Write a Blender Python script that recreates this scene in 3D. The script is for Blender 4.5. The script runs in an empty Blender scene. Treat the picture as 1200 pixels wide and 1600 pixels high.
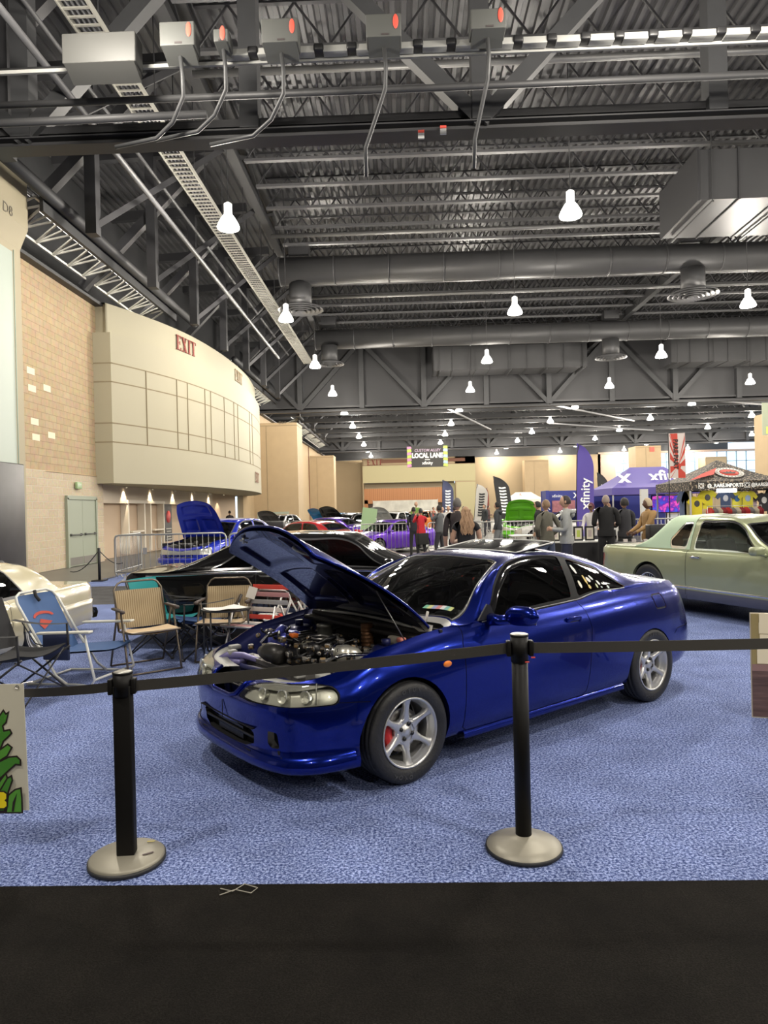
import bpy, bmesh, math, random
import numpy as np
from mathutils import Vector, Matrix, Quaternion
from mathutils.geometry import delaunay_2d_cdt
random.seed(7)
SC = bpy.context.scene
COL = SC.collection
PI = math.pi
R = math.radians
# ------------------------------------------------------------------ camera
FPX, CAM_H, VPX, HZY, ROLL = 1080.0, 1.61, 630.0, 795.0, R(1.35)
def _cam():
    dx, dy = VPX-600, HZY-800
    c, s = math.cos(ROLL), math.sin(ROLL)
    ux, uy = dx*c-dy*s, dx*s+dy*c
    yaw, e = math.atan(ux/FPX), math.atan(uy/FPX)
    fw = Vector((-math.sin(yaw), math.cos(yaw), 0)); rt = Vector((math.cos(yaw), math.sin(yaw), 0)); up = Vector((0, 0, 1))
    f = fw*math.cos(e)+up*math.sin(e); u = up*math.cos(e)-fw*math.sin(e)
    return f, rt*c-u*s, rt*s+u*c
_f, _r, _u = _cam()
cd = bpy.data.cameras.new('camera'); cam = bpy.data.objects.new('camera', cd); COL.objects.link(cam)
cd.sensor_fit = 'VERTICAL'; cd.sensor_height = 36.0; cd.sensor_width = 27.0; cd.lens = 36.0*FPX/1600.0
cd.clip_start = 0.05; cd.clip_end = 500
M3 = Matrix((( _r.x, _u.x, -_f.x), (_r.y, _u.y, -_f.y), (_r.z, _u.z, -_f.z)))
cam.matrix_world = Matrix.Translation((0, 0, CAM_H)) @ M3.to_4x4()
SC.camera = cam
# ------------------------------------------------------------------ view, world
SC.view_settings.view_transform = 'Standard'; SC.view_settings.look = 'None'
SC.view_settings.gamma = 1.0; SC.view_settings.use_curve_mapping = False
SC.view_settings.exposure = 0.0
W = bpy.data.worlds.new('world'); SC.world = W; W.use_nodes = True
W.node_tree.nodes['Background'].inputs[0].default_value = (0.62, 0.78, 0.95, 1)
W.node_tree.nodes['Background'].inputs[1].default_value = 2.6
LAMP_W = 800.0      # watts of every high-bay lamp
LAMP_COL = (1.0, 0.93, 0.82)
LAMP_EMIT = 14.0
LAMP_XS = [-4.52, 4.62, 13.76, 22.9]
LAMP_Y0, LAMP_DY, LAMP_Z = 18.5, 9.15, 9.5
# ------------------------------------------------------------------ materials
MATS = {}
def mat(name, col, rough=0.5, metal=0.0, coat=0.0, emit=None, estr=1.0, noise=0.0, nscale=20.0, bump=0.0, bscale=None, trans=0.0, spec=0.5, coatrough=0.03):
    if name in MATS: return MATS[name]
    m = bpy.data.materials.new(name); m.use_nodes = True; nt = m.node_tree; b = nt.nodes['Principled BSDF']
    c = (*col, 1) if len(col) == 3 else col
    b.inputs['Base Color'].default_value = c; b.inputs['Roughness'].default_value = rough; b.inputs['Metallic'].default_value = metal
    b.inputs['Coat Weight'].default_value = coat; b.inputs['Coat Roughness'].default_value = coatrough
    b.inputs['Specular IOR Level'].default_value = spec
    if emit: b.inputs['Emission Color'].default_value = (*emit, 1); b.inputs['Emission Strength'].default_value = estr
    if noise or bump:
        tc = nt.nodes.new('ShaderNodeTexCoord'); nz = nt.nodes.new('ShaderNodeTexNoise'); nz.inputs['Scale'].default_value = nscale; nz.inputs['Detail'].default_value = 4
        nt.links.new(tc.outputs['Object'], nz.inputs['Vector'])
        if noise:
            mx = nt.nodes.new('ShaderNodeMix'); mx.data_type = 'RGBA'
            mx.inputs[6].default_value = tuple(max(0, v*(1-noise)) for v in c[:3])+(1,); mx.inputs[7].default_value = tuple(min(1, v*(1+noise)) for v in c[:3])+(1,)
            nt.links.new(nz.outputs['Fac'], mx.inputs[0]); nt.links.new(mx.outputs[2], b.inputs['Base Color'])
        if bump:
            n2 = nz
            if bscale:
                n2 = nt.nodes.new('ShaderNodeTexNoise'); n2.inputs['Scale'].default_value = bscale; nt.links.new(tc.outputs['Object'], n2.inputs['Vector'])
            bp = nt.nodes.new('ShaderNodeBump'); bp.inputs['Strength'].default_value = bump; bp.inputs['Distance'].default_value = 0.01
            nt.links.new(n2.outputs['Fac'], bp.inputs['Height']); nt.links.new(bp.outputs[0], b.inputs['Normal'])
    MATS[name] = m; return m
def glassmat(name, tint, rough=0.0, ior=1.5):
    if name in MATS: return MATS[name]
    m = bpy.data.materials.new(name); m.use_nodes = True; nt = m.node_tree; nt.nodes.clear()
    o = nt.nodes.new('ShaderNodeOutputMaterial'); mx = nt.nodes.new('ShaderNodeMixShader'); t = nt.nodes.new('ShaderNodeBsdfTransparent'); g = nt.nodes.new('ShaderNodeBsdfGlossy'); f = nt.nodes.new('ShaderNodeFresnel')
    t.inputs[0].default_value = (*tint, 1); g.inputs['Roughness'].default_value = rough; g.inputs[0].default_value = (1, 1, 1, 1); f.inputs[0].default_value = ior
    nt.links.new(f.outputs[0], mx.inputs[0]); nt.links.new(t.outputs[0], mx.inputs[1]); nt.links.new(g.outputs[0], mx.inputs[2]); nt.links.new(mx.outputs[0], o.inputs[0])
    MATS[name] = m; return m
def ramp_tex(m, kind='noise', scale=10, stops=((0.4, (0, 0, 0)), (0.6, (1, 1, 1))), vec='Object', sc=(1, 1, 1), detail=5, rough=0.6):
    nt = m.node_tree; b = nt.nodes['Principled BSDF']; tc = nt.nodes.new('ShaderNodeTexCoord'); mp = nt.nodes.new('ShaderNodeMapping'); mp.inputs['Scale'].default_value = sc
    if kind == 'wave':
        t = nt.nodes.new('ShaderNodeTexWave'); t.inputs['Scale'].default_value = scale; t.inputs['Distortion'].default_value = 0; fac = t.outputs['Fac']
    elif kind == 'voronoi':
        t = nt.nodes.new('ShaderNodeTexVoronoi'); t.inputs['Scale'].default_value = scale; fac = t.outputs['Distance']
    else:
        t = nt.nodes.new('ShaderNodeTexNoise'); t.inputs['Scale'].default_value = scale; t.inputs['Detail'].default_value = detail; t.inputs['Roughness'].default_value = rough; fac = t.outputs['Fac']
    rp = nt.nodes.new('ShaderNodeValToRGB'); el = rp.color_ramp.elements
    while len(el) < len(stops): el.new(0.5)
    for e, (p, c) in zip(el, stops): e.position = p; e.color = (*c, 1)
    nt.links.new(tc.outputs[vec], mp.inputs[0]); nt.links.new(mp.outputs[0], t.inputs['Vector']); nt.links.new(fac, rp.inputs[0]); nt.links.new(rp.outputs[0], b.inputs['Base Color'])
    return t, rp, mp
# ------------------------------------------------------------------ mesh builder
class MB:
    def __init__(s): s.v = []; s.f = []; s.m = []; s.sm = []
    def add(s, vs, fs, mi=0, smooth=False):
        b = len(s.v); s.v += [tuple(v) for v in vs]; s.f += [tuple(b+i for i in f) for f in fs]; s.m += [mi]*len(fs); s.sm += [smooth]*len(fs); return s
    def box(s, c, d, rz=0, mi=0, rx=0, ry=0, M=None):
        hx, hy, hz = d[0]/2, d[1]/2, d[2]/2
        Q = Matrix.Translation(c) @ Matrix.Rotation(rz, 4, 'Z') @ Matrix.Rotation(ry, 4, 'Y') @ Matrix.Rotation(rx, 4, 'X')
        if M: Q = M @ Q
        vs = [Q @ Vector((x, y, z)) for z in (-hz, hz) for y in (-hy, hy) for x in (-hx, hx)]
        return s.add(vs, [(0, 2, 3, 1), (4, 5, 7, 6), (0, 1, 5, 4), (2, 6, 7, 3), (0, 4, 6, 2), (1, 3, 7, 5)], mi)
    def rbox(s, c, d, r=0.01, rz=0, mi=0, rx=0, ry=0, seg=3):
        # box with rounded vertical edges and bevelled rims
        hx, hy, hz = d[0]/2, d[1]/2, d[2]/2; r = min(r, hx*.99, hy*.99, hz*.99)
        Q = Matrix.Translation(c) @ Matrix.Rotation(rz, 4, 'Z') @ Matrix.Rotation(ry, 4, 'Y') @ Matrix.Rotation(rx, 4, 'X')
        def ring(k, z):
            o = []
            for cx, cy, a0 in ((hx-r, hy-r, 0), (-hx+r, hy-r, PI/2), (-hx+r, -hy+r, PI), (hx-r, -hy+r, 3*PI/2)):
                for i in range(seg+1):
                    a = a0+PI/2*i/seg; o.append(Q @ Vector((cx+(r-k)*math.cos(a), cy+(r-k)*math.sin(a), z)))
            return o
        rings = [ring(r*.7, -hz), ring(r*.2, -hz+r*.3), ring(0, -hz+r), ring(0, hz-r), ring(r*.2, hz-r*.3), ring(r*.7, hz)]
        n = len(rings[0]); vs = [p for q in rings for p in q]; fs = []
        for j in range(len(rings)-1):
            for i in range(n): fs.append((j*n+i, j*n+(i+1) % n, (j+1)*n+(i+1) % n, (j+1)*n+i))
        fs.append(tuple(range(n-1, -1, -1))); fs.append(tuple((len(rings)-1)*n+i for i in range(n)))
        return s.add(vs, fs, mi, True)
    def beam(s, a, b, w, h, mi=0, up=(0, 0, 1)):
        a = Vector(a); b = Vector(b); d = (b-a).normalized(); u = Vector(up)
        if abs(d.dot(u)) > .98: u = Vector((0, 1, 0))
        x = d.cross(u).normalized(); z = x.cross(d).normalized(); vs = []
        for p in (a, b):
            for i, j in ((-1, -1), (1, -1), (1, 1), (-1, 1)): vs.append(p+x*(w/2*i)+z*(h/2*j))
        return s.add(vs, [(0, 3, 2, 1), (4, 5, 6, 7), (0, 1, 5, 4), (1, 2, 6, 5), (2, 3, 7, 6), (3, 0, 4, 7)], mi)
    def tube(s, pts, r, n=8, mi=0, cap=True, closed=False):
        pts = [Vector(p) for p in pts]; N = len(pts); rs = r if isinstance(r, (list, tuple)) else [r]*N
        vs = []; pu = None
        for i, p in enumerate(pts):
            if closed: d = (pts[(i+1) % N]-pts[i-1]).normalized()
            else: d = (pts[min(i+1, N-1)]-pts[max(i-1, 0)]).normalized()
            if pu is None: pu = d.orthogonal().normalized()
            u = (pu-d*pu.dot(d)); u = u.normalized() if u.length > 1e-6 else d.orthogonal().normalized(); w = d.cross(u); pu = u
            for k in range(n): a = 2*PI*k/n; vs.append(p+(u*math.cos(a)+w*math.sin(a))*rs[i])
        fs = []
        for i in range(N if closed else N-1):
            j = (i+1) % N
            for k in range(n): fs.append((i*n+k, i*n+(k+1) % n, j*n+(k+1) % n, j*n+k))
        if cap and not closed: fs.append(tuple(range(n-1, -1, -1))); fs.append(tuple((N-1)*n+k for k in range(n)))
        return s.add(vs, fs, mi, n > 5)
    def lathe(s, prof, c=(0, 0, 0), axis='Z', n=24, mi=0, M=None, a0=0, a1=2*PI):
        full = abs(a1-a0-2*PI) < 1e-6; k = n if full else n+1; vs = []
        for i in range(k):
            a = a0+(a1-a0)*i/n; ca, sa = math.cos(a), math.sin(a)
            for (r, z) in prof:
                v = {'Z': (r*ca, r*sa, z), 'Y': (r*ca, z, -r*sa), 'X': (z, r*ca, r*sa)}[axis]; v = Vector(v)+Vector(c)
                vs.append(M @ v if M else v)
        m = len(prof); fs = []
        for i in range(n):
            j = (i+1) % k
            for q in range(m-1): fs.append((i*m+q, j*m+q, j*m+q+1, i*m+q+1))
        return s.add(vs, fs, mi, True)
    def cyl(s, a, b, r, n=12, mi=0, r2=None):
        return s.tube([a, b], [r, r if r2 is None else r2], n, mi)
    def prism(s, poly, M=None, t=0.01, mi=0):
        # polygon in local xy extruded along local z from 0 to t
        M = M or Matrix(); n = len(poly); vs = [M @ Vector((x, y, z)) for z in (0, t) for x, y in poly]
        fs = [tuple(range(n-1, -1, -1)), tuple(range(n, 2*n))]+[(i, (i+1) % n, n+(i+1) % n, n+i) for i in range(n)]
        return s.add(vs, fs, mi)
    def grid(s, P, mi=0, smooth=True, closed=False):
        # P[i][j]
        a = len(P); b = len(P[0]); vs = [p for r in P for p in r]; fs = []
        for i in range(a if closed else a-1):
            k = (i+1) % a
            for j in range(b-1): fs.append((i*b+j, k*b+j, k*b+j+1, i*b+j+1))
        return s.add(vs, fs, mi, smooth)
    def ball(s, c, r, n=12, m=8, mi=0, M=None):
        rx, ry, rz = r if isinstance(r, (tuple, list)) else (r, r, r); vs = []; fs = []
        for i in range(m+1):
            t = PI*i/m
            for j in range(n):
                a = 2*PI*j/n; v = Vector((rx*math.sin(t)*math.cos(a), ry*math.sin(t)*math.sin(a), rz*math.cos(t)))
                if M: v = M @ v
                vs.append(v+Vector(c))
        for i in range(m):
            for j in range(n): fs.append((i*n+j, (i+1)*n+j, (i+1)*n+(j+1) % n, i*n+(j+1) % n))
        return s.add(vs, fs, mi, True)
    def build(s, name, mats, parent=None, weld=False):
        me = bpy.data.meshes.new(name); me.from_pydata(s.v, [], s.f)
        for m in (mats if isinstance(mats, (list, tuple)) else [mats]): me.materials.append(m)
        me.polygons.foreach_set('material_index', s.m); me.polygons.foreach_set('use_smooth', s.sm)
        me.update(); me.validate()
        o = bpy.data.objects.new(name, me); COL.objects.link(o)
        if parent: o.parent = parent
        return o
def tag(o, label, cat, group=None, kind=None):
    if label: o['label'] = label
    if cat: o['category'] = cat
    if group: o['group'] = group
    if kind: o['kind'] = kind
    return o
def thing(name, label, cat, loc=(0, 0, 0), rz=0, group=None):
    o = bpy.data.objects.new(name, None); COL.objects.link(o); o.empty_display_size = .1; o.location = loc; o.rotation_euler = (0, 0, rz)
    return tag(o, label, cat, group)
def struct(o): o['kind'] = 'structure'; return o
KIDS = {}
def copy_tree(o, loc=None, rz=None, label=None, group=None):
    ch = {}
    for q in bpy.data.objects:
        if q.parent: ch.setdefault(q.parent.name, []).append(q)
    def rec(a, par):
        c = a.copy(); COL.objects.link(c)
        if par: c.parent = par
        for k in ch.get(a.name, []): rec(k, c)
        return c
    c = rec(o, None)
    if loc is not None: c.location = loc
    if rz is not None: c.rotation_euler = (0, 0, rz)
    if label: c['label'] = label
    if group: c['group'] = group
    return c
def text(txt, size, m, parent, M, name='lettering', bold=0.0, ext=0.002, sx=1.0, align='CENTER', shear=0.0):
    cu = bpy.data.curves.new(name, 'FONT'); cu.body = txt; cu.size = size; cu.align_x = align; cu.align_y = 'CENTER'; cu.extrude = ext; cu.offset = bold; cu.shear = shear
    cu.resolution_u = 2
    t = bpy.data.objects.new(name, cu); COL.objects.link(t)
    dg = bpy.context.evaluated_depsgraph_get(); me = bpy.data.meshes.new_from_object(t.evaluated_get(dg)); bpy.data.objects.remove(t); bpy.data.curves.remove(cu)
    me.transform(M @ Matrix.Diagonal((sx, 1, 1, 1))); me.materials.clear(); me.materials.append(m); me.name = name
    o = bpy.data.objects.new(name, me); COL.objects.link(o)
    if parent: o.parent = parent
    return o
def frame(o, x, n):
    # matrix whose local x is x, local z is n (outward), origin o
    x = Vector(x).normalized(); n = Vector(n).normalized(); y = n.cross(x)
    return Matrix(((x.x, y.x, n.x, o[0]), (x.y, y.y, n.y, o[1]), (x.z, y.z, n.z, o[2]), (0, 0, 0, 1)))
# face a board towards -Y (towards the camera end of the hall)
def front(x, y, z): return frame((x, y, z), (1, 0, 0), (0, -1, 0))
# ------------------------------------------------------------------ smooth surfaces
def basis(t, q):
    # cubic Hermite (non-uniform Catmull-Rom) weights: values and derivatives
    t = np.asarray(t, float); q = np.clip(np.asarray(q, float), t[0], t[-1]); n = len(t)
    T = np.zeros((n, n)); h = np.diff(t)
    for i in range(n):
        if i == 0: T[0, 0] = -1/h[0]; T[0, 1] = 1/h[0]
        elif i == n-1: T[i, i-1] = -1/h[-1]; T[i, i] = 1/h[-1]
        else:
            a, b = h[i-1], h[i]; T[i, i-1] = -b/(a*(a+b)); T[i, i+1] = a/(b*(a+b)); T[i, i] = -T[i, i-1]-T[i, i+1]
    k = np.clip(np.searchsorted(t, q, side='right')-1, 0, n-2); s = (q-t[k])/h[k]; H = h[k]
    I = np.eye(n)
    h00 = 2*s**3-3*s**2+1; h10 = s**3-2*s**2+s; h01 = -2*s**3+3*s**2; h11 = s**3-s**2
    Wv = h00[:, None]*I[k]+(h10*H)[:, None]*T[k]+h01[:, None]*I[k+1]+(h11*H)[:, None]*T[k+1]
    d00 = (6*s**2-6*s)/H; d10 = 3*s**2-4*s+1; d01 = -d00; d11 = 3*s**2-2*s
    Wd = d00[:, None]*I[k]+d10[:, None]*T[k]+d01[:, None]*I[k+1]+d11[:, None]*T[k+1]
    return Wv, Wd
class Surf:
    # ctrl[k, j] -> point; k rows (v), j stations (u)
    def __init__(s, ctrl, tu, tv): s.c = np.asarray(ctrl, float); s.tu = np.asarray(tu, float); s.tv = np.asarray(tv, float)
    def ev(s, u, v, nrm=False):
        a, da = basis(s.tu, u); b, db = basis(s.tv, v)
        P = np.einsum('qk,kjd,qj->qd', b, s.c, a)
        if not nrm: return P
        du = np.einsum('qk,kjd,qj->qd', b, s.c, da); dv = np.einsum('qk,kjd,qj->qd', db, s.c, a)
        n = np.cross(du, dv); L = np.linalg.norm(n, axis=1, keepdims=True); n = n/np.maximum(L, 1e-9)
        return P, n
    def uv_of_xz(s, x, z, u0, v0, it=30):
        u, v = float(u0), float(v0)
        for _ in range(it):
            p = s.ev([u, u+1e-4, u], [v, v, v+1e-4]); e = np.array([x-p[0, 0], z-p[0, 2]])
            J = np.array([[p[1, 0]-p[0, 0], p[2, 0]-p[0, 0]], [p[1, 2]-p[0, 2], p[2, 2]-p[0, 2]]])*1e4
            try: d = np.linalg.solve(J, e)
            except Exception: break
            d = np.clip(d, -.15, .15); u = min(max(u+d[0], s.tu[0]), s.tu[-1]); v = min(max(v+d[1], s.tv[0]), s.tv[-1])
        return u, v
def inpoly(px, py, poly):
    ins = np.zeros(len(px), bool); n = len(poly)
    for i in range(n):
        x0, y0 = poly[i]; x1, y1 = poly[(i+1) % n]
        if y0 == y1: continue
        c = ((y0 > py) != (y1 > py)) & (px < (x1-x0)*(py-y0)/(y1-y0)+x0); ins ^= c
    return ins
def dens(poly, d=0.03, closed=True):
    o = []; n = len(poly)
    for i in range(n if closed else n-1):
        a = np.array(poly[i], float); b = np.array(poly[(i+1) % n], float); k = max(1, int(np.hypot(*(b-a))/d))
        for q in range(k): o.append(tuple(a+(b-a)*q/k))
    if not closed: o.append(tuple(poly[-1]))
    return o
def rounded(poly, r, seg=4):
    o = []; n = len(poly)
    for i in range(n):
        p = np.array(poly[i], float); a = np.array(poly[i-1], float)-p; b = np.array(poly[(i+1) % n], float)-p
        la, lb = np.hypot(*a), np.hypot(*b); k = min(r, la*.45, lb*.45); a = p+a/la*k; b = p+b/lb*k
        for q in range(seg+1): t = q/seg; o.append(tuple((1-t)**2*a+2*t*(1-t)*p+t*t*b))
    return o
def strip(line, w):
    # closed polygon around an open polyline, w wide
    L = [np.array(p, float) for p in line]; a = []; b = []
    for i, p in enumerate(L):
        d = L[min(i+1, len(L)-1)]-L[max(i-1, 0)]; d = d/np.hypot(*d); n = np.array([-d[1], d[0]])*w/2; a.append(tuple(p+n)); b.append(tuple(p-n))
    return a+b[::-1]
def trim(surf, regions, box, du=0.05, dv=0.04, lines=()):
    # split the parameter rectangle into named regions; first match wins; None = hole
    u0, u1, v0, v1 = box; nu = max(2, int((u1-u0)/du)); nv = max(2, int((v1-v0)/dv)); pts = []; edges = []
    for i in range(nu+1):
        for j in range(nv+1): pts.append((u0+(u1-u0)*i/nu, v0+(v1-v0)*j/nv))
    for name, poly in regions:
        if poly is None: continue
        pl = [(min(max(p[0], u0), u1), min(max(p[1], v0), v1)) for p in dens(poly, 0.025)]; b = len(pts); pts += pl; n = len(pl); edges += [(b+i, b+(i+1) % n) for i in range(n)]
    r = delaunay_2d_cdt([Vector(p) for p in pts], edges, [], 0, 1e-5)
    V = np.array([(p.x, p.y) for p in r[0]]); F = np.array([f for f in r[2] if len(f) == 3])
    c = V[F].mean(1); own = np.full(len(F), -1)
    for i, (name, poly) in enumerate(regions):
        m = (own < 0)
        if poly is not None: m &= inpoly(c[:, 0], c[:, 1], poly)
        own[m] = i
    P, N = surf.ev(V[:, 0], V[:, 1], True); out = {}
    for i, (name, poly) in enumerate(regions):
        if name is None: continue
        f = F[own == i]
        if not len(f): continue
        if name in out: out[name] = (P, N, np.vstack([out[name][2], f]))
        else: out[name] = (P, N, f)
    return out
def patch(name, data, m, parent, mirror=False, off=0.0, sgn=1, both=False):
    # mesh object from trimmed surface data; off moves it along the normal
    P, N, F = data; idx = np.unique(F); mp = np.zeros(len(P), int); mp[idx] = np.arange(len(idx)); V = P[idx]; n = N[idx]*sgn; f = mp[F]
    a = V[f[:, 0]]; fn = np.cross(V[f[:, 1]]-a, V[f[:, 2]]-a); fl = (fn*n[f[:, 0]]).sum(1) < 0; f = f.copy(); f[fl] = f[fl][:, ::-1]
    V = V+n*off
    def mir(V, n, f): V = V*[1, -1, 1]; return V, n*[1, -1, 1], f[:, ::-1]
    if mirror: V, n, f = mir(V, n, f)
    if both:
        V2, n2, f2 = mir(V, n, f); f = np.vstack([f, f2+len(V)]); V = np.vstack([V, V2]); n = np.vstack([n, n2])
    me = bpy.data.meshes.new(name); me.from_pydata(V.tolist(), [], f.tolist()); me.materials.append(m)
    me.polygons.foreach_set('use_smooth', [True]*len(me.polygons)); me.normals_split_custom_set_from_vertices(n.tolist())
    o = bpy.data.objects.new(name, me); COL.objects.link(o)
    if parent: o.parent = parent
    return o
# ------------------------------------------------------------------ car bodies
def fill_tab(rows):
    # rows: list of table entries or None, linearly filled
    ks = [i for i, r in enumerate(rows) if r is not None]; out = []
    for i in range(len(rows)):
        if rows[i] is not None: out.append(np.array(rows[i], float)); continue
        a = max(k for k in ks if k < i); b = min(k for k in ks if k > i); w = (i-a)/(b-a)
        out.append(np.array(rows[a], float)*(1-w)+np.array(rows[b], float)*w)
    return out
def body_surf(plan, tab):
    # plan: (x, halfwidth) nose centre .. tail centre ; tab: per station [(inset, z)] * rows or None
    n = len(plan); T = fill_tab(tab); p = np.array(plan, float)
    ext = np.vstack([[p[1, 0], -p[1, 1]], p, [p[-2, 0], -p[-2, 1]]]); T = [T[1]]+T+[T[-2]]
    N = len(ext); K = len(T[0]); d = np.gradient(ext, axis=0); d[0] = [-(d[2])[0], d[2][1]]; d[-1] = [-(d[-3])[0], d[-3][1]]
    d[1] = [0, 1]; d[-2] = [0, -1]
    d /= np.linalg.norm(d, axis=1, keepdims=True); nr = np.stack([d[:, 1], -d[:, 0]], 1)   # outward
    ch = np.r_[0, np.cumsum(np.linalg.norm(np.diff(ext, axis=0), axis=1))]; ch -= ch[1]
    C = np.zeros((K, N, 3))
    for j in range(N):
        for k in range(K):
            ins, z = T[j][k]; q = ext[j]-nr[j]*ins; C[k, j] = (q[0], q[1], z)
    dv = [np.mean(np.linalg.norm(C[k+1]-C[k], axis=1)) for k in range(K-1)]
    s = Surf(C, ch, np.r_[0, np.cumsum(dv)]); s.U = ch[-2]; s.N = n; s.ju = lambda j: ch[1+j]
    return s
def cabin_surf(body, j0, G, rows=7):
    # G: for stations j0.. : (p2, p3, (xc, zc)) -> surface from belt edge over the roof to the centre line
    n = body.N; K = body.c.shape[0]; out = []
    for i, j in enumerate(range(j0, n)):
        e = body.c[K-1, 1+j]; p2, p3, c = G[i]; cc = np.array([c[0], 0, c[1]])
        if p2 is None:  # plain deck
            pts = [e]+[e+(cc-e)*w+np.array([0, 0, c[2] if len(c) > 2 else 0.0])*math.sin(PI*w/2)*0 for w in (0.12, .24, .36, .58, .8)]+[cc]
            pts = [np.array([p[0], p[1], e[2]+(cc[2]-e[2])*math.sin(PI/2*w)]) for p, w in zip(pts, (0, .12, .24, .36, .58, .8, 1))]
        else:
            p2 = np.array(p2); p3 = np.array(p3); m = (e+p2)/2+np.array([0, .012, 0.0])
            q = [p3+(cc-p3)*w for w in (.33, .66)]; q = [np.array([a[0]+(cc[0]-p3[0])*(math.sin(PI/2*w)-w), a[1], p3[2]+(cc[2]-p3[2])*math.sin(PI/2*w)]) for a, w in zip(q, (.33, .66))]
            pts = [e, m, p2, p3]+q+[cc]
        out.append(pts)
    C = np.array(out).transpose(1, 0, 2)
    ghost = C[:, -2:-1]*[1, -1, 1]; C = np.concatenate([C, ghost], 1)
    cm = C[-2:-1]*[1, -1, 1]; C = np.concatenate([C, cm], 0)
    tu = body.tu[1+j0:1+n]; tu = np.r_[tu, body.tu[-1]]
    dv = [np.mean(np.linalg.norm(C[k+1]-C[k], axis=1)) for k in range(C.shape[0]-1)]
    s = Surf(C, tu, np.r_[0, np.cumsum(dv)]); s.V = s.tv[-2]; s.u0 = tu[0]; s.u1 = tu[-2]; s.rv = s.tv
    return s
# ------------------------------------------------------------------ hall shell
def nlink(nt, a, b): nt.links.new(a, b)
def brickmat(name, c1, c2, mort, w, h, msize=.012, axes='YZ', bump=.4, noise=6.0):
    m = mat(name, c1, .85); nt = m.node_tree; b = nt.nodes['Principled BSDF']
    tc = nt.nodes.new('ShaderNodeTexCoord'); sp = nt.nodes.new('ShaderNodeSeparateXYZ'); cb = nt.nodes.new('ShaderNodeCombineXYZ'); br = nt.nodes.new('ShaderNodeTexBrick')
    nlink(nt, tc.outputs['Object'], sp.inputs[0]); nlink(nt, sp.outputs['XYZ'.index(axes[0])], cb.inputs[0]); nlink(nt, sp.outputs['XYZ'.index(axes[1])], cb.inputs[1]); nlink(nt, cb.outputs[0], br.inputs['Vector'])
    br.inputs['Color1'].default_value = (*c1, 1); br.inputs['Color2'].default_value = (*c2, 1); br.inputs['Mortar'].default_value = (*mort, 1)
    br.inputs['Scale'].default_value = 1; br.inputs['Brick Width'].default_value = w; br.inputs['Row Height'].default_value = h; br.inputs['Mortar Size'].default_value = msize
    nz = nt.nodes.new('ShaderNodeTexNoise'); nz.inputs['Scale'].default_value = noise; nlink(nt, tc.outputs['Object'], nz.inputs['Vector'])
    mx = nt.nodes.new('ShaderNodeMix'); mx.data_type = 'RGBA'; mx.blend_type = 'MULTIPLY'; mx.inputs[0].default_value = .35; nlink(nt, br.outputs['Color'], mx.inputs[6]); nlink(nt, nz.outputs['Color'], mx.inputs[7]); nlink(nt, mx.outputs[2], b.inputs['Base Color'])
    bp = nt.nodes.new('ShaderNodeBump'); bp.inputs['Strength'].default_value = bump; bp.inputs['Distance'].default_value = .02; bp.invert = True; nlink(nt, br.outputs['Fac'], bp.inputs['Height']); nlink(nt, bp.outputs[0], b.inputs['Normal']); return m
CREAM = mat('cream_wall_paint', (.34, .30, .205), .7); CREAM2 = mat('pale_cream_paint', (.37, .34, .245), .7); TAN = mat('tan_plaster', (.43, .32, .19), .75, noise=.08, nscale=1.5)
PEACH = brickmat('peach_block', (.50, .38, .235), (.46, .345, .21), (.34, .255, .155), .45, .215, .010); BIGB = brickmat('cream_split_block', (.60, .50, .36), (.54, .44, .31), (.66, .58, .45), .62, .23, .012, bump=1.0, noise=14)
DARK = mat('dark_steel_paint', (.044, .045, .048), .55, noise=.15, nscale=3); DARK2 = mat('charcoal_steel_paint', (.038, .038, .041), .5); GALV = mat('galvanised_steel', (.065, .066, .068), .5, .3); DUCTM = mat('grey_duct_paint', (.062, .062, .065), .45, .1, noise=.15, nscale=1.2)
GREYB = mat('grey_enamel', (.085, .087, .082), .55); REDM = mat('red_marker', (.8, .10, .07), .5); WHT = mat('white_paint', (.72, .72, .69), .5); TEAL = mat('pale_green_panel', (.34, .40, .33), .6); BROWN = mat('brown_band', (.16, .06, .03), .6)
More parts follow.
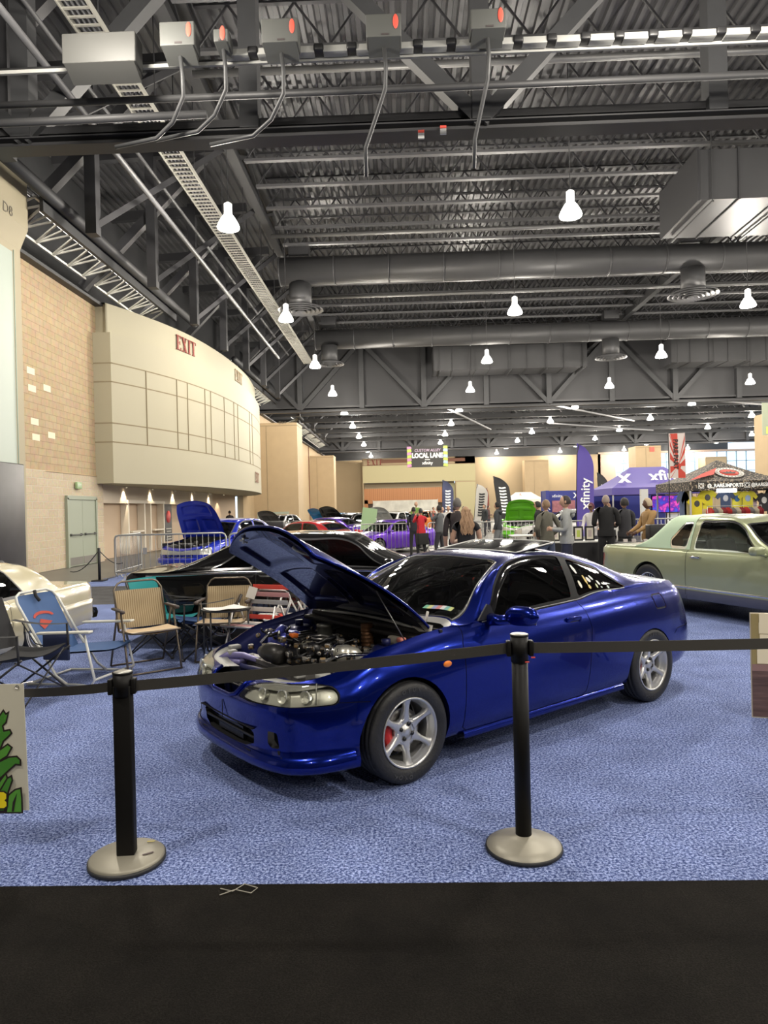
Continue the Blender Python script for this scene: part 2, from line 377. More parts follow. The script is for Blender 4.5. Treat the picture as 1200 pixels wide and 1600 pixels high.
# floors
def carpet(name, dark, mid, light, sc, sheen=.0, big=.25, bstr=.9):
    m = mat(name, mid, .95, spec=.1); nt = m.node_tree; b = nt.nodes['Principled BSDF']; tc = nt.nodes.new('ShaderNodeTexCoord')
    n1 = nt.nodes.new('ShaderNodeTexNoise'); n1.inputs['Scale'].default_value = sc; n1.inputs['Detail'].default_value = 3; n1.inputs['Roughness'].default_value = .8
    n2 = nt.nodes.new('ShaderNodeTexNoise'); n2.inputs['Scale'].default_value = 2.2; n2.inputs['Detail'].default_value = 5; n2.inputs['Roughness'].default_value = .65
    r = nt.nodes.new('ShaderNodeValToRGB'); e = r.color_ramp.elements; e[0].position = .40; e[0].color = (*dark, 1); e[1].position = .60; e[1].color = (*light, 1); k = e.new(.5); k.color = (*mid, 1)
    m1 = nt.nodes.new('ShaderNodeMapRange'); m1.inputs[1].default_value = .3; m1.inputs[2].default_value = .7; m1.inputs[3].default_value = 1-big; m1.inputs[4].default_value = 1+big*.6
    mx = nt.nodes.new('ShaderNodeMix'); mx.data_type = 'RGBA'; mx.blend_type = 'MULTIPLY'; mx.inputs[0].default_value = 1
    for n in (n1, n2): nlink(nt, tc.outputs['Object'], n.inputs['Vector'])
    nlink(nt, n1.outputs['Fac'], r.inputs[0]); nlink(nt, n2.outputs['Fac'], m1.inputs[0]); nlink(nt, r.outputs[0], mx.inputs[6]); nlink(nt, m1.outputs[0], mx.inputs[7]); nlink(nt, mx.outputs[2], b.inputs['Base Color'])
    bp = nt.nodes.new('ShaderNodeBump'); bp.inputs['Strength'].default_value = bstr; bp.inputs['Distance'].default_value = .012; nlink(nt, n1.outputs['Fac'], bp.inputs['Height']); nlink(nt, bp.outputs[0], b.inputs['Normal']); return m
BLUEC = carpet('blue_carpet', (.030, .050, .16), (.15, .20, .42), (.42, .50, .80), 75)
BLACKC = carpet('black_carpet', (.006, .005, .004), (.009, .008, .0065), (.016, .014, .012), 140, big=.5, bstr=.5)
CONC = mat('hall_concrete', (.13, .125, .11), .42, noise=.18, nscale=.7)
b = MB(); b.box((15, 43, -.06), (80, 140, .1)); struct(b.build('floor', CONC))
b = MB(); b.box((4, 7.685, -.006), (28, 9.43, .012)); tag(b.build('blue_carpet', BLUEC), 'speckled blue exhibition carpet under the cars and chairs', 'carpet')
b = MB(); b.box((0, -.5, -.005), (24, 6.94, .008)); tag(b.build('black_carpet', BLACKC), 'black aisle carpet in the foreground', 'carpet')
b = MB(); b.box((4, 14.0, -.006), (28, 3.2, .012)); tag(b.build('aisle_carpet', carpet('grey_aisle_carpet', (.05, .05, .055), (.085, .083, .085), (.13, .13, .13), 120, big=.3, bstr=.4)), 'dark grey aisle carpet behind the black coupe', 'carpet')
b = MB(); b.box((-4.4, 20.3, -.006), (6.6, 9.4, .012)); tag(b.build('far_blue_carpet', BLUEC), 'blue carpet patch under the blue saloon behind the crowd barrier', 'carpet')
# ceiling deck: corrugated
b = MB(); xs = []; pitch = .30; k = 0; x = -14.0
prof = []
while x < 46:
    prof += [(x, 14.6), (x+.12, 14.6), (x+.15, 14.5), (x+.27, 14.5)]; x += pitch
P = [[Vector((px, y, pz)) for px, pz in prof] for y in (-26, 112)]
b.grid(P, smooth=False); struct(b.build('ceiling', mat('grey_roof_deck', (.115, .115, .12), .40, .4)))
b = MB(); b.box((16, 42, 14.75), (64, 142, .1)); struct(b.build('ceiling', DARK))
# walls
b = MB(); b.box((-12.6, -4, 7.3), (.4, 44, 14.8)); b.box((-12.6, 60, 11.8), (.4, 110, 5.8)); b.box((-11.6, 44, 9.02), (2.4, 130, .1)); struct(b.build('wall_left', DARK))
b = MB(); b.box((-10.8, 21.0, 1.5), (.3, 6.6, 3.0)); b.box((-10.8, 19.0, 1.5), (.36, 2.6, 3.0)); struct(b.build('wall_left', BIGB))
b = MB(); b.box((-10.82, 20.9, 6.0), (.3, 6.4, 6.0)); struct(b.build('wall_left', PEACH))
b = MB(); b.box((-10.66, 20.9, 3.0), (.06, 6.4, .03)); struct(b.build('trim_1', TAN))
b = MB(); random.seed(3)
for y, z in ((18.6, 6.2), (19.7, 5.85), (20.6, 5.5), (19.75, 5.35), (18.7, 5.2), (18.7, 4.8), (19.85, 4.4), (20.8, 4.1), (19.9, 3.95), (18.8, 3.9)): b.box((-10.67, y, z), (.02, .42, .19))
struct(b.build('trim_2', mat('pale_block', (.72, .64, .48), .8)))
b = MB(); b.box((-11.2, 34.5, 1.4), (.2, 22, 2.8)); struct(b.build('wall_left', mat('beige_plaster', (.50, .38, .27), .75)))
b = MB(); b.box((-11.0, 31, 2.45), (.35, 16, .75)); struct(b.build('trim_3', mat('beige_bulkhead', (.58, .50, .40), .75)))
b = MB(); b.box((-10.9, 78, 4.5), (.4, 64, 9.0)); struct(b.build('wall_left', TAN))
for y in (60.5, 69.6, 78.8, 92):
    b = MB(); b.box((-10.66, y, 4.5), (.08, .06, 9)); struct(b.build('trim_4', BROWN))
# door
d = thing('door_1', 'grey-green steel double exit door with push bars in the block wall', 'door', (-10.62, 22.55, 0)); d['kind'] = 'structure'; del d['category']
DG = mat('door_green', (.27, .30, .23), .45)
b = MB(); b.box((0, -1.02, 1.08), (.12, .10, 2.26)); b.box((0, 1.02, 1.08), (.12, .10, 2.26)); b.box((0, 0, 2.22), (.12, 2.1, .12)); b.build('door_frame', DG, d)
for s in (-1, 1):
    b = MB(); b.box((0, s*.485, 1.08), (.05, .96, 2.14)); dl = b.build('door_leaf', DG, d); b = MB(); b.tube([(.08, s*.1, 1.02), (.08, s*.9, 1.02)], .02, 8); b.box((.05, s*.15, 1.02), (.06, .06, .08)); b.box((.05, s*.85, 1.02), (.06, .06, .08)); b.build('push_bar', STEELX if 0 else GREYB, dl); b = MB(); b.box((.03, s*.485, .17), (.01, .9, .25)); b.build('kick_plate', mat('kick_plate', (.2, .19, .17), .4, .6), dl)
t = thing('exit_sign', 'small green exit sign above the grey-green doors', 'exit sign', (-10.58, 22.3, 2.62)); b = MB(); b.rbox((0, 0, 0), (.08, .34, .22), .01); b.build('housing', mat('sign_green', (.30, .42, .22), .4), t); text('EXIT', .12, mat('sign_pale', (.75, .8, .7), .5), t, frame((.045, 0, 0), (0, 1, 0), (1, 0, 0)))
def serif_exit(s, m, par, M):
    # EXIT in Roman capitals with slab serifs; s = cap height / .72
    h = s*.72; st = .17*h; th = .07*h; sf = .06*h; b = MB()
    def bar(x0, y0, x1, y1): b.prism([(x0, y0), (x1, y0), (x1, y1), (x0, y1)], M, .02)
    def q(*p): b.prism([(a, c) for a, c in p], M, .02)
    x = -1.45*h; B0, T0 = -h/2, h/2
    bar(x+.10*h, B0, x+.10*h+st, T0); bar(x, B0, x+.62*h, B0+th); bar(x, T0-th, x+.60*h, T0); bar(x+.2*h, -th/2, x+.46*h, th/2); bar(x+.43*h, -.12*h, x+.48*h, .12*h); bar(x+.56*h, B0, x+.62*h, B0+.2*h); bar(x+.54*h, T0-.2*h, x+.60*h, T0)
    x += .74*h; q((x+.04*h, T0), (x+.04*h+st*1.2, T0), (x+.66*h, B0), (x+.66*h-st*1.2, B0)); q((x+.56*h, T0), (x+.56*h+th, T0), (x+.12*h+th, B0), (x+.12*h, B0)); bar(x-.02*h, T0-sf, x+.30*h, T0); bar(x+.46*h, T0-sf, x+.74*h, T0); bar(x, B0, x+.26*h, B0+sf); bar(x+.40*h, B0, x+.72*h, B0+sf)
    x += .84*h; bar(x+.08*h, B0, x+.08*h+st, T0); bar(x, B0, x+.33*h, B0+sf); bar(x, T0-sf, x+.33*h, T0)
    x += .42*h; bar(x+.27*h, B0, x+.27*h+st, T0); bar(x, T0-th, x+.70*h, T0); bar(x, T0-.2*h, x+sf, T0); bar(x+.70*h-sf, T0-.2*h, x+.70*h, T0); bar(x+.18*h, B0, x+.53*h, B0+sf)
    return b.build('exit_lettering', m, par)
# curved exit mass
def curve_plan(off=0):
    p = [(-11.1, 23.8), (-10.05, 23.8), (-9.72, 24.55), (-9.35, 25.5), (-8.92, 26.8), (-8.55, 28.3), (-8.28, 30.0), (-8.10, 32), (-8.02, 34.2), (-8.03, 36.2), (-8.14, 38.2), (-8.38, 40.4), (-8.75, 42.6), (-9.3, 44.6), (-10.1, 46.5), (-11.2, 48)]
    q = [Vector(v) for v in p]; out = []
    # refine with Catmull between interior points
    W_, _ = basis(np.arange(len(p)-1), np.linspace(0, len(p)-2, 90)); a = W_ @ np.array(p[1:]); a = np.vstack([[p[0]], a])
    for i, v in enumerate(a):
        out.append((v[0]-off, v[1]+(off if i < 2 else 0)))
    return out
def wallstrip(b, plan, z0, z1, mi=0, sm=True):
    b.grid([[Vector((x, y, z0)), Vector((x, y, z1))] for x, y in plan[1:]], mi, sm); (x0, y0), (x1, y1) = plan[0], plan[1]; b.add([(x0, y0, z0), (x1, y1, z0), (x1, y1, z1), (x0, y0, z1)], [(0, 1, 2, 3)], mi)
b = MB(); pl = curve_plan(0); pu = curve_plan(.26)
wallstrip(b, pl, 2.74, 8.0); wallstrip(b, pu, 8.0, 9.06)
for z, p in ((2.74, pl), (8.0, pl), (9.06, pu)): n = len(p); b.add([(x, y, z) for x, y in p]+[(-11.9, y, z) for x, y in p], [(i, i+1, n+i+1, n+i) for i in range(n-1)])
cw = struct(b.build('wall_exit', CREAM2))
g = MB(); GP = mat('groove_shadow_line', (.22, .18, .11), .9)
for z in (6.93, 6.28, 4.84, 4.18):
    p = curve_plan(-.004); g.grid([[Vector((x, y, z-.022)), Vector((x+.006, y, z)), Vector((x, y, z+.022))] for x, y in p])
def at_y(yy, off=-.006):
    p = curve_plan(off); xs = [q[0] for q in p[2:]]; ys = [q[1] for q in p[2:]]; return np.interp(yy, ys, xs)
for yy in (25.35, 27.1, 27.85, 29.35, 29.95, 31.6, 33.1, 33.8, 36.4, 37.2):
    x = at_y(yy); g.box((x, yy, 5.55), (.03, .045, 2.75))
g.build('wall_groove', GP, cw)
for yy, z, s, m in ((28.35, 8.53, .82, mat('exit_letter_maroon', (.22, .03, .02), .6)), (35.2, 8.53, .80, mat('exit_letter_faded', (.30, .22, .13), .6)), (38.6, 3.55, .80, mat('exit_letter_brown', (.24, .13, .08), .6))):
    x = at_y(yy, .26 if z > 8 else 0); dx = at_y(yy+.5)-at_y(yy-.5); serif_exit(s, m, cw, frame((x+.03, yy, z), (dx, 1, 0), (1, -dx, 0)))
for k, yy in enumerate((26.5, 29.3, 32.2, 35.2, 38.2, 41.0)):
    t = thing('wall_downlight', 'small recessed downlight under the curved exit wall, %s from the doors' % ('first', 'second', 'third', 'fourth', 'fifth', 'sixth')[k], 'light', (-10.70, yy, 2.70)); b = MB(); b.lathe([(0, .02), (.05, .02), (.06, -.02)], n=16); b.build('lamp_cup', WHT, t)
    b = MB(); b.lathe([(0, .005), (.045, .005)], n=16); b.build('bulb', mat('downlight_glow', (1, 1, 1), .5, emit=(1, .85, .6), estr=20), t)
    l = bpy.data.lights.new('downlight', 'SPOT'); l.energy = 110; l.color = (1, .85, .62); l.spot_size = R(74); l.spot_blend = .25; l.shadow_soft_size = .03; o = bpy.data.objects.new('downlight_beam', l); COL.objects.link(o); o.location = (0, 0, -.03); o.rotation_euler = (0, R(8), 0); o.parent = t
# niche counter under the curved wall
t = thing('wall_niche', 'white-lit open shelving niche under the curved exit wall', 'shelf', (-11.0, 29.5, 0)); b = MB()
for y in (-2.6, -.9, -.2, 1.4): b.box((.06, y, 1.15), (.30, .12, 2.1))
b.box((.06, -.6, 2.15), (.34, 4.2, .12)); b.box((.10, -1.7, .95), (.3, 1.2, .06)); b.box((.1, .7, .95), (.3, 1.2, .06)); b.build('shelf_frame', mat('niche_white', (.68, .62, .52), .6), t)
t = tag(MB().box((-10.86, 31.6, 1.25), (.04, .95, 1.75)).build('menu_board', mat('menu_black', (.03, .025, .025), .5)), 'tall black menu board with a red disc beside the shelving niche', 'sign'); b = MB(); b.lathe([(0, .03), (.28, .03), (.28, 0)], (-10.85, 31.6, 1.5), axis='X', n=24); b.build('red_disc', mat('menu_red', (.5, .06, .06), .5), t)
b = MB(); 
for k in range(5): b.box((-10.83, 31.6, .95-.12*k), (.02, .7-.1*(k % 2), .05))
b.build('menu_lines', mat('menu_text', (.4, .38, .33), .6), t)
# near pillar and the farther ones
def pillar(x0, x1, y0, y1, ztop, label, panel=True, txt=None, cap=True):
    t = thing('pillar', label, 'pillar', ((x0+x1)/2, (y0+y1)/2, 0)); w, d = x1-x0, y1-y0; b = MB(); b.box((0, 0, ztop/2-.5), (w, d, ztop-1.0+.0))
    if cap: b.box((0, 0, ztop-.6), (w+.34, d+.2, 1.2)); b.add([(-w/2-.17, -d/2-.1, ztop-1.2), (w/2+.17, -d/2-.1, ztop-1.2), (w/2, -d/2-.02, ztop-1.75), (-w/2, -d/2-.02, ztop-1.75), (w/2+.17, d/2+.1, ztop-1.2), (w/2, d/2, ztop-1.75)], [(0, 3, 2, 1), (1, 2, 5, 4)])
    b.build('shaft', TAN if not cap else CREAM, t)
    if panel: b = MB(); b.box((0, -d/2-.02, .95), (w*.62, .04, 1.3)); b.build('lower_panel', TEAL, t)
    b = MB(); b.box((0, -d/2-.01, ztop-1.2), (w, .02, .03)); b.box((-w*.1, -d/2-.01, ztop/2-.6), (.02, .02, ztop-1.2)); b.box((w/2+.01, 0, ztop-1.2), (.02, d, .03)); b.build('joint_line', GP, t)
    if txt: text(txt, .30, mat('pillar_number', (.14, .12, .09), .6), t, frame((w*.22, -d/2-.03, ztop-1.0), (1, 0, 0), (0, -1, 0)))
    return t
t = pillar(-11.6, -9.78, 15.2, 17.7, 10.3, 'cream pillar at the left edge, nearest the camera, numbered D8', False)
text('D8', .36, mat('pillar_number', (.14, .12, .09), .6), t, frame((1.09, .42, 9.25), (0, 1, 0), (1, 0, 0)))
b = MB(); b.box((.925, -.22, 4.2), (.05, 2.05, 8.3)); b.build('green_panel', mat('pillar_green_panel', (.36, .41, .36), .5), t)
b = MB(); b.tube([(.97, .83, 0), (.97, .83, 8.4)], .015, 6); b.build('conduit', TEAL, t)
b = MB(); b.rbox((-9.56, 16.15, 1.47), (.34, 1.6, 2.94), .04); tag(b.build('vending_cabinet', mat('cabinet_black', (.02, .018, .02), .4, noise=.6, nscale=3)), 'tall black display cabinet against the nearest cream pillar', 'cabinet')
pillar(-11.2, -7.5, 49.5, 52, 9.0, 'tan pillar behind the curved exit wall, numbered D64', True, 'D64', False)
pillar(-11.2, -7.94, 80.0, 82.5, 9.0, 'tan pillar farther down the left wall beyond pillar D64', True, None, False)
pillar(28.4, 31.4, 54, 56.5, 9.4, 'tan pillar at the right edge beside the black banner', False, None, False)
p = pillar(26.1, 28.9, 78, 80.5, 9.0, 'tan pillar with a small red box, left of the red rising-sun banner', False, None, False); b = MB(); b.box((.4, -1.3, 7.6), (.5, .1, .5)); b.build('fire_strobe', REDM, p)
pillar(17.6, 21.0, 100, 102, 9.2, 'tan pillar by the back wall behind the tall purple feather flag', False, None, False)
pillar(43.3, 46.3, 100, 102.5, 9.0, 'tan pillar among the back windows behind the black tent', False, None, False)
# back wall with portal
def blotch(name, c): return mat(name, c, .75, noise=.10, nscale=.35)
b = MB(); b.box((-8.6, 103.3, 4.5), (6, .6, 9.0)); b.box((19.3, 103.3, 4.5), (20, .6, 9.0)); b.box((2.4, 101.0, 7.7), (16.3, 1.2, 2.6)); b.box((9.1, 101, 4.5), (2.9, 1.2, 9)); b.box((-5.75, 101, 4.5), (.15, 1.2, 9)); struct(b.build('wall_back', blotch('back_wall_tan', (.38, .29, .175))))
b = MB(); b.box((2.4, 100.36, 6.7), (16.3, .1, 2.5)); b.box((9.15, 100.36, 2.6), (2.8, .1, 5.4)); struct(b.build('wall_back', mat('portal_yellow_cream', (.46, .41, .235), .7)))
b = MB(); b.box((3.0, 100.3, 8.55), (12.2, .06, .5)); b.box((2.3, 100.32, 8.0), (16.2, .03, .04)); struct(b.build('trim_5', BROWN))
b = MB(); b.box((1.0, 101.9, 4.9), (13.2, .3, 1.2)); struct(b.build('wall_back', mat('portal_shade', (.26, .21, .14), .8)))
WOOD = mat('orange_wood_panel', (.42, .17, .05), .45); ramp_tex(WOOD, 'wave', .55, ((.0, (.38, .15, .045)), (.5, (.48, .20, .065)), (1, (.36, .14, .04))))
b = MB(); b.box((0, 101.6, 3.55), (11.6, .2, 2.2)); b.box((-5.5, 101.6, 1.5), (.7, .2, 3)); struct(b.build('wall_back', WOOD))
b = MB(); b.box((.5, 101.9, 1.3), (11.4, .2, 2.6)); struct(b.build('wall_back', mat('portal_dark', (.05, .03, .02), .7)))
b = MB(); b.box((6.9, 101.7, 2.6), (1.7, .2, 5.2)); struct(b.build('wall_back', mat('portal_olive', (.42, .40, .24), .7)))
cw2 = bpy.data.objects['wall_back.001']; serif_exit(1.15, mat('exit_letter_maroon', (.22, .03, .02), .6), cw2, front(-3.9, 100.28, 8.45))
b = MB(); b.box((3.0, 43.5+60, 12.2), (90, .6, 6.3)); struct(b.build('wall_back', DARK))
# windows on the right of the back wall
b = MB(); b.box((33, 103.3, 2.0), (8, .6, 4.0)); b.box((50, 103.3, 1.6), (26, .6, 3.2)); b.box((30.2, 103.3, 6.5), (2.6, .6, 5)); b.box((35.2, 103.3, 6.5), (2.2, .6, 5)); b.box((46, 103.3, 9.1), (34, .6, .3)); struct(b.build('wall_back', mat('back_wall_rose', (.50, .36, .28), .75)))
wn = 0
for x0, x1, z0, z1 in ((31.5, 34.1, 3.6, 8.9), (36.3, 43.2, 3.4, 9.0), (46.4, 53.5, 3.2, 9.0), (53.6, 62, 3.2, 9.0)):
    wn += 1; w = MB(); nx = max(1, int((x1-x0)/1.3)); nz = 4
    for i in range(nx+1): w.box((x0+(x1-x0)*i/nx, 103.3, (z0+z1)/2), (.09, .2, z1-z0))
    for i in range(nz+1): w.box(((x0+x1)/2, 103.3, z0+(z1-z0)*i/nz), (x1-x0, .2, .09))
    o = struct(w.build('window_%d' % wn, mat('window_frame_blue', (.25, .36, .45), .4))); q = MB(); q.box(((x0+x1)/2, 103.35, (z0+z1)/2), (x1-x0, .02, z1-z0)); q.build('window_pane', GLC_ if 0 else glassmat('clear_glass', (.86, .88, .88)), o)
b = MB(); b.box((62.3, 43, 7.3), (.4, 140, 14.6)); struct(b.build('wall_right', DARK))
b = MB(); b.box((46, 20, 7), (.4, 90, 14)); struct(b.build('wall_right', mat('rear_hall_dark', (.07, .065, .06), .7)))
b = MB(); b.box((15, -26, 7.3), (80, .4, 14.6)); struct(b.build('wall_front', mat('rear_hall_dark', (.07, .065, .06), .7)))
# buildings seen through the windows are only sky glow: left to the world
# ------------------------------------------------------------------ roof steel
def truss(y, z0, z1, x0, x1, label, bay=4.57, panel=False):
    t = thing('roof_truss', label, 'truss', (0, y, z0)); h = z1-z0
    b = MB(); b.box(((x0+x1)/2, 0, .16), (x1-x0, .40, .03)); b.box(((x0+x1)/2, 0, .30), (x1-x0, .05, .30)); b.box(((x0+x1)/2, 0, 0), (x1-x0, .42, .04)); b.box(((x0+x1)/2, 0, .15), (x1-x0, .05, .30)); b.build('bottom_chord', DARK2, t)
    b = MB(); b.box(((x0+x1)/2, 0, h), (x1-x0, .4, .4)); b.build('top_chord', DARK, t)
    x = x0; k = 0; b = MB()
    while x < x1-.1:
        b.beam((x, 0, .2), (x, 0, h), .36, .36); a = (x, 0, .2) if k % 2 else (x, 0, h); c = (x+bay, 0, h) if k % 2 else (x+bay, 0, .2); b.beam(a, c, .30, .30); x += bay; k += 1
    b.build('web_members', DARK, t)
    if panel: b = MB(); b.box(((x0+x1)/2, .25, h/2+.2), (x1-x0, .04, h)); b.build('draft_curtain', mat('draft_curtain_grey', (.040, .040, .043), .6, noise=.2, nscale=.6), t)
    return t
truss(13.75, 9.0, 14.0, -12, 42, 'large dark steel roof truss crossing nearest the camera')
truss(51.0, 8.9, 14.0, -12, 46, 'large dark steel roof truss crossing at mid hall above the hanging sign', panel=True)
truss(87.0, 8.9, 14.0, -12, 46, 'large dark steel roof truss crossing near the back wall', panel=True)
def joist_mesh(x0, x1, full=True):
    b = MB(); b.box(((x0+x1)/2, 0, 0), (x1-x0, .17, .09), mi=1); b.box(((x0+x1)/2, 0, 1.15), (x1-x0, .13, .05)); x = x0; s = 1
    while x < x1-.7:
        b.beam((x, 0, 0 if s > 0 else 1.15), (x+.85, 0, 1.15 if s > 0 else 0), .05, .05); x += .85; s = -s
    return b
JM = mat('grey_joist_paint', (.055, .055, .06), .45, .2)
J = joist_mesh(-5.0, 40).build('roof_joist', [JM, mat('joist_chord_grey', (.15, .15, .155), .4, .2)]); tag(J, 'dark open-web steel roof joist crossing the hall beneath the corrugated deck', 'joist', 'open-web roof joists'); J.location = (0, 15.6, 13.3)
y = 17.43
while y < 100:
    if abs(y-51) > .8 and abs(y-87) > .8: q = J.copy(); COL.objects.link(q); q.location = (0, y, 13.3)
    y += 1.83 if y < 52 else 3.66
for y in (-3, 1, 5, 8.3, 10.1, 11.9): q = J.copy(); COL.objects.link(q); q.location = (0, y, 13.3)
# girders along the hall
for x, lb in ((-5.2, 'dark girder running down the hall above the left row of lamps'), (13.9, 'dark girder running down the hall right of centre'), (32, 'dark girder running down the hall near the right side')):
    t = thing('roof_girder', lb, 'girder', (x, 0, 13.0)); b = MB(); b.box((0, 45, 0), (.3, 120, .06)); b.box((0, 45, .25), (.06, 120, .5)); b.box((0, 45, 1.2), (.3, 120, .1)); b.build('chords', DARK, t); b = MB(); y = -10; s = 1
    while y < 104: b.beam((0, y, .1 if s > 0 else 1.2), (0, y+2.3, 1.2 if s > 0 else .1), .12, .12); y += 2.3; s = -s
    b.build('web', DARK, t)
# sloping knee braces and catwalk trusses on the left
for k, y in enumerate((14.4, 18.5, 23, 27.6, 32.2, 36.8, 41.4, 46, 55, 64, 73)):
    b = MB(); b.beam((-10.6, y, 9.3), (-6.2, y+.3, 13.9), .28, .28); b.beam((-11.5, y, 13.6), (-6.0, y, 13.8), .25, .35); b.beam((-8.2, y, 9.2), (-8.2, y, 14), .3, .3); b.beam((-8.2, y, 9.4), (-5.2, y+3.5, 13.4), .16, .16)
    tag(b.build('knee_brace', mat('brace_grey', (.042, .042, .046), .55)), 'dark sloping steel brace between the left wall head and the roof', 'brace', 'left wall knee braces')
b = MB(); b.tube([(-6.34, -5, 10), (-6.5, 21.8, 10), (-6.6, 37.6, 10)], .07, 10); b.tube([(-7.1, -5, 11.6), (-7.1, 44, 11.6)], .05, 8); tag(b.build('sprinkler_main', mat('pipe_grey', (.10, .10, .105), .5, .1)), 'grey pipe run parallel to the left wall below the roof', 'pipe')
# lit lattice catwalk over the left wall
for y0, y1, lb in ((17.8, 28.4, 'white lattice catwalk under the roof above the peach block wall'), (39.5, 55, 'white lattice catwalk above the far end of the curved exit wall'), (62, 88, 'white lattice catwalk between the two far tan pillars')):
    t = thing('lattice_catwalk', lb, 'catwalk', (-9.9, y0, 9.75)); L = y1-y0; b = MB(); WL = mat('lattice_white', (.50, .49, .44), .5)
    for x in (-.55, .5):
        b.beam((x, 0, .22 if x > 0 else -.20), (x, L, .22 if x > 0 else -.20), .07, .07)
    b.beam((.5, 0, .62), (.5, L, .62), .06, .06); n = int(L/.9)
    for k in range(n):
        y = k*L/n; b.beam((-.55, y, -.2), (.5, y+L/n*.5, .22), .05, .05); b.beam((.5, y+L/n*.5, .22), (-.55, y+L/n, -.2), .05, .05); b.beam((.5, y, .22), (.5, y+L/n, .62), .035, .035); b.beam((-.55, y, -.2), (.5, y, .22), .04, .04)
    b.build('lattice', WL, t)
    b = MB(); b.box((.66, L/2, .15), (.10, L, .62)); b.tube([(.86, -2, .25), (.86, L+2, .25)], .16, 10); b.build('edge_beam', DARK, t)
    b = MB()
    for k in range(6): b.tube([(.35-.12*k, 0, .5+.04*(k % 2)), (.35-.12*k, L, .5+.04*(k % 2))], .022, 5)
    b.build('conduit_bundle', GALV, t)
    b = MB(); b.box((.2, L/2, .72), (.10, L*.96, .05)); b.build('strip_light', mat('strip_glow', (1, 1, 1), .5, emit=(1, .96, .86), estr=9), t)
    l = bpy.data.lights.new('strip', 'AREA'); l.shape = 'RECTANGLE'; l.size = .3; l.size_y = L*.9; l.energy = 20*L; l.color = (1, .95, .85); o = bpy.data.objects.new('strip_glow_light', l); COL.objects.link(o); o.location = (-.1, L/2, .66); o.parent = t
# cable tray
t = thing('cable_tray', 'pale ladder cable tray running down the hall left of centre', 'cable tray', (-5.83, 0, 11)); TR = mat('tray_cream', (.46, .45, .40), .45, .3); b = MB(); y0, y1 = 6, 44
for x in (-.27, .27): b.box((x, (y0+y1)/2, .05), (.03, y1-y0, .13))
b.build('side_rails', TR, t); b = MB(); y = y0
while y < y1: b.box((0, y, .02), (.52, .05, .03)); y += .23
b.build('rungs', TR, t)
b = MB()
for k in range(4): b.tube([(-.15+.1*k, y0, .07), (-.15+.1*k, y1, .07)], .025, 5)
b.build('cables', mat('cable_grey', (.2, .2, .21), .6), t); y = y0+1
while y < y1: b = MB(); b.beam((-.27, y, .1), (-.27, y, 3.2), .02, .02); b.build('hanger', DARK2, t); b = MB(); b.beam((.27, y, .1), (.27, y, 3.2), .02, .02); b.build('hanger', DARK2, t); y += 3
# busway with switch boxes
t = thing('busway', 'long pale grey busway with dark couplings crossing near the top of the picture', 'busway', (0, 11.55, 9.28)); b = MB(); x = -2.9
while x < 9: b.rbox((x+.3, 0, 0), (.40, .16, .11), .01); x += .55
b.box((1, .12, -.06), (24, .05, .06)); b.build('duct_sections', mat('busway_grey', (.30, .30, .285), .5), t); x = -2.9
while x < 9: MB().rbox((x+.575, -.01, .02), (.17, .2, .12), .03).build('coupling', mat('black_plastic', (.012, .012, .013), .45), t); x += .55
[MB().tube(q_, r_, 8).build('conduit', mat('conduit_dark', (.05, .05, .052), .55, .2), t) for q_, r_ in (([(-10, .4, .15), (12, .4, .15)], .05), ([(-10, .55, -.35), (12, .55, -.35)], .06), ([(-10, .65, -.62), (-3.3, .6, -.62)], .07))]
bx = [(-5.38, -4.17, 9.47, 8.83), (-3.77, -3.2, 9.59, 9.08), (-2.89, -2.65, 9.44, 9.17), (-2.11, -1.52, 9.57, 9.06), (-.42, .15, 9.57, 9.08), (1.26, 1.83, 9.58, 9.16)]
nm = ['widest of the grey boxes below the roof, farthest left', 'grey switch box with a red mark, second from the left on the busway', 'smallest grey switch box with a red mark on the busway', 'grey switch box with a red mark, just right of the smallest one', 'grey switch box with a red mark, second from the right on the busway', 'grey switch box with a red mark, farthest right on the busway']
for k, (x0, x1, z1, z0) in enumerate(bx):
    w, h = x1-x0, z1-z0; t = thing('switch_box', nm[k], 'electrical box', ((x0+x1)/2, 11.3, z0)); b = MB()
    b.rbox((0, 0, h*.62), (w, .34, h*.76), .02); b.add([(-w/2+.03, -.17, h*.24), (w/2-.03, -.17, h*.24), (w/2-.03, .17, 0), (-w/2+.03, .17, 0), (-w/2+.03, .17, h*.24), (w/2-.03, .17, h*.24)], [(0, 1, 2, 3), (0, 3, 4), (1, 5, 2)]); b.build('enclosure', GREYB if k else mat('grey_enamel_wide', (.05, .05, .047), .6), t)
    if k:
        b = MB(); b.ball((w/2-.09, -.176, h*.72), (.045, .008, .12), 10, 6); b.build('red_mark', REDM, t); b = MB(); b.box((.02, -.174, h*.32), (.12, .006, .03)); b.build('name_plate', mat('plate_dark', (.06, .05, .05), .5), t)
        s = -1 if k < 4 else (-.6 if k == 4 else -.3); b = MB()
        b.tube([(0, 0, .05), (.02, .02, -.25), (.0, .1, -.55), (s*.25, .3, -.85), (s*.6, .5, -1.0 if k < 4 else -1.3), (s*(1.4 if k < 4 else .62), .7, -1.02 if k < 4 else -1.7)], .035, 8); b.build('flexible_conduit', GALV, t)
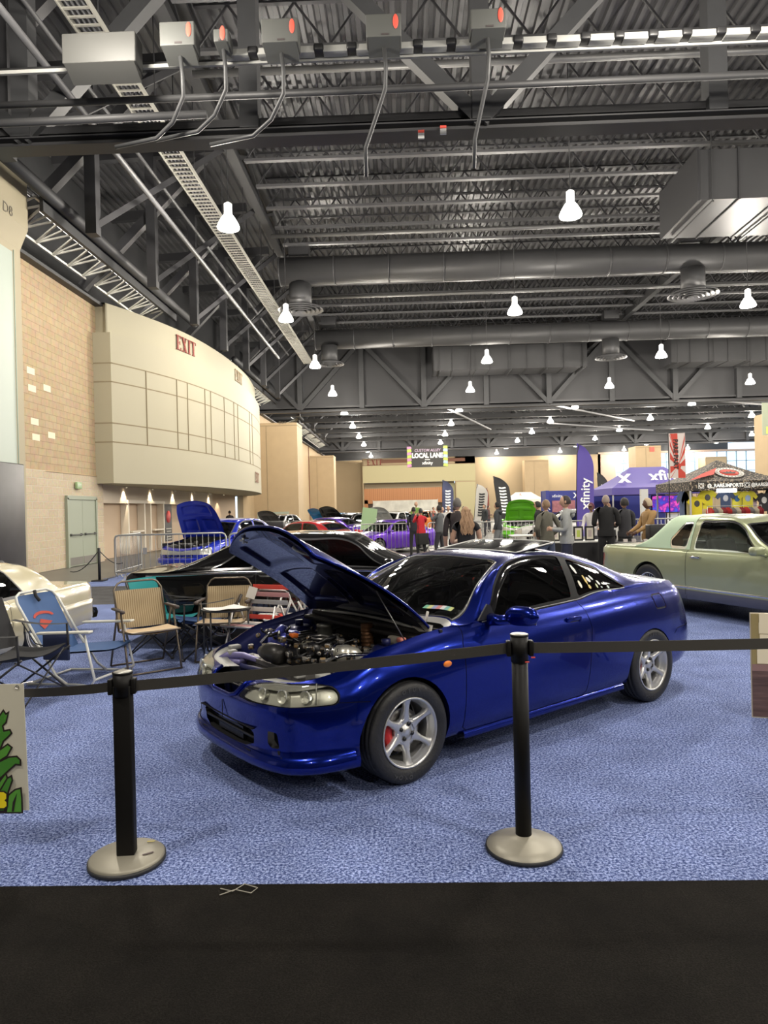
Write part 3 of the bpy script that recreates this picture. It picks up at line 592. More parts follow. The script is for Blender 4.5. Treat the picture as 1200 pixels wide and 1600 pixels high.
# round supply ducts with diffusers
for y, lb in ((30.6, 'large round grey duct crossing the hall, nearer of the two'), (43.0, 'large round grey duct crossing the hall, farther of the two')):
    t = thing('round_duct', lb, 'duct', (0, y, 12.25)); b = MB(); b.tube([(-5.2, 0, 0), (34, 0, 0)], .60, 28); x = -5.2
    while x < 34: b.lathe([(.60, -.03), (.63, -.03), (.63, .03), (.60, .03)], (x, 0, 0), axis='X', n=28); x += 2.4
    b.build('duct_tube', DUCTM, t)
for x, y, r, lb in ((-4.35, 30.7, 1.0, 'round ring diffuser at the left end of the nearer duct'), (12.75, 30.3, 1.05, 'round ring diffuser at the right of the nearer duct'), (12.95, 42.8, .95, 'round ring diffuser right of centre on the farther duct'), (-4.3, 42.3, .9, 'round ring diffuser at the left end of the farther duct')):
    t = thing('ceiling_diffuser', lb, 'air diffuser', (x, y, 10.55)); b = MB(); b.tube([(0, 0, .12), (0, 0, 1.14)], [.50, .50], 24); b.build('neck', DUCTM, t); b = MB(); b.rbox((0, 0, 2.6), (.9, .7, .5), .02); b.beam((.3, 0, 2.8), (.3, 0, 3.5), .04, .04); b.build('damper_box', DARK2, t); b = MB()
    for k in range(5): rr = r*(1-.19*k); b.lathe([(rr, .0-.03*k), (rr-.02, .06-.03*k), (rr-.16*r, .13-.03*k), (rr-.15*r, .10-.03*k), (rr, .0-.03*k)], n=36)
    b.build('rings', mat('diffuser_grey', (.16, .16, .165), .4, .3), t)
def rect_duct(x0, x1, y0, y1, z0, z1, lb):
    t = thing('rectangular_duct', lb, 'duct', ((x0+x1)/2, (y0+y1)/2, z0)); w, d, h = x1-x0, y1-y0, z1-z0; b = MB(); b.box((0, 0, h/2), (w, d, h)); b.build('duct_body', DUCTM, t); k = -w/2
    while k <= w/2+.01: MB().box((k, 0, h/2), (.05, d+.08, h+.08)).build('flange', DARK2, t); k += 1.25
    for q in range(int(w/2.4)+1): xx = -w/2+.4+q*2.4; b = MB(); b.beam((xx, -d/2-.1, -.09), (xx, d/2+.1, -.09), .06, .06); b.beam((xx, -d/2-.05, -.1), (xx, -d/2-.05, 14.4-z0), .025, .025); b.build('hanger', GALV, t)
    return t
t = rect_duct(9.4, 22, 21.8, 24.9, 11.0, 12.55, 'big dark rectangular duct high at the right'); b = MB(); b.beam((.5-6.3, -1.2, .3), (-6.3, 1.5, -.35), .9, .3) if 0 else None
rect_duct(2.3, 12.6, 46.9, 49.0, 10.9, 12.5, 'long ribbed rectangular duct at mid hall centre'); rect_duct(18.2, 30, 46.9, 49.0, 11.0, 12.6, 'long ribbed rectangular duct at mid hall right')
for y in (17.2, 27.5, 35.6):
    b = MB(); b.tube([(-5, y, 12.6), (38, y, 12.6)], .09, 8); tag(b.build('roof_pipe', mat('pipe_light', (.22, .22, .22), .4, .5)), 'thin pale pipe crossing under the roof joists', 'pipe', 'pale cross pipes')
random.seed(5)
for k, (x0, y0, x1, y1) in enumerate(((3, 52.5, 9, 70), (10, 52, 22, 66), (14, 66, 27, 75), (24, 54, 38, 62))):
    b = MB(); b.beam((x0, y0, 9.4), (x1, y1, 9.4), .12, .12); tag(b.build('diagonal_strut', mat('strut_pale', (.24, .24, .25), .5)), 'pale diagonal strut under the far roof', 'brace', 'far diagonal struts')
for y in (55, 59, 63.5, 68, 72.5, 77, 82, 91, 95):
    b = MB(); b.box((17, y, 9.9), (58, .3, .35)); x = -10
    while x < 44: b.beam((x, y, 9.9), (x+2.2, y, 12.6), .12, .12); b.beam((x+4.4, y, 9.9), (x+2.2, y, 12.6), .12, .12); x += 4.4
    tag(b.build('far_roof_beam', DARK), 'dark cross beam under the far part of the roof', 'beam', 'far cross beams')
NUMW = ['first', 'second', 'third', 'fourth', 'fifth', 'sixth', 'seventh', 'eighth', 'ninth', 'tenth', 'eleventh', 'twelfth', 'thirteenth', 'fourteenth', 'fifteenth', 'sixteenth', 'seventeenth', 'eighteenth', 'nineteenth', 'twentieth']
def numw(n): return NUMW[n] if n < 20 else (['twenty', 'thirty', 'forty'][(n+1)//10-2]+'-'+NUMW[(n+1) % 10-1] if (n+1) % 10 else ['thirtieth', 'fortieth', 'fiftieth'][(n+1)//10-3])
for base, txt in (('roof_joist', 'dark open-web roof joist under the deck, %s counting away from the camera'), ('knee_brace', 'dark sloping steel brace over the left wall, %s counting away from the camera'), ('roof_pipe', 'pale pipe crossing under the roof joists, %s counting away from the camera'), ('diagonal_strut', 'pale diagonal strut under the far roof, %s counting from the left'), ('far_roof_beam', 'dark cross beam under the far roof, %s counting away from the camera')):
    L_ = sorted([o for o in bpy.data.objects if o.name.split('.')[0] == base], key=lambda o: (sum((v.co.y for v in o.data.vertices))/len(o.data.vertices)+o.location.y) if o.type == 'MESH' and base != 'diagonal_strut' else (o.data.vertices[0].co.x if o.type == 'MESH' else 0))
    for i_, o in enumerate(L_): o['label'] = txt % numw(i_)
# ------------------------------------------------------------------ high-bay lamps
GLOWL = mat('lamp_glow', (1, 1, 1), .5, emit=(1.0, .95, .86), estr=LAMP_EMIT)
lm = thing('high_bay_lamp', '', 'lamp'); b = MB(); b.tube([(0, 0, .37), (0, 0, .66)], .11, 16); b.tube([(0, 0, .66), (0, 0, .71)], [.11, .04], 16); b.build('ballast_housing', mat('ballast_white', (.7, .7, .68), .5, emit=(1, .97, .9), estr=1.6), lm)
b = MB(); b.lathe([(.10, .38), (.14, .34), (.20, .25), (.27, .12), (.30, .04), (.285, 0), (0, -.04)], n=24); b.build('prismatic_reflector', GLOWL, lm); b = MB(); b.tube([(0, 0, .7), (0, 0, 5.27)], .012, 6); b.build('hanging_rod', DARK2, lm)
pl_ = bpy.data.lights.new('high_bay_light', 'POINT'); pl_.energy = LAMP_W; pl_.color = LAMP_COL; pl_.shadow_soft_size = .30
ORD = ['first', 'second', 'third', 'fourth', 'fifth', 'sixth', 'seventh', 'eighth', 'ninth', 'tenth', 'eleventh', 'twelfth']
rows = ['the leftmost row', 'the second row from the left', 'the third row from the left', 'the fourth row from the left', 'the fifth row from the left', 'the rightmost row']
first = True
for i, x in enumerate(LAMP_XS+[32.1, 41.2]):
    for j in range(-3, 10):
        y = LAMP_Y0+LAMP_DY*j
        if i > 3 and j < 1: continue
        if first: o = lm; first = False
        else: o = copy_tree(lm)
        o.location = (x, y, LAMP_Z-.25)
        vis = abs(x)/y < .6 if y > 5 else False
        if j < 0: o['label'] = 'out-of-frame high-bay lamp, %s back in %s' % (ORD[-j-1], rows[i])
        else: o['label'] = 'bright high-bay lamp, %s from the camera in %s' % (ORD[j], rows[i])
        q = bpy.data.objects.new('lamp_light', pl_); COL.objects.link(q); q.location = (0, 0, -.12); q.parent = o
# hanging sign
t = thing('hanging_sign', 'dark hanging banner sign reading LOCAL LANE with bright striped ends', 'sign', (1.78, 48.6, 4.5)); b = MB(); b.box((0, 0, .73), (2.85, .05, 1.46)); b.build('board', mat('sign_charcoal', (.045, .043, .04), .6), t)
SW = mat('sign_white', (.85, .85, .82), .6, emit=(1, 1, .95), estr=.25); text('LOCAL LANE', .46, SW, t, front(0, -.03, .80), bold=.022, sx=.80); text('CUSTOM ALLEY', .27, mat('sign_lilac', (.55, .42, .55), .6), t, front(0, -.03, 1.17), bold=.004, sx=.95, shear=.2); text('xfinity', .30, SW, t, front(0, -.03, .28), bold=.006); b = MB(); b.box((0, -.035, .52), (.36, .01, .04)); b.build('rule', SW, t)
cs = [mat('sign_pink', (.62, .28, .48), .6), mat('sign_lime', (.50, .68, .12), .6), mat('sign_sky', (.42, .55, .75), .6)]
for s in (-1, 1):
    b = MB()
    for k in range(7): z = .0+.21*k; b.add([(s*1.42, -.03, z), (s*1.10, -.03, z+.05), (s*1.14, -.03, min(1.46, z+.24)), (s*1.42, -.03, min(1.46, z+.2))], [(0, 1, 2, 3)], (k % 2) if s < 0 else (1 if k % 2 == 0 else 2))
    b.build('stripe_end', cs, t)
b = MB(); 
for s in (-1, 1): b.tube([(s*1.3, 0, 1.46), (s*1.3, 2.3, 4.42)], .012, 5)
b.build('hang_wires', GALV, t)
# small items on the near truss
for x, z, lb in ((.95, 8.93, 'small white tag hanging from the near truss, larger one with a red top'), (.52, 8.86, 'small white tag hanging from the near truss, smaller one')):
    b = MB(); b.box((x, 13.5, z), (.12, .04, .12)); o = tag(b.build('hanging_tag', WHT), lb, 'tag'); b = MB(); b.box((x, 13.49, z+.07), (.12, .05, .05)); b.build('red_band', REDM, o)
# ------------------------------------------------------------------ blue coupe: body tables (metres, x forward, y left, z up)
HP = [(2.08, 0), (2.075, .25), (2.05, .45), (1.985, .62), (1.87, .745), (1.72, .81), (1.50, .838), (1.25, .842), (.92, .848), (.68, .85), (.44, .852), (.15, .853), (-.25, .853), (-.6, .853), (-.95, .85), (-1.3, .845), (-1.62, .825), (-1.9, .775), (-2.08, .66), (-2.16, .45), (-2.185, .2), (-2.19, 0)]
HT = [None]*22
HT[0] = [(.15, .19), (.03, .165), (.0, .20), (.025, .27), (.01, .40), (.0, .50), (.02, .56), (.05, .595), (.10, .615)]
HT[3] = [(.15, .19), (.03, .165), (.0, .20), (.025, .27), (.01, .40), (.0, .50), (.02, .57), (.05, .615), (.12, .645)]
HT[5] = [(.15, .19), (.02, .175), (.01, .21), (.02, .30), (.0, .42), (.0, .52), (.02, .60), (.06, .66), (.14, .695)]
HT[6] = [(.15, .20), (.03, .18), (.015, .22), (.005, .32), (.0, .44), (.0, .55), (.02, .665), (.06, .735), (.13, .77)]
HT[8] = [(.17, .20), (.06, .19), (.03, .25), (.01, .34), (.0, .47), (.002, .60), (.025, .72), (.055, .795), (.12, .855)]
HT[10] = [(.17, .20), (.06, .19), (.03, .25), (.01, .34), (.0, .48), (.005, .62), (.03, .73), (.065, .80), (.10, .852)]
HT[14] = [(.17, .20), (.06, .20), (.03, .26), (.01, .35), (.0, .50), (.005, .65), (.03, .77), (.075, .855), (.135, .918)]
HT[17] = [(.17, .25), (.06, .24), (.03, .29), (.01, .38), (.0, .50), (.01, .62), (.04, .77), (.08, .86), (.15, .925)]
HT[19] = [(.17, .26), (.05, .25), (.0, .30), (-.01, .38), (.0, .49), (.03, .56), (.07, .68), (.10, .82), (.15, .90)]
HT[21] = [(.17, .26), (.05, .25), (.0, .30), (-.01, .38), (.0, .49), (.03, .56), (.07, .68), (.10, .82), (.15, .90)]
HG = [((.90, .70, .868), (.89, .66, .872), (1.08, .905)),
      ((.68, .738, .875), (.68, .645, .955), (.87, 1.00)),
      ((.44, .64, 1.10), (.44, .575, 1.09), (.60, 1.12)),
      ((.15, .575, 1.19), (.13, .495, 1.215), (.24, 1.235)),
      ((-.25, .555, 1.20), (-.25, .47, 1.245), (-.25, 1.275)),
      ((-.6, .575, 1.12), (-.6, .47, 1.215), (-.62, 1.265)),
      ((-.95, .665, .975), (-.95, .49, 1.13), (-.98, 1.20)),
      ((-1.3, .66, .96), (-1.3, .53, 1.02), (-1.33, 1.09)),
      ((-1.62, .62, .95), (-1.62, .55, .96), (-1.64, .995)),
      (None, None, (-1.85, .965)), (None, None, (-1.95, .952)), (None, None, (-2.0, .945)), (None, None, (-2.03, .935)), (None, None, (-2.042, .93))]
# ------------------------------------------------------------------ car parts shared by every car
RUB = mat('tyre_rubber', (.018, .018, .019), .55, bump=.3, nscale=60)
BLK = mat('black_plastic', (.012, .012, .013), .45)
MBLK = mat('matte_black', (.006, .006, .007), .8)
CHR = mat('chrome', (.75, .75, .76), .12, 1.0)
SIL = mat('silver_alloy', (.64, .64, .63), .33, .75)
STEEL = mat('brushed_steel', (.38, .37, .36), .35, .9)
DIRTY = mat('greasy_alloy', (.20, .19, .18), .45, .6, noise=.5, nscale=30)
RED = mat('red_caliper', (.45, .02, .02), .35)
RUST = mat('heat_stained_steel', (.20, .10, .05), .45, .7, noise=.6, nscale=14)
GLT = glassmat('tinted_glass', (.10, .105, .11)); GLW = glassmat('windshield_glass', (.34, .37, .36)); GLC = glassmat('clear_glass', (.86, .88, .88))
def grow(poly, d):
    p = np.array(poly, float); n = len(p); A = sum(p[i][0]*p[(i+1) % n][1]-p[(i+1) % n][0]*p[i][1] for i in range(n)); s = 1 if A > 0 else -1; out = []
    for i in range(n):
        a = p[i]-p[i-1]; b = p[(i+1) % n]-p[i]; a = a/np.hypot(*a); b = b/np.hypot(*b); na = np.array([a[1], -a[0]])*s; nb = np.array([b[1], -b[0]])*s
        m = na+nb; m = m/max(np.hypot(*m), .3); k = 1/max(m.dot(na), .5); out.append(tuple(p[i]+m*d*k))
    return out
def make_wheel(parent, loc, flip, r=.298, w=.2, rim=.205, style='six', first={}, calip=True, rimmat=None, rz=0, spin=0.0, whitewall=False):
    # wheel > tyre, brake_disc, caliper, lug_nut ; local y points outward
    rimmat = rimmat or SIL; key = (r, w, rim, style, rimmat.name, whitewall)
    if key in first:
        src = first[key]; o = src.copy(); COL.objects.link(o); o.parent = parent
        for ch in list(src.children): q = ch.copy(); COL.objects.link(q); q.parent = o
    else:
        m = MB(); h = w/2
        m.lathe([(rim*.93, -h), (rim, -h), (rim*.97, -h+.012), (rim*.88, -h+.03), (rim*.86, .01), (rim*.90, h-.03), (rim*.97, h-.012), (rim+.003, h-.002), (rim-.006, h+.004), (rim*.93, h-.012), (rim*.90, h-.045), (rim*.86, h-.06)], axis='Y', n=48)
        if style in ('six', 'five', 'ten'):
            N = dict(six=6, five=5, ten=10)[style]; m.lathe([(.0, h-.035), (.028, h-.033), (.034, h-.045), (.062, h-.045), (.078, h-.038), (.084, h-.06), (.07, h-.10), (0, h-.10)], axis='Y', n=36)
            for k in range(N):
                M = Matrix.Rotation(-spin+2*PI*k/N, 4, 'Y'); wid = .030 if N == 6 else (.036 if N == 5 else .017)
                P = []
                for s_, ww, y in ((.055, wid*1.35, h-.040), (.085, wid*.85, h-.037), (.12, wid*.56, h-.030), (.155, wid*.55, h-.022), (rim*.88, wid*.75, h-.017), (rim*.965, wid*1.3, h-.012)):
                    P.append([M @ Vector((s_, y-.035, -ww)), M @ Vector((s_, y-.006, -ww)), M @ Vector((s_, y, -ww*.55)), M @ Vector((s_, y, ww*.55)), M @ Vector((s_, y-.006, ww)), M @ Vector((s_, y-.035, ww))])
                m.grid(P)
        elif style == 'dish':
            m.lathe([(0, h-.02), (.05, h-.02), (.07, h-.03), (.09, h-.055), (rim*.75, h-.05), (rim*.86, h-.045)], axis='Y', n=36)
        elif style == 'wire':
            m.lathe([(0, h+.01), (.03, h+.01), (.045, h-.01), (.045, h-.07), (0, h-.07)], axis='Y', n=24)
            for k in range(40):
                a = 2*PI*k/40; b = a+(.35 if k % 2 else -.35); m.tube([(.045*math.cos(a), h-.015-(k % 3)*.02, .045*math.sin(a)), (rim*.9*math.cos(b), h-.03-(k % 2)*.03, rim*.9*math.sin(b))], .0022, 5)
        o = m.build('wheel', rimmat, parent)
        t = MB(); prof = [(rim*.99, -h*.9), (r-.055, -h*1.06), (r-.02, -h*1.03), (r-.004, -h*.86)]
        for q in (-.55, -.2, .2, .55): prof += [(r, h*(q-.12)), (r, h*(q+.12)), (r-.008, h*(q+.14)), (r-.008, h*(q+.2))]
        prof += [(r-.004, h*.88), (r-.02, h*1.03), (r-.045, h*1.07), (r-.07, h*1.06), (rim*1.03, h*.98), (rim*.99, h*.93)]
        t.lathe(prof, axis='Y', n=72)
        to = t.build('tyre', RUB, o)
        if whitewall: MB().lathe([(r-.075, h*1.07), (r-.03, h*1.06)], axis='Y', n=64).build('white_wall', mat('tyre_white', (.75, .73, .68), .6), o)
        d = MB(); d.lathe([(.06, h-.10), (.06, h-.085), (.128, h-.085), (.128, h-.105), (.06, h-.105)], axis='Y', n=40); d.build('brake_disc', STEEL, o)
        b = MB(); b.lathe([(.0, -h), (rim*.9, -h)], axis='Y', n=40); b.build('hub_backing', MBLK, o)
        if calip:
            c = MB(); c.grid([[Vector((rr*math.cos(a), y, rr*math.sin(a))) for rr, y in ((.088, h-.075), (.092, h-.062), (.135, h-.060), (.142, h-.075), (.142, h-.12))] for a in [R(v) for v in range(-35, 36, 10)]]); c.build('caliper', RED, o)
            for k in range(4):
                a = k*PI/2+.4; MB().tube([(.045*math.cos(a), h-.05, .045*math.sin(a)), (.045*math.cos(a), h-.034, .045*math.sin(a))], .012, 6).build('lug_nut', BLK, o)
        first[key] = o
    o.location = loc; o.rotation_euler = (0, 0, (PI if flip else 0)+rz); return o
def seat(parent, x, y, z=.22, m=None, name='car_seat', h=.62, w=.48):
    m = m or mat('seat_cloth', (.02, .02, .022), .9); b = MB()
    b.rbox((x, y, z+.16), (.50, w, .16), .05); b.rbox((x-.30, y, z+.18+h/2), (.14, w-.02, h), .05, ry=-.25); b.rbox((x-.40, y, z+.27+h), (.10, .26, .17), .04, ry=-.2)
    return b.build(name, m, parent)
def circ(cx, cz, r, a0, a1, n): return [(cx+r*math.cos(R(a0+(a1-a0)*i/n)), cz+r*math.sin(R(a0+(a1-a0)*i/n))) for i in range(n+1)]
def arch_poly(B, cx, cz, r, near_u, zlow=None, n=20):
    # uv polygon of a wheel opening; the ends run off the lower edge
    o = []
    for x, z in circ(cx, cz, r, -12, 192, n): o.append(B.uv_of_xz(x, z, near_u-(x-cx), .3))
    return [(o[0][0], -.05)]+o+[(o[-1][0], -.05)]
def arch_lip(B, poly, parent, m, depth=.05, name='arch_lip', w=.012):
    # rolled lip and liner behind a wheel opening, both sides
    P = B.ev([p[0] for p in poly[1:-1]], [p[1] for p in poly[1:-1]])
    for s in (1, -1):
        b = MB(); rows = []
        for p in P:
            rows.append([Vector((p[0], p[1]*s, p[2])), Vector((p[0], (p[1]-depth)*s, p[2]+.004))])
        b.grid(rows); o = b.build(name, m, parent)
    return o
def patch2(name, data, m, parent, **k): return [patch(name, data, m, parent, mirror=q, **k) for q in (False, True)]
def wheel_well(parent, x, z, r, yo, w=.34, m=None):
    for s in (1, -1):
        b = MB(); rows = []
        for a in range(-10, 191, 12):
            ca, sa = math.cos(R(a)), math.sin(R(a)); rows.append([Vector((x+r*ca, s*yo, z+r*sa)), Vector((x+r*ca, s*(yo-w), z+r*sa)), Vector((x, s*(yo-w), z))])
        b.grid(rows); o = b.build('wheel_well', m or MBLK, parent)
    return o
# ------------------------------------------------------------------ the blue coupe
def hero():
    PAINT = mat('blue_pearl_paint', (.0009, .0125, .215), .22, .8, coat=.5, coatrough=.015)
    PDULL = mat('blue_underside_paint', (.010, .014, .085), .4, .2, coat=.3)
    LENS = glassmat('lamp_lens', (.93, .93, .88)); BOWL = mat('lamp_reflector', (.82, .82, .76), .35, .35); GREYP = mat('grey_lamp_housing', (.36, .36, .34), .5)
    AMB = mat('amber_lens', (.85, .22, .02), .2, coat=1); REDL = mat('red_lens', (.45, .01, .012), .12, coat=1); SEAM = mat('panel_gap', (.003, .003, .012), .6)
    root = thing('sports_coupe', 'glossy deep blue two-door coupe with raised bonnet, behind the belt barrier', 'car', (.485, 5.497, 0), -2.459)
    B = body_surf(HP, HT); G = cabin_surf(B, 8, HG); VT = B.tv[-1]
    af = arch_poly(B, 1.305, .292, .334, 1.42); ar = arch_poly(B, -1.25, .28, .318, 3.97)
    head = rounded([(.205, .562), (.25, .66), (.33, .745), (.45, .775), (.66, .765), (.80, .73), (.905, .68), (.938, .615), (.922, .548), (.74, .556), (.50, .556), (.32, .545)], .03)
    mouth = [(-.1, .235), (-.1, .345), (.30, .362), (.345, .335), (.335, .275), (.25, .245)]
    fog = rounded([(.47, .30), (.485, .375), (.555, .372), (.56, .285), (.50, .28)], .012)
    upper = [(-.1, .538), (.10, .535), (.165, .57), (.20, .66), (.23, VT+.1), (-.1, VT+.1)]
    door_f = [(1.885, VT+.05), (1.892, .738), (1.862, .66), (1.85, .5), (1.84, .16), (1.88, .135)]; door_b = [(1.88, .135), (3.05, .135), (3.09, .16), (3.12, .45), (3.152, .556), (3.142, .65), (3.14, .69), (3.115, .757), (3.11, VT+.05)]
    bump_s = [(.925, .557), (1.02, .53), (1.12, .498)]
    rb = [(4.30, .40), (4.36, .435), (4.6, .445), (5.0, .448), (5.75, .445)]
    fuel = rounded([(4.055, .69), (4.19, .69), (4.215, .595), (4.06, .595)], .02); fuel2 = grow(fuel, .012)
    tail = rounded([(4.62, .72), (4.62, .56), (4.75, .545), (5.72, .545), (5.72, .72)], .03)
    regs = [(None, af), (None, ar), ('grille', mouth), ('grille', upper), ('duct', fog), ('lens', head), ('gap', grow(head, .006)), ('tail', tail), ('gap', grow(tail, .006)),
            ('gap', strip(door_f, .006)), ('gap', strip(door_b, .006)), ('gap', strip(bump_s, .005)), ('gap', strip(rb, .006)), ('fuel', fuel), ('gap', fuel2),
            ('bumper', [(-.1, -.1), (-.1, VT+.1), (.24, VT+.1), (.24, .6), (.55, .55), (.925, .557), (1.12, .498), (1.16, -.1)]),
            ('door', door_f+door_b), ('rear_bumper', [(4.30, -.1), (4.30, .40), (4.36, .435), (4.6, .445), (5.75, .445), (5.75, -.1)]), ('body', None)]
    D = trim(B, regs, (0, B.U, 0, VT), .05, .035)
    patch('front_bumper', D['bumper'], PAINT, root, both=True); patch('rear_bumper', D['rear_bumper'], PAINT, root, both=True)
    patch('body_shell', D['body'], PAINT, root, both=True)
    patch2('panel_gap', D['gap'], SEAM, root, off=-.004)
    for mir in (False, True):
        d = patch('door', D['door'], PAINT, root, mirror=mir)
        s = -1 if mir else 1
        # handle: bezel cup with a lever
        h = MB(); p, n = B.ev([2.965], [.650], True); p = p[0]; h.rbox((p[0], s*(p[1]+.006), p[2]), (.155, .022, .034), .010); h.rbox((p[0]-.075, s*(p[1]+.008), p[2]-.008), (.028, .02, .045), .008); h.build('door_handle', PAINT, d)
        h = MB(); h.rbox((p[0]-.01, s*(p[1]+.000), p[2]-.024), (.10, .02, .022), .006); h.build('handle_recess', BLK, d)
        hl = patch('headlamp', D['lens'], LENS, root, mirror=mir); P_ = B.ev([.80]*8, np.linspace(.56, .73, 8)); MB().tube([(p[0]-.004, (-1 if mir else 1)*(p[1]-.004), p[2]) for p in P_], .0035, 6).build('lens_divider', GREYP, hl); hl['label'] = 'clear multi-chamber headlamp'
        patch('reflector', D['lens'], BOWL, hl, mirror=mir, off=-.035)
        for u, v, r in ((.42, .64, .034), (.58, .64, .038), (.73, .63, .034)):
            p, n = B.ev([u], [v], True); p = p[0]; n = n[0]; n = Vector((n[0], n[1]*s, n[2])); n = (n*.35+Vector((1, .1*s, 0))).normalized(); q = Vector((p[0], p[1]*s, p[2]))-n*.062
            Mx = Matrix.Translation(q) @ n.to_track_quat('Z', 'Y').to_matrix().to_4x4(); bw = MB(); bw.lathe([(.0, .0), (r*.5, .01), (r*.85, .03), (r, .058), (r*1.06, .058)], n=24, M=Mx); bw.ball((0, 0, 0), .013, 8, 6, M=None) if 0 else None
            bw.tube([q, q+n*.04], [.012, .006], 8); bw.build('lamp_bowl', BOWL, hl)
        # grey housing shelf above and behind the lens
        hb = MB(); us = np.linspace(.24, .90, 18); a = B.ev(us, [.70]*18); rows = []
        for p in a: rows.append([Vector((p[0]-.005, s*p[1], p[2]-.005)), Vector((p[0]-.06, s*(p[1]-.03), p[2]+.022)), Vector((p[0]-.15, s*(p[1]-.06), p[2]+.015)), Vector((p[0]-.16, s*(p[1]-.07), p[2]-.12))])
        hb.grid(rows); hb.rbox((1.80, s*.45, .655), (.06, .05, .03), .008); hb.rbox((1.72, s*.58, .66), (.08, .06, .03), .01); hb.build('lamp_housing', GREYP, hl)
        tl = patch('tail_lamp', D['tail'], REDL, root, mirror=mir)
        p, n = B.ev([1.703], [.557], True); mk = MB(); mk.ball((p[0][0], s*(p[0][1]+.002), p[0][2]), (.034, .012, .020), 16, 10); mk.build('side_marker', AMB, root)
        patch('fog_duct', D['duct'], MBLK, root, mirror=mir, off=-.05)
    patch('fuel_door', D['fuel'], PAINT, root)
    # lip line of the bumper and side sill highlights
    b = MB()
    for s in (1, -1):
        us = np.linspace(0, 1.02, 40); P = B.ev(us, [.215]*40); P2, N2 = B.ev(us, [.235]*40, True); rows = []
        for p, q, n in zip(P, P2, N2): rows.append([Vector((q[0]+n[0]*.001, s*(q[1]+n[1]*.001), q[2]+.006)), Vector((q[0]+n[0]*.016, s*(q[1]+n[1]*.016), q[2]-.004)), Vector((p[0]+n[0]*.020, s*(p[1]+n[1]*.020), p[2]-.02)), Vector((p[0]+n[0]*.018, s*(p[1]+n[1]*.018), p[2]-.055)), Vector((p[0]-n[0]*.02, s*(p[1]-n[1]*.02), p[2]-.075))])
        b.grid(rows)
        us = np.linspace(1.86, 3.58, 40); P, N = B.ev(us, [.118]*40, True); rows = []
        for p in P: rows.append([Vector((p[0], s*p[1], p[2]+.012)), Vector((p[0], s*(p[1]+.016), p[2])), Vector((p[0], s*(p[1]+.018), p[2]-.035)), Vector((p[0], s*(p[1]-.05), p[2]-.05))])
        b.grid(rows)
    b.build('sill_and_lip', PAINT, root)
    # mouth: duct box with dark mesh and bar
    g = MB()
    g.box((1.99, 0, .31), (.01, .74, .16)); g.box((2.02, 0, .375), (.10, .72, .006)); g.box((2.02, 0, .243), (.10, .66, .006))
    g.build('mouth_duct', MBLK, root)
    g = MB(); g.tube([(2.03, y, .31-.0*abs(y)) for y in np.linspace(-.34, .34, 12)], .012, 8); g.box((2.02, 0, .30), (.02, .34, .075)); g.build('mouth_bar', BLK, root)
    g = MB(); 
    for k in range(3): g.tube([(2.0-.02*k, y, .555+.014*k-.05*y*y) for y in np.linspace(-.2, .2, 10)], .006, 6)
    g.build('grille', BLK, root)
    us = [(.235, VT), (.215, .70), (.205, .66), (.17, .575), (.11, .54), (0, .538)]; P = B.ev([u for u, v in us], [v for u, v in us]); pts = [Vector((p[0]+.004, p[1], p[2])) for p in P]; pts += [Vector((p.x, -p.y, p.z)) for p in pts[-2::-1]]
    MB().tube(pts, .013, 8).build('grille_surround', PAINT, root)
    g = MB(); g.box((2.083, 0, .42), (.004, .004, .11)); g.build('plate_notch', SEAM, root)
    # wheel openings, wells, wheels
    for pl, x, z, r in ((af, 1.305, .292, .36), (ar, -1.25, .28, .345)):
        arch_lip(B, pl, root, PAINT, .04); wheel_well(root, x, z, r, .80)
    TL = mat('tyre_letter', (.055, .055, .055), .5)
    for x, f in ((1.285, 0), (1.285, 1), (-1.27, 0), (-1.27, 1)):
        w_ = make_wheel(root, (x, (-.735 if f else .735), .298), f, spin=R(90), rz=0)
        if not f:
            for a0 in (105, 300):
                for ci, ch_ in enumerate('TOYO'):
                    a = R(a0+ (-9*ci if a0 == 105 else -9*ci)); q = Vector((-math.cos(a), 0, math.sin(a))); M = frame((-.252*math.cos(PI-a)*1.0, .1085, .252*math.sin(a)), (math.sin(a)*-1 if 0 else -math.sin(a), 0, -math.cos(a)), (0, 1, 0))
                    text(ch_, .036, TL, w_, M, 'tyre_lettering', ext=.0006, bold=.001)
    b = MB(); b.box((0, 0, .235), (1.9, 1.5, .03)); b.box((1.75, 0, .24), (.5, 1.15, .02)); b.box((-1.85, 0, .30), (.55, 1.2, .02)); b.build('underbody', MBLK, root)
    # cabin
    ws = [(1.835, G.V+.1), (1.84, .36), (1.875, .195), (2.10, .212), (2.30, .232), (2.50, .245), (2.535, .30), (2.565, G.V+.1)]
    dg = rounded([(2.13, .012), (2.30, .085), (2.53, .140), (2.78, .150), (3.18, .187), (3.075, .014)], .02)
    qg = rounded([(3.155, .012), (3.26, .183), (3.61, .188), (3.745, .15), (3.785, .10), (3.745, .052)], .025)
    rg = [(3.62, G.V+.1), (3.585, .37), (3.80, .29), (4.05, .20), (4.15, .185), (4.28, .29), (4.36, .5), (4.38, G.V+.1)]
    sr = [(2.86, G.V+.1), (2.86, .28), (3.22, .28), (3.22, G.V+.1)]
    bp = grow(dg, .022)
    regs = [('ws', ws), ('trimw', grow(ws, .014)), ('dg', dg), ('qg', qg), ('trims', grow(dg, .016)), ('trims', grow(qg, .014)), ('trims', [(3.05, -.02), (3.18, .20), (3.28, .20), (3.18, -.02)]), ('rg', rg), ('trimw', grow(rg, .014)), (None, sr),
            ('cowl', [(1.7, .05), (1.7, G.V+.1), (1.83, G.V+.1), (1.83, .3), (1.85, .16), (1.80, .05)]), ('roof', None)]
    D = trim(G, regs, (G.u0, G.u1, 0, G.V), .045, .035)
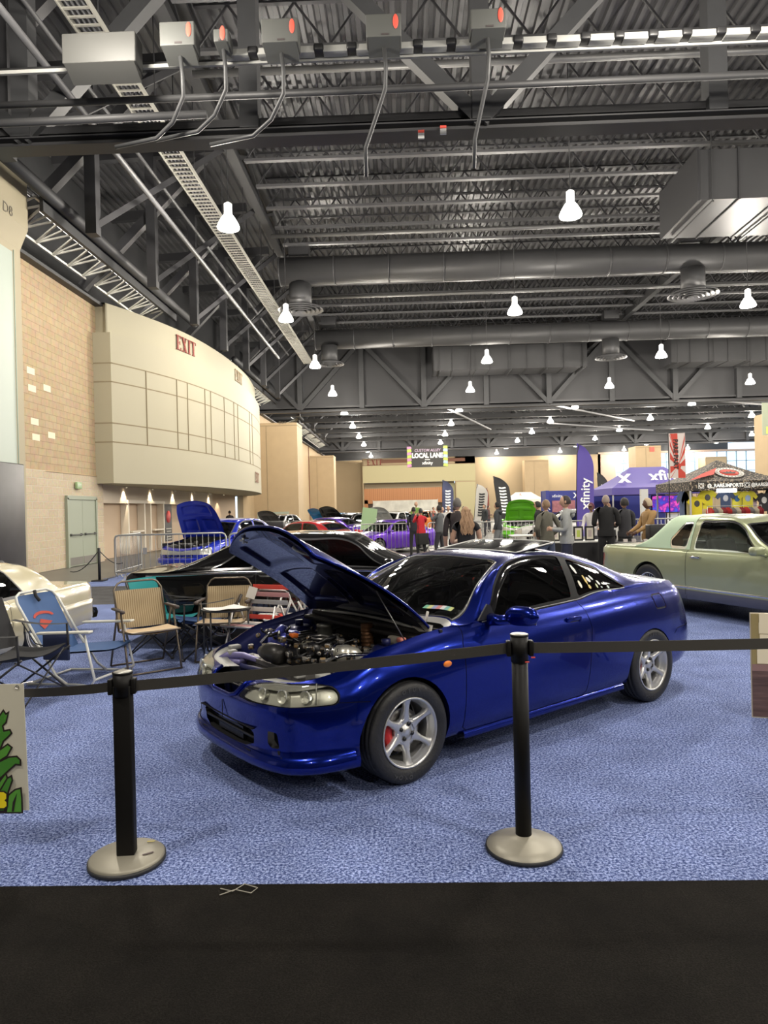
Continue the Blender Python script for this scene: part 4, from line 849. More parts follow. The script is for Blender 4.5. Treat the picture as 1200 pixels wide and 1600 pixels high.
    patch('roof_and_hatch', D['roof'], PAINT, root, both=True); patch('cowl_panel', D['cowl'], mat('cowl_grey', (.30, .30, .29), .4, .5), root, both=True)
    w = patch('windshield', D['ws'], GLW, root, both=True); patch2('glass_seal', D['trimw'], BLK, root, off=.001); patch2('window_trim', D['trims'], mat('window_frame_black', (.010, .010, .011), .55, spec=.12), root, off=.001)
    patch('rear_glass', D['rg'], GLT, root, both=True)
    for mir in (False, True):
        patch('door_glass', D['dg'], GLT, root, mirror=mir, off=-.004); q = patch('quarter_glass', D['qg'], GLT, root, mirror=mir, off=-.004)
        # rain visor over the door glass and bright trim strip along the sill of the glass
        us = np.linspace(2.16, 3.15, 26); vs = np.interp(us, [2.13, 2.30, 2.53, 2.78, 3.18], [.03, .09, .143, .153, .190]); s = -1 if mir else 1
        P, N = G.ev(us, vs, True); rows = []
        for p, n in zip(P, N):
            n = n*(1 if n[1] > 0 else -1); rows.append([Vector((p[0], s*(p[1]), p[2]+.004)), Vector((p[0]+.002, s*(p[1]+.018), p[2]-.012)), Vector((p[0]+.002, s*(p[1]+.032), p[2]-.055))])
        MB().grid(rows).build('window_visor', mat('smoked_acrylic', (.004, .004, .005), .08, coat=1), root)
        P = G.ev(np.linspace(2.1, 3.76, 30), np.interp(np.linspace(2.1, 3.76, 30), [2.1, 3.15, 3.76], [.006, .004, .042])); MB().tube([(p[0], s*(p[1]+.004), p[2]) for p in P], .004, 6).build('beltline_trim', STEEL, root)
    # bright edge along roof side of the windshield
    P = G.ev(np.linspace(1.87, 2.50, 20), np.linspace(.186, .236, 20))
    for s in (1, -1): MB().tube([(p[0], s*p[1], p[2]+.003) for p in P], .004, 6).build('pillar_trim', STEEL, root)
    # pop-up sunroof
    g = MB(); rows = []
    for i in range(9):
        t = i/8; x = -.10-.44*t; rows.append([Vector((x, y, 1.272+.058*t-.07*abs(y)**2.2)) for y in np.linspace(-.44, .44, 15)])
    g.grid(rows); g2 = MB(); g2.grid([[p-Vector((0, 0, .012)) for p in r] for r in rows])
    sun = g.build('sunroof_panel', mat('sunroof_glass', (.003, .003, .004), .05, spec=.06), root); g2.build('sunroof_lining', BLK, sun)
    e = MB(); e.tube([rows[0][j]+Vector((0, 0, 0)) for j in range(15)]+[rows[i][14] for i in range(1, 9)]+[rows[8][j] for j in range(13, -1, -1)]+[rows[i][0] for i in range(7, 0, -1)], .006, 6, closed=True); e.build('sunroof_rim', mat('bright_seal', (.55, .55, .53), .4), sun)
    # interior
    for y in (-.35, .35): seat(root, -.05, y, .20)
    seat(root, -.85, 0, .22, w=1.1, h=.42, name='rear_bench')
    d = MB(); d.rbox((.55, 0, .72), (.40, 1.32, .20), .07); d.rbox((.42, .36, .82), (.22, .34, .08), .03); d.build('dashboard', BLK, root)
    d = MB(); d.lathe([(.170, -.012), (.185, -.012), (.19, 0), (.185, .012), (.170, .012), (.165, 0), (.170, -.012)], n=32, M=Matrix.Translation((.27, .35, .80)) @ Matrix.Rotation(R(-62), 4, 'Y')); d.tube([(.27, .35, .80), (.45, .35, .72)], .03, 8); d.build('steering_wheel', BLK, root)
    d = MB(); d.rbox((.34, 0, 1.13), (.03, .24, .06), .012); d.build('rear_view_mirror', BLK, root)
    d = MB(); d.box((-.1, 0, .30), (1.9, 1.3, .02)); d.box((.95, 0, .60), (.02, 1.5, .50)); d.build('cabin_floor', MBLK, root)
    for y, z in ((-.62, 0), (.62, 0)):
        d = MB(); d.box((-.1, y*1.13, .58), (1.6, .03, .54)); d.build('door_card', MBLK, root)
    # windshield sticker: multicoloured inspection strip
    p = G.ev([1.965], [.29])[0]; st = MB(); n = Vector((.55, .25, .8)).normalized(); cols = [(.42, .46, .18), (.15, .34, .30), (.5, .5, .5), (.42, .16, .16), (.2, .24, .40), (.45, .45, .18), (.12, .34, .22)]
    SM = [mat('sticker_%s' % a, c, .5) for a, c in zip(('lime', 'teal', 'white', 'red', 'blue', 'yellow', 'green'), cols)]
    for i in range(7):
        q = [G.ev([1.925+dv], [.235+.017*(i+k)])[0]+np.array([.003, 0, .004]) for dv, k in ((0, 0), (0, 1), (.045, 1), (.045, 0))]; st.add(q, [(0, 1, 2, 3)], i)
    st.build('windshield_sticker', SM, root)
    # quarter glass stickers
    stk = [(3.27, .125, .022, 0), (3.24, .055, .016, 1), (3.33, .080, .020, 2), (3.42, .110, .016, 3), (3.37, .085, .018, 0), (3.47, .085, .020, 0), (3.43, .055, .013, 4), (3.48, .050, .009, 3), (3.56, .060, .016, 3), (3.34, .045, .014, 2), (3.52, .090, .015, 0)]
    sm = [mat('sticker_pale', (.62, .62, .58), .5), mat('sticker_cream', (.7, .65, .5), .5), mat('sticker_gold', (.55, .38, .08), .5), mat('sticker_grey', (.5, .52, .5), .5), mat('sticker_olive', (.45, .48, .25), .5)]
    random.seed(4)
    for u, v, r, mi in stk:
        q = MB(); ring = []; k = random.choice([5, 6, 8, 10]); el = random.uniform(.7, 1.3)
        for i in range(k): a = 2*PI*i/k+u*9; ring.append(G.ev([u+r*el*math.cos(a)], [v+r/el*math.sin(a)])[0]+np.array([0, .003, .002]))
        q.add(ring, [tuple(range(k))], mi); q.build('window_sticker', sm, root)
    text('N', .001, BLK, None, Matrix(), 'x') if 0 else None
    # door mirror
    for s in (1, -1):
        m = MB(); rows = []
        cx, cy, cz = .475, .985, .900
        for i in range(15):
            t = i/14; yy = -.125+.25*t; k = max(0.02, 1-abs(2*t-1)**3.2)**.5; fx = .065*k*(1.0-.15*t); fz = .068*k*(1-.1*t)
            rows.append([Vector((cx-.02*t+(fx*math.cos(a) if math.cos(a) > 0 else .35*fx*math.cos(a)), s*(cy+yy), cz+.012*t+fz*math.sin(a))) for a in [2*PI*j/20 for j in range(21)]])
        m.grid(rows); m.tube([(.55, s*.77, .872), (.52, s*.83, .868), (.48, s*.90, .875)], [.045, .036, .03], 12)
        mo = m.build('door_mirror', PAINT, root); q = MB(); q.rbox((cx-.022, s*(cy+.005), cz+.006), (.006, .2, .10), .02); q.build('mirror_glass', CHR, mo)
        q = MB(); q.prism([(.66, .875), (.50, .875), (.545, .965), (.575, .975)], frame((0, s*.772, 0), (1, 0, 0), (0, -1, 0)), .012 if s < 0 else -.012); q.build('mirror_sail', BLK, mo)
    # wipers
    for y in (.35, -.15):
        m = MB(); m.tube([(1.03, y+.1, .90), (.99, y-.12, .925), (.97, y-.34, .93)], .006, 6); m.tube([(.99, y+.05, .925), (.95, y-.2, .955), (.955, y-.42, .95)], .005, 5); m.build('wiper', MBLK, root)
    # ---- engine bay
    W8 = B.ev(np.linspace(.55, 1.76, 30), [VT]*30)
    for s in (1, -1):
        rows = []
        for p in W8:
            w = min(1, (p[0]-.9)/.3); rows.append([Vector((p[0], s*p[1], p[2])), Vector((p[0]-.004, s*(p[1]-.006), p[2]-.035)), Vector((p[0]-.01, s*(p[1]-.05), p[2]-.045)), Vector((p[0]-.02, s*(p[1]-.10), p[2]-.12)), Vector((p[0]-.03, s*(p[1]-.16), p[2]-.40))])
        MB().grid(rows).build('inner_fender', PDULL, root)
        t = MB(); t.lathe([(.0, .06), (.075, .06), (.09, .04), (.13, .0), (.15, -.2)], (1.22, s*.53, .70), n=24); t.tube([(1.22, s*.53, .76), (1.22, s*.53, .80)], .03, 10); t.build('strut_tower', PDULL, root)
    f = MB(); f.rbox((1.0, 0, .63), (.04, 1.36, .42), .015); f.rbox((1.06, 0, .80), (.10, 1.30, .03), .01); f.build('firewall', mat('firewall_black', (.016, .013, .012), .55, noise=.4, nscale=9), root)
    f = MB(); f.tube([(.985, y, .862-.05*abs(y/.7)**2.5) for y in np.linspace(-.66, .66, 14)], .012, 8); f.build('cowl_seal', mat('cowl_light', (.55, .55, .52), .45), root)
    for s in (1, -1):
        f = MB(); f.prism([(-.06, -.02), (.10, -.02), (.12, .01), (.04, .035), (-.06, .02)], frame((1.0, s*.66, .86), (0, -s, 0), (1, 0, .3)), .012); f.tube([(1.02, s*.60, .87), (1.0, s*.66, .90), (.99, s*.67, .96)], .009, 6); f.build('bonnet_hinge', mat('hinge_pale', (.5, .48, .42), .45), root)
    f = MB(); f.box((1.5, 0, .27), (1.0, 1.1, .02)); f.build('engine_tray', MBLK, root)
    PURP = mat('support_purple', (.22, .20, .42), .4, .3, noise=.3, nscale=12)
    f = MB(); 
    f.tube([(1.79, y, .585+.008*math.cos(y*9)) for y in np.linspace(-.60, .60, 20)], .020, 8); f.build('radiator_support', PDULL, root)
    f = MB(); f.tube([(1.90, -.50, .60), (1.82, -.47, .635), (1.76, -.36, .64), (1.72, -.24, .62), (1.70, -.16, .60)], [.018, .026, .022, .020, .012], 9); f.rbox((1.80, -.42, .60), (.08, .16, .03), .012, rz=.4); f.build('corner_bracket', PURP, root)
    f = MB(); f.rbox((1.70, 0, .48), (.05, .80, .26), .015); f.box((1.70, 0, .62), (.07, .82, .03)); f.build('radiator', DIRTY, root)
    # engine block with ribbed valve cover and plumbing
    BLK2 = mat('engine_black', (.02, .02, .021), .35, .3); HOSE = mat('hose_black', (.008, .008, .009), .35)
    e = MB(); e.rbox((1.36, -.08, .52), (.34, .52, .34), .03); e.rbox((1.36, -.08, .715), (.24, .50, .07), .03)
    for k in range(6): e.box((1.36, -.28+.075*k, .755), (.22, .012, .012))
    e.build('engine_block', BLK2, root)
    random.seed(11)
    e = MB()
    for k in range(150):
        x, y, z = random.uniform(1.12, 1.68), random.uniform(-.48, .46), random.uniform(.58, .765); r = random.uniform(.008, .022)
        if k % 3: e.rbox((x, y, z), (r*2.2, r*2.6, r*1.8), r*.5, rz=random.random()*3)
        else: e.ball((x, y, z), r, 8, 6)
    e.m = [random.choice((0, 0, 1, 2, 2, 3)) for _ in e.m]; e.build('engine_fittings', [DIRTY, mat('fitting_bright', (.55, .54, .50), .3, .8), BLK2, mat('fitting_ochre', (.25, .16, .07), .5)], root)['kind'] = 'stuff'
    e = MB()
    for k in range(22):
        x, y, z = random.uniform(1.15, 1.62), random.uniform(-.42, .4), random.uniform(.70, .76); pts = [Vector((x, y, z))]
        for q in range(5): pts.append(pts[-1]+Vector((random.uniform(-.07, .07), random.uniform(-.08, .08), random.uniform(-.03, .03))))
        e.tube(pts, random.uniform(.005, .013), 6)
    e.build('hoses_and_wiring', HOSE, root)
    e = MB(); e.tube([(1.74, -.13, .70), (1.73, -.05, .705), (1.71, .02, .70), (1.69, .07, .69)], [.035, .062, .064, .050], 16); e.build('air_filter_can', mat('can_grey', (.045, .043, .04), .38, .3), root)
    e = MB(); e.tube([(1.54, .07, .715), (1.50, .16, .72), (1.47, .24, .715)], .052, 16); e.build('intake_tube', HOSE, root)
    e = MB(); e.tube([(1.468, .245, .715), (1.455, .275, .713)], .058, 16); e.tube([(1.446, .29, .712), (1.44, .305, .71)], .058, 16); e.build('hose_clamp', CHR, root)
    e = MB(); e.tube([(1.44, .30, .71), (1.41, .36, .715), (1.38, .40, .70), (1.35, .41, .66), (1.32, .40, .60)], [.048, .052, .055, .055, .05], 16); e.ball((1.41, .36, .70), .066, 16, 10); e.build('turbo_elbow', mat('cast_alloy', (.68, .66, .58), .3, .7), root)
    e = MB(); e.tube([(1.30, .40, .66), (1.24, .44, .66), (1.18, .46, .64)], [.05, .06, .04], 12); e.ball((1.30, .44, .66), .06, 12, 8); e.build('turbo_housing', DIRTY, root)
    e = MB(); e.tube([(1.10, .17, .60), (1.10, .17, .70), (1.105, .17, .84)], .042, 18)
    for k in range(9): e.lathe([(.043, 0), (.0455, .006), (.043, .012)], (1.102, .17, .62+.024*k), n=18)
    e.build('heat_shielded_pipe', RUST, root)
    e = MB(); e.lathe([(0, .0), (.05, .0), (.052, .01), (.052, .07), (.056, .072), (.056, .09), (0, .092)], (1.30, -.05, .745), n=20); e.build('oil_catch_can', mat('can_olive', (.10, .10, .09), .4, .4), root)
    e = MB(); e.tube([(1.42+.055*math.cos(a), .08+.075*math.sin(a), .775) for a in np.linspace(0, 2*PI, 20)[:-1]], .008, 6, closed=True); e.build('cable_loop', STEEL, root)
    e = MB(); e.rbox((1.51, -.11, .775), (.05, .055, .03), .01); e.build('oil_cap', mat('orange_plastic', (.75, .16, .02), .4), root)
    e = MB(); e.rbox((1.46, -.32, .70), (.20, .20, .14), .05, rz=.4); e.tube([(1.40, -.42, .76), (1.48, -.33, .79), (1.56, -.26, .76)], .03, 10); e.build('coolant_reservoir', mat('blue_tank', (.10, .12, .55), .3, .4, coat=.6), root)
    e = MB(); e.tube([(1.66, -.30, .72), (1.60, -.27, .79), (1.58, -.24, .74)], .012, 8); e.tube([(1.60, .42, .70), (1.5, .47, .73), (1.35, .52, .72)], .012, 8); e.build('alloy_hard_line', CHR, root)
    e = MB(); e.rbox((1.10, .50, .76), (.10, .12, .08), .02); e.build('brake_reservoir', mat('pale_plastic', (.5, .46, .38), .5), root)
    e = MB(); e.rbox((1.14, .585, .79), (.05, .05, .03), .01); e.build('reservoir_cap', mat('pink_cap', (.7, .25, .2), .5), root)
    # ---- raised bonnet
    ang = R(52); hx, hz = 1.0, .87
    def hp(s, t, drop=0.0):
        xf = 2.0-.16*abs(t)**2.6; xr = .985+.0*t; x = xr+(xf-xr)*s; hw = .70*(1-.03*s-.17*s**3.2); y = hw*t
        zc = .905-.26*s**1.6; z = zc-.045*abs(t)**3-(.02*s)*(abs(t)**2)-drop
        dx, dz = x-hx, z-hz; return Vector((hx+dx*math.cos(ang)-dz*math.sin(ang), y, hz+dx*math.sin(ang)+dz*math.cos(ang)))
    def cell(s, t):
        d = 0.028; a = abs(t)
        def sm(v, e=.03): return max(0.0, min(1.0, v/e))
        c1 = sm(s-.12)*sm(.52-s)*sm(a-.10)*sm(.80-a-.0*s); c2 = sm(s-.60)*sm(.92-s)*sm(a-.07-(s-.6)*.3)*sm(.82-a); c3 = sm(s-.18)*sm(.42-s)*sm(.05-a, .02)
        return d*(1-.75*max(c1, c2, c3))+.004
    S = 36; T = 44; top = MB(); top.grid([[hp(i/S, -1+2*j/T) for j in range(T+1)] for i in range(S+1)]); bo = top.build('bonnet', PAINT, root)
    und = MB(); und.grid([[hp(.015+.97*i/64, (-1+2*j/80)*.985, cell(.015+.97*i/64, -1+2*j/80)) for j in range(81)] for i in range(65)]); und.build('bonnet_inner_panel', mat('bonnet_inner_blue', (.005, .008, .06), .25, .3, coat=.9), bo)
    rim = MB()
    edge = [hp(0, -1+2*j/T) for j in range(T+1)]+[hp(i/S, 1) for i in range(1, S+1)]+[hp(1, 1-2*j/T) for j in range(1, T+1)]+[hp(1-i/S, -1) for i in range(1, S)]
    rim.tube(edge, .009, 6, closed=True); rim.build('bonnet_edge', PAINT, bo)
    n = (hp(.5, .1, .03)-hp(.5, .1, 0)).normalized(); l = MB()
    a = hp(.80, .28, .045); l.tube([hp(.74, .38, .045), hp(.77, .34, .055), hp(.80, .30, .055), hp(.83, .30, .05)], .010, 6); l.build('bonnet_latch', mat('latch_pale', (.6, .58, .5), .4, .5), bo)
    l = MB(); l.tube([hp(.92, -.62, .045), hp(.95, -.50, .05)], .008, 5); l.tube([hp(.90, -.55, .045), hp(.955, -.58, .05)], .007, 5); l.build('bonnet_bracket', mat('latch_pale', (.6, .58, .5), .4, .5), bo)
    l = MB(); l.tube([(1.20, .70, .80), hp(.42, .80, .03)], .004, 6); l.build('prop_rod', STEEL, root)
    return root
hero()
# ------------------------------------------------------------------ other cars
PL_F = [(2.44, 0), (2.43, .45), (2.40, .78), (2.33, .87), (2.1, .90), (1.37, .91), (.85, .91), (.55, .91), (.15, .91), (-.3, .91), (-.8, .91), (-1.15, .91), (-1.45, .91), (-1.7, .91), (-2.1, .90), (-2.45, .87), (-2.60, .78), (-2.64, .4), (-2.65, 0)]
def TB_F(zf=.88, zm=.93, zr=.93, lo=.22):
    T = [None]*19; f = lambda z: [(.15, lo+.03), (.04, lo), (.0, lo+.08), (.0, lo+.2), (-.004, lo+.33), (.0, z-.24), (.012, z-.12), (.035, z-.03), (.075, z)]
    T[0] = f(zf); T[5] = f(zf+.02); T[8] = f(zm); T[12] = f(zm); T[14] = f(zr); T[18] = f(zr-.01); return T
def GG_F(rz_=1.42, zf=.88, zm=.93, zr=.93, fast=False):
    N_ = None; k = rz_-1.42; g = [(N_, N_, (2.36, zf-.02)), (N_, N_, (2.33, zf)), (N_, N_, (2.25, zf+.01)), (N_, N_, (2.15, zf+.015)), (N_, N_, (1.98, zf+.025)), (N_, N_, (1.35, zf+.05)),
        ((.85, .80, zm+.002), (.85, .77, zm+.006), (.95, zm+.04)), ((.55, .79, 1.04+k*.4), (.55, .74, 1.07+k*.4), (.64, 1.10+k*.4)), ((.15, .70, 1.31+k), (.17, .64, 1.34+k), (.25, 1.37+k)), ((-.3, .69, 1.33+k), (-.3, .62, 1.385+k), (-.3, 1.42+k)), ((-.8, .70, 1.32+k), (-.8, .62, 1.38+k), (-.8, 1.415+k))]
    if fast: g += [((-1.15, .71, 1.24+k), (-1.15, .63, 1.33+k), (-1.15, 1.38+k)), ((-1.45, .75, 1.12+k), (-1.45, .66, 1.20+k), (-1.45, 1.25+k)), ((-1.7, .80, 1.0+k*.5), (-1.7, .70, 1.06+k*.5), (-1.72, 1.10+k*.5)), ((-2.08, .82, zr+.004), (-2.08, .74, zr+.01), (-2.08, zr+.03))]
    else: g += [((-1.15, .72, 1.26+k), (-1.12, .63, 1.36+k), (-1.10, 1.395+k)), ((-1.45, .78, 1.05+k*.5), (-1.42, .68, 1.12+k*.5), (-1.33, 1.16+k*.5)), ((-1.7, .82, zr+.012), (-1.7, .72, zr+.015), (-1.62, zr+.03)), (N_, N_, (-2.05, zr+.02))]
    return g+[(N_, N_, (-2.4, zr+.015)), (N_, N_, (-2.5, zr+.01)), (N_, N_, (-2.55, zr+.005)), (N_, N_, (-2.56, zr))]
PL_M = [(2.2, 0), (2.18, .4), (2.08, .68), (1.9, .82), (1.65, .87), (1.3, .88), (.95, .88), (.65, .88), (.2, .885), (-.3, .885), (-.8, .885), (-1.15, .88), (-1.45, .87), (-1.7, .86), (-1.9, .84), (-2.1, .78), (-2.2, .65), (-2.26, .35), (-2.27, 0)]
def TB_M():
    T = [None]*19; f = lambda z, lo=.2: [(.15, lo+.03), (.05, lo), (.01, lo+.08), (.0, lo+.2), (.0, lo+.33), (.01, z-.24), (.03, z-.12), (.07, z-.03), (.13, z)]
    T[0] = f(.68); T[3] = f(.76); T[5] = f(.86); T[8] = f(.93); T[12] = f(.98); T[14] = f(1.0); T[18] = f(.98); return T
def GG_M(k=0.0):
    N_ = None; return [(N_, N_, (2.06, .70)), (N_, N_, (2.02, .73)), (N_, N_, (1.95, .77)), (N_, N_, (1.8, .82)), (N_, N_, (1.6, .87)), (N_, N_, (1.3, .92)), ((.95, .74, .925), (.95, .72, .93), (1.08, .98)), ((.65, .74, 1.06), (.66, .68, 1.09), (.78, 1.14)), ((.2, .66, 1.33), (.22, .58, 1.37), (.32, 1.41)), ((-.3, .65, 1.37), (-.3, .56, 1.42), (-.3, 1.46)), ((-.8, .65, 1.35), (-.8, .56, 1.41), (-.8, 1.45)), ((-1.15, .66, 1.27), (-1.15, .57, 1.35), (-1.18, 1.39)), ((-1.45, .69, 1.12), (-1.45, .62, 1.20), (-1.5, 1.25)), ((-1.7, .71, 1.0), (-1.7, .66, 1.03), (-1.75, 1.08)), (N_, N_, (-1.9, 1.04)), (N_, N_, (-2.02, 1.03)), (N_, N_, (-2.1, 1.02)), (N_, N_, (-2.14, 1.0)), (N_, N_, (-2.15, .99))]
def gen_car(name, label, loc, rz, paint, kind='F', wins=(), wsx=(.92, .22), rgx=(-1.18, -1.58), wx=(1.37, -1.37), wr=.34, wz=None, rim='five', rimm=None, seams=(), open_hood=False, tabs=None, roofm=None, strip=None, zoff=0.0, group=None, hoodang=60, wseal=True, ww=False, arch=.37, tailbar=True, two=None, taillens=None, glass=None):
    root = thing(name, label, 'car', loc, rz, group)
    if tabs: plan, tab, g = tabs
    elif kind == 'F': plan, tab, g = PL_F, TB_F(), GG_F()
    else: plan, tab, g = PL_M, TB_M(), GG_M()
    B = body_surf(plan, tab); G = cabin_surf(B, 0, g); VT = B.tv[-1]; px = np.array([p[0] for p in plan]); pu = B.tu[1:-1]
    U = lambda x: float(np.interp(-x, -px, pu)); wz = wr if wz is None else wz
    polys = [arch_poly(B, x, wz+.02, arch, U(x)) for x in wx]
    regs = [(None, p) for p in polys]
    fl = [(-.1, .60*VT), (-.1, .88*VT), (U(plan[3][0])+.05, .90*VT), (U(plan[3][0])+.05, .64*VT)]; bl = [(B.U+.1, .58*VT), (B.U+.1, .82*VT), (U(plan[-4][0])-.02, .82*VT), (U(plan[-4][0])-.02, .58*VT)]
    regs += [('lamps', rounded(fl, .03)), ('tails', rounded(bl, .03)), ('grille', [(-.1, .3*VT), (-.1, .5*VT), (.45, .5*VT), (.42, .3*VT)])]
    for x in seams: regs.append(('gap', strip_(U(x), VT)))
    if two: regs.append(('two', [(-.1, -.1), (-.1, two*VT), (B.U+.1, two*VT), (B.U+.1, -.1)]))
    regs.append(('body', None)); D = trim(B, regs, (0, B.U, 0, VT), .10, .07)
    patch('body_shell', D['body'], paint, root, both=True)
    if two: patch2('lower_body', D['two'], mat('lower_grey_violet', (.10, .10, .13), .35, .3, coat=.5), root)
    if 'gap' in D: patch2('panel_gap', D['gap'], BLK, root, off=-.003)
    patch2('headlamp', D['lamps'], mat('head_lamp_pale', (.6, .6, .56), .15, .6), root, off=-.01); patch2('tail_lamp', D['tails'], taillens or mat('red_lens', (.45, .01, .012), .12, coat=1), root, off=-.01); patch('front_grille', D['grille'], BLK, root, both=True, off=-.02)
    for pl in polys: arch_lip(B, pl, root, paint, .05)
    for x in wx:
        wheel_well(root, x, wz+.02, arch+.02, plan[5][1]-.04, .36)
        for s in (0, 1): make_wheel(root, (x, (-1 if s else 1)*(plan[5][1]-.115), wz), s, wr, .21, wr*.63, rim, calip=False, rimmat=rimm, whitewall=ww)
    V2, V3, VE = G.tv[2], G.tv[3], G.V
    regs = []
    if open_hood: regs.append((None, [(-.1, .12), (-.1, VE+.1), (U(plan[6][0])+.02, VE+.1), (U(plan[6][0])+.02, .10), (.5, .10)]))
    for w in wins: regs.append(('side', rounded([(U(x), v*V2) for x, v in w], .03)))
    for w in wins: regs.append(('seal', grow(rounded([(U(x), v*V2) for x, v in w], .03), .018)))
    wp = [(U(wsx[0]), VE+.1), (U(wsx[0])+.01, V3+.03), (U(wsx[1])-.03, V3+.02), (U(wsx[1]), VE+.1)]; rp = [(U(rgx[0]), VE+.1), (U(rgx[0])+.02, V3+.03), (U(rgx[1])-.01, V3+.04), (U(rgx[1]), VE+.1)]
    regs += [('ws', wp), ('rg', rp)]
    if wseal: regs += [('seal', grow(wp, .025)), ('seal', grow(rp, .025))]
    if roofm: regs.append(('vinyl', [(U(-.58), -.1), (U(-.58), VE+.1), (U(-1.62), VE+.1), (U(-1.74), -.1)]))
    regs.append(('top', None)); D = trim(G, regs, (G.u0, G.u1, 0, VE), .10, .06)
    patch('roof_and_deck', D['top'], paint, root, both=True); GL = glass or glassmat('car_side_glass', (.42, .46, .45))
    if 'vinyl' in D: patch('vinyl_roof', D['vinyl'], roofm, root, both=True, off=.004)
    if 'side' in D: patch2('side_glass', D['side'], GL, root, off=-.004)
    if 'seal' in D: patch2('window_surround', D['seal'], (CHR if strip else BLK), root, off=.001)
    patch('windshield', D['ws'], GL, root, both=True); patch('rear_glass', D['rg'], GL, root, both=True)
    b = MB(); b.box((0, 0, .28), (plan[0][0]*1.5, 1.4, .04)); b.box((-.2, 0, .62), (1.9, 1.45, .03)); b.build('underbody', MBLK, root)
    for y in (-.38, .38): seat(root, -.1, y, .28, mat('seat_grey', (.10, .10, .10), .9)); seat(root, -.95, y, .30, mat('seat_grey', (.10, .10, .10), .9), 'rear_seat', .45)
    b = MB(); b.rbox((.72, 0, .84), (.40, 1.3, .2), .06); b.lathe([(.17, -.01), (.185, 0), (.17, .01), (.165, 0), (.17, -.01)], n=24, M=Matrix.Translation((.42, .38, .92)) @ Matrix.Rotation(R(-65), 4, 'Y')); b.build('dashboard', BLK, root)
    for s in (1, -1):
        p = G.ev([U(.72)], [0])[0]; m = MB(); m.rbox((p[0]-.06, s*(p[1]+.13), p[2]+.06), (.12, .20, .11), .04); m.tube([(p[0]-.02, s*p[1], p[2]), (p[0]-.03, s*(p[1]+.1), p[2]+.02)], .022, 8); m.build('door_mirror', paint, root)
        if strip:
            us = np.linspace(U(1.9), U(-2.3), 50); zz = [B.ev([u], [strip*VT])[0] for u in us]; m = MB(); m.grid([[Vector((p[0], s*(p[1]+.002), p[2]-.016)), Vector((p[0], s*(p[1]+.012), p[2])), Vector((p[0], s*(p[1]+.002), p[2]+.016))] for p in zz]); m.build('side_trim', CHR, root)
            m = MB(); p = B.ev([U(-.42)], [.86*VT])[0]; m.rbox((p[0], s*(p[1]+.012), p[2]), (.17, .03, .03), .01); m.build('door_handle', CHR, root)
    for e, xx in ((0, 1), (B.U, -1)):
        us = np.linspace(0, .9, 24) if xx > 0 else np.linspace(B.U-.9, B.U, 24); P, N = B.ev(us, [.33*VT]*24, True); rows = []
        for p, n in zip(P, N): rows.append([Vector((p[0]+n[0]*a, p[1]+n[1]*a, p[2]+dz)) for a, dz in ((.0, .07), (.05, .06), (.07, 0), (.05, -.07), (0, -.08))])
        m = MB(); m.grid(rows); m.grid([[Vector((v.x, -v.y, v.z)) for v in r] for r in rows]); m.build('bumper', CHR if strip or ww else paint, root)
    if open_hood:
        b = MB(); b.box((plan[6][0]+.12, 0, .6), (.03, 1.4, .6)); b.box((1.55, 0, .38), (1.2, 1.3, .02))
        for s in (-1, 1): b.box((1.45, s*.66, .6), (1.1, .02, .45))
        b.build('engine_bay', MBLK, root); random.seed(len(label)); e = MB()
        for k in range(34): e.rbox((random.uniform(1.15, 1.95), random.uniform(-.55, .55), random.uniform(.55, .80)), (random.uniform(.05, .2), random.uniform(.05, .22), random.uniform(.04, .1)), .015)
        e.build('engine', mat('engine_mixed', (.16, .16, .16), .4, .6, noise=.8, nscale=7), root)['kind'] = 'stuff'
        a = R(hoodang); x0, z0 = plan[6][0]+.08, .95; L = plan[0][0]-x0-.05
        def hp(s, t, d=0):
            y = t*.70*(1-.04*s-.22*s**4); dx = s*L*(1-.08*t*t*s); dz = .04*(1-t*t)-.10*s*s-d; return Vector((x0+dx*math.cos(a)-dz*math.sin(a), y, z0+dx*math.sin(a)+dz*math.cos(a)))
        m = MB(); m.grid([[hp(i/14, -1+j/8) for j in range(17)] for i in range(15)]); ho = m.build('bonnet', paint, root)
        def cell(s, t): k = lambda v: max(0, min(1, v/.05)); return .03-.024*max(k(s-.12)*k(.5-s)*k(abs(t)-.12)*k(.8-abs(t)), k(s-.6)*k(.9-s)*k(.75-abs(t)))
        m = MB(); m.grid([[hp(.01+.98*i/40, (-1+j/24)*.985, cell(i/40, -1+j/24)) for j in range(49)] for i in range(41)]); m.build('bonnet_lining', paint, ho)
    return root
def strip_(u, VT): return [(u-.004, -.1), (u-.004, VT+.1), (u+.004, VT+.1), (u+.004, -.1)]
BLKP = mat('black_gloss_paint', (.004, .004, .0045), .12, 0, coat=1.0)
SAGE = mat('sage_green_metallic', (.33, .36, .22), .30, .35, coat=.8); VINYL = mat('pale_green_vinyl', (.46, .60, .42), .6, bump=.1, nscale=200)
wF = [[(.70, .06), (.30, .93), (-.46, .97), (-.50, .06)], [(-.66, .10), (-.62, .88), (-.76, .88), (-.97, .30), (-.94, .12)]]
# pale green coupe on the right, nose towards the camera and out of frame
hd = math.atan2(-.93, .37); fx, fy = .37, -.93
gen_car('coupe', 'pale sage green formal-roof coupe at the right edge, chrome side strip', (3.98+.64*fx+.91*.93, 10.0+.64*fy+.91*.37, 0), hd, SAGE, wins=wF, seams=(-.60, 1.0), strip=.36, roofm=VINYL, two=.32, rim='wire', rimm=CHR, arch=.36)
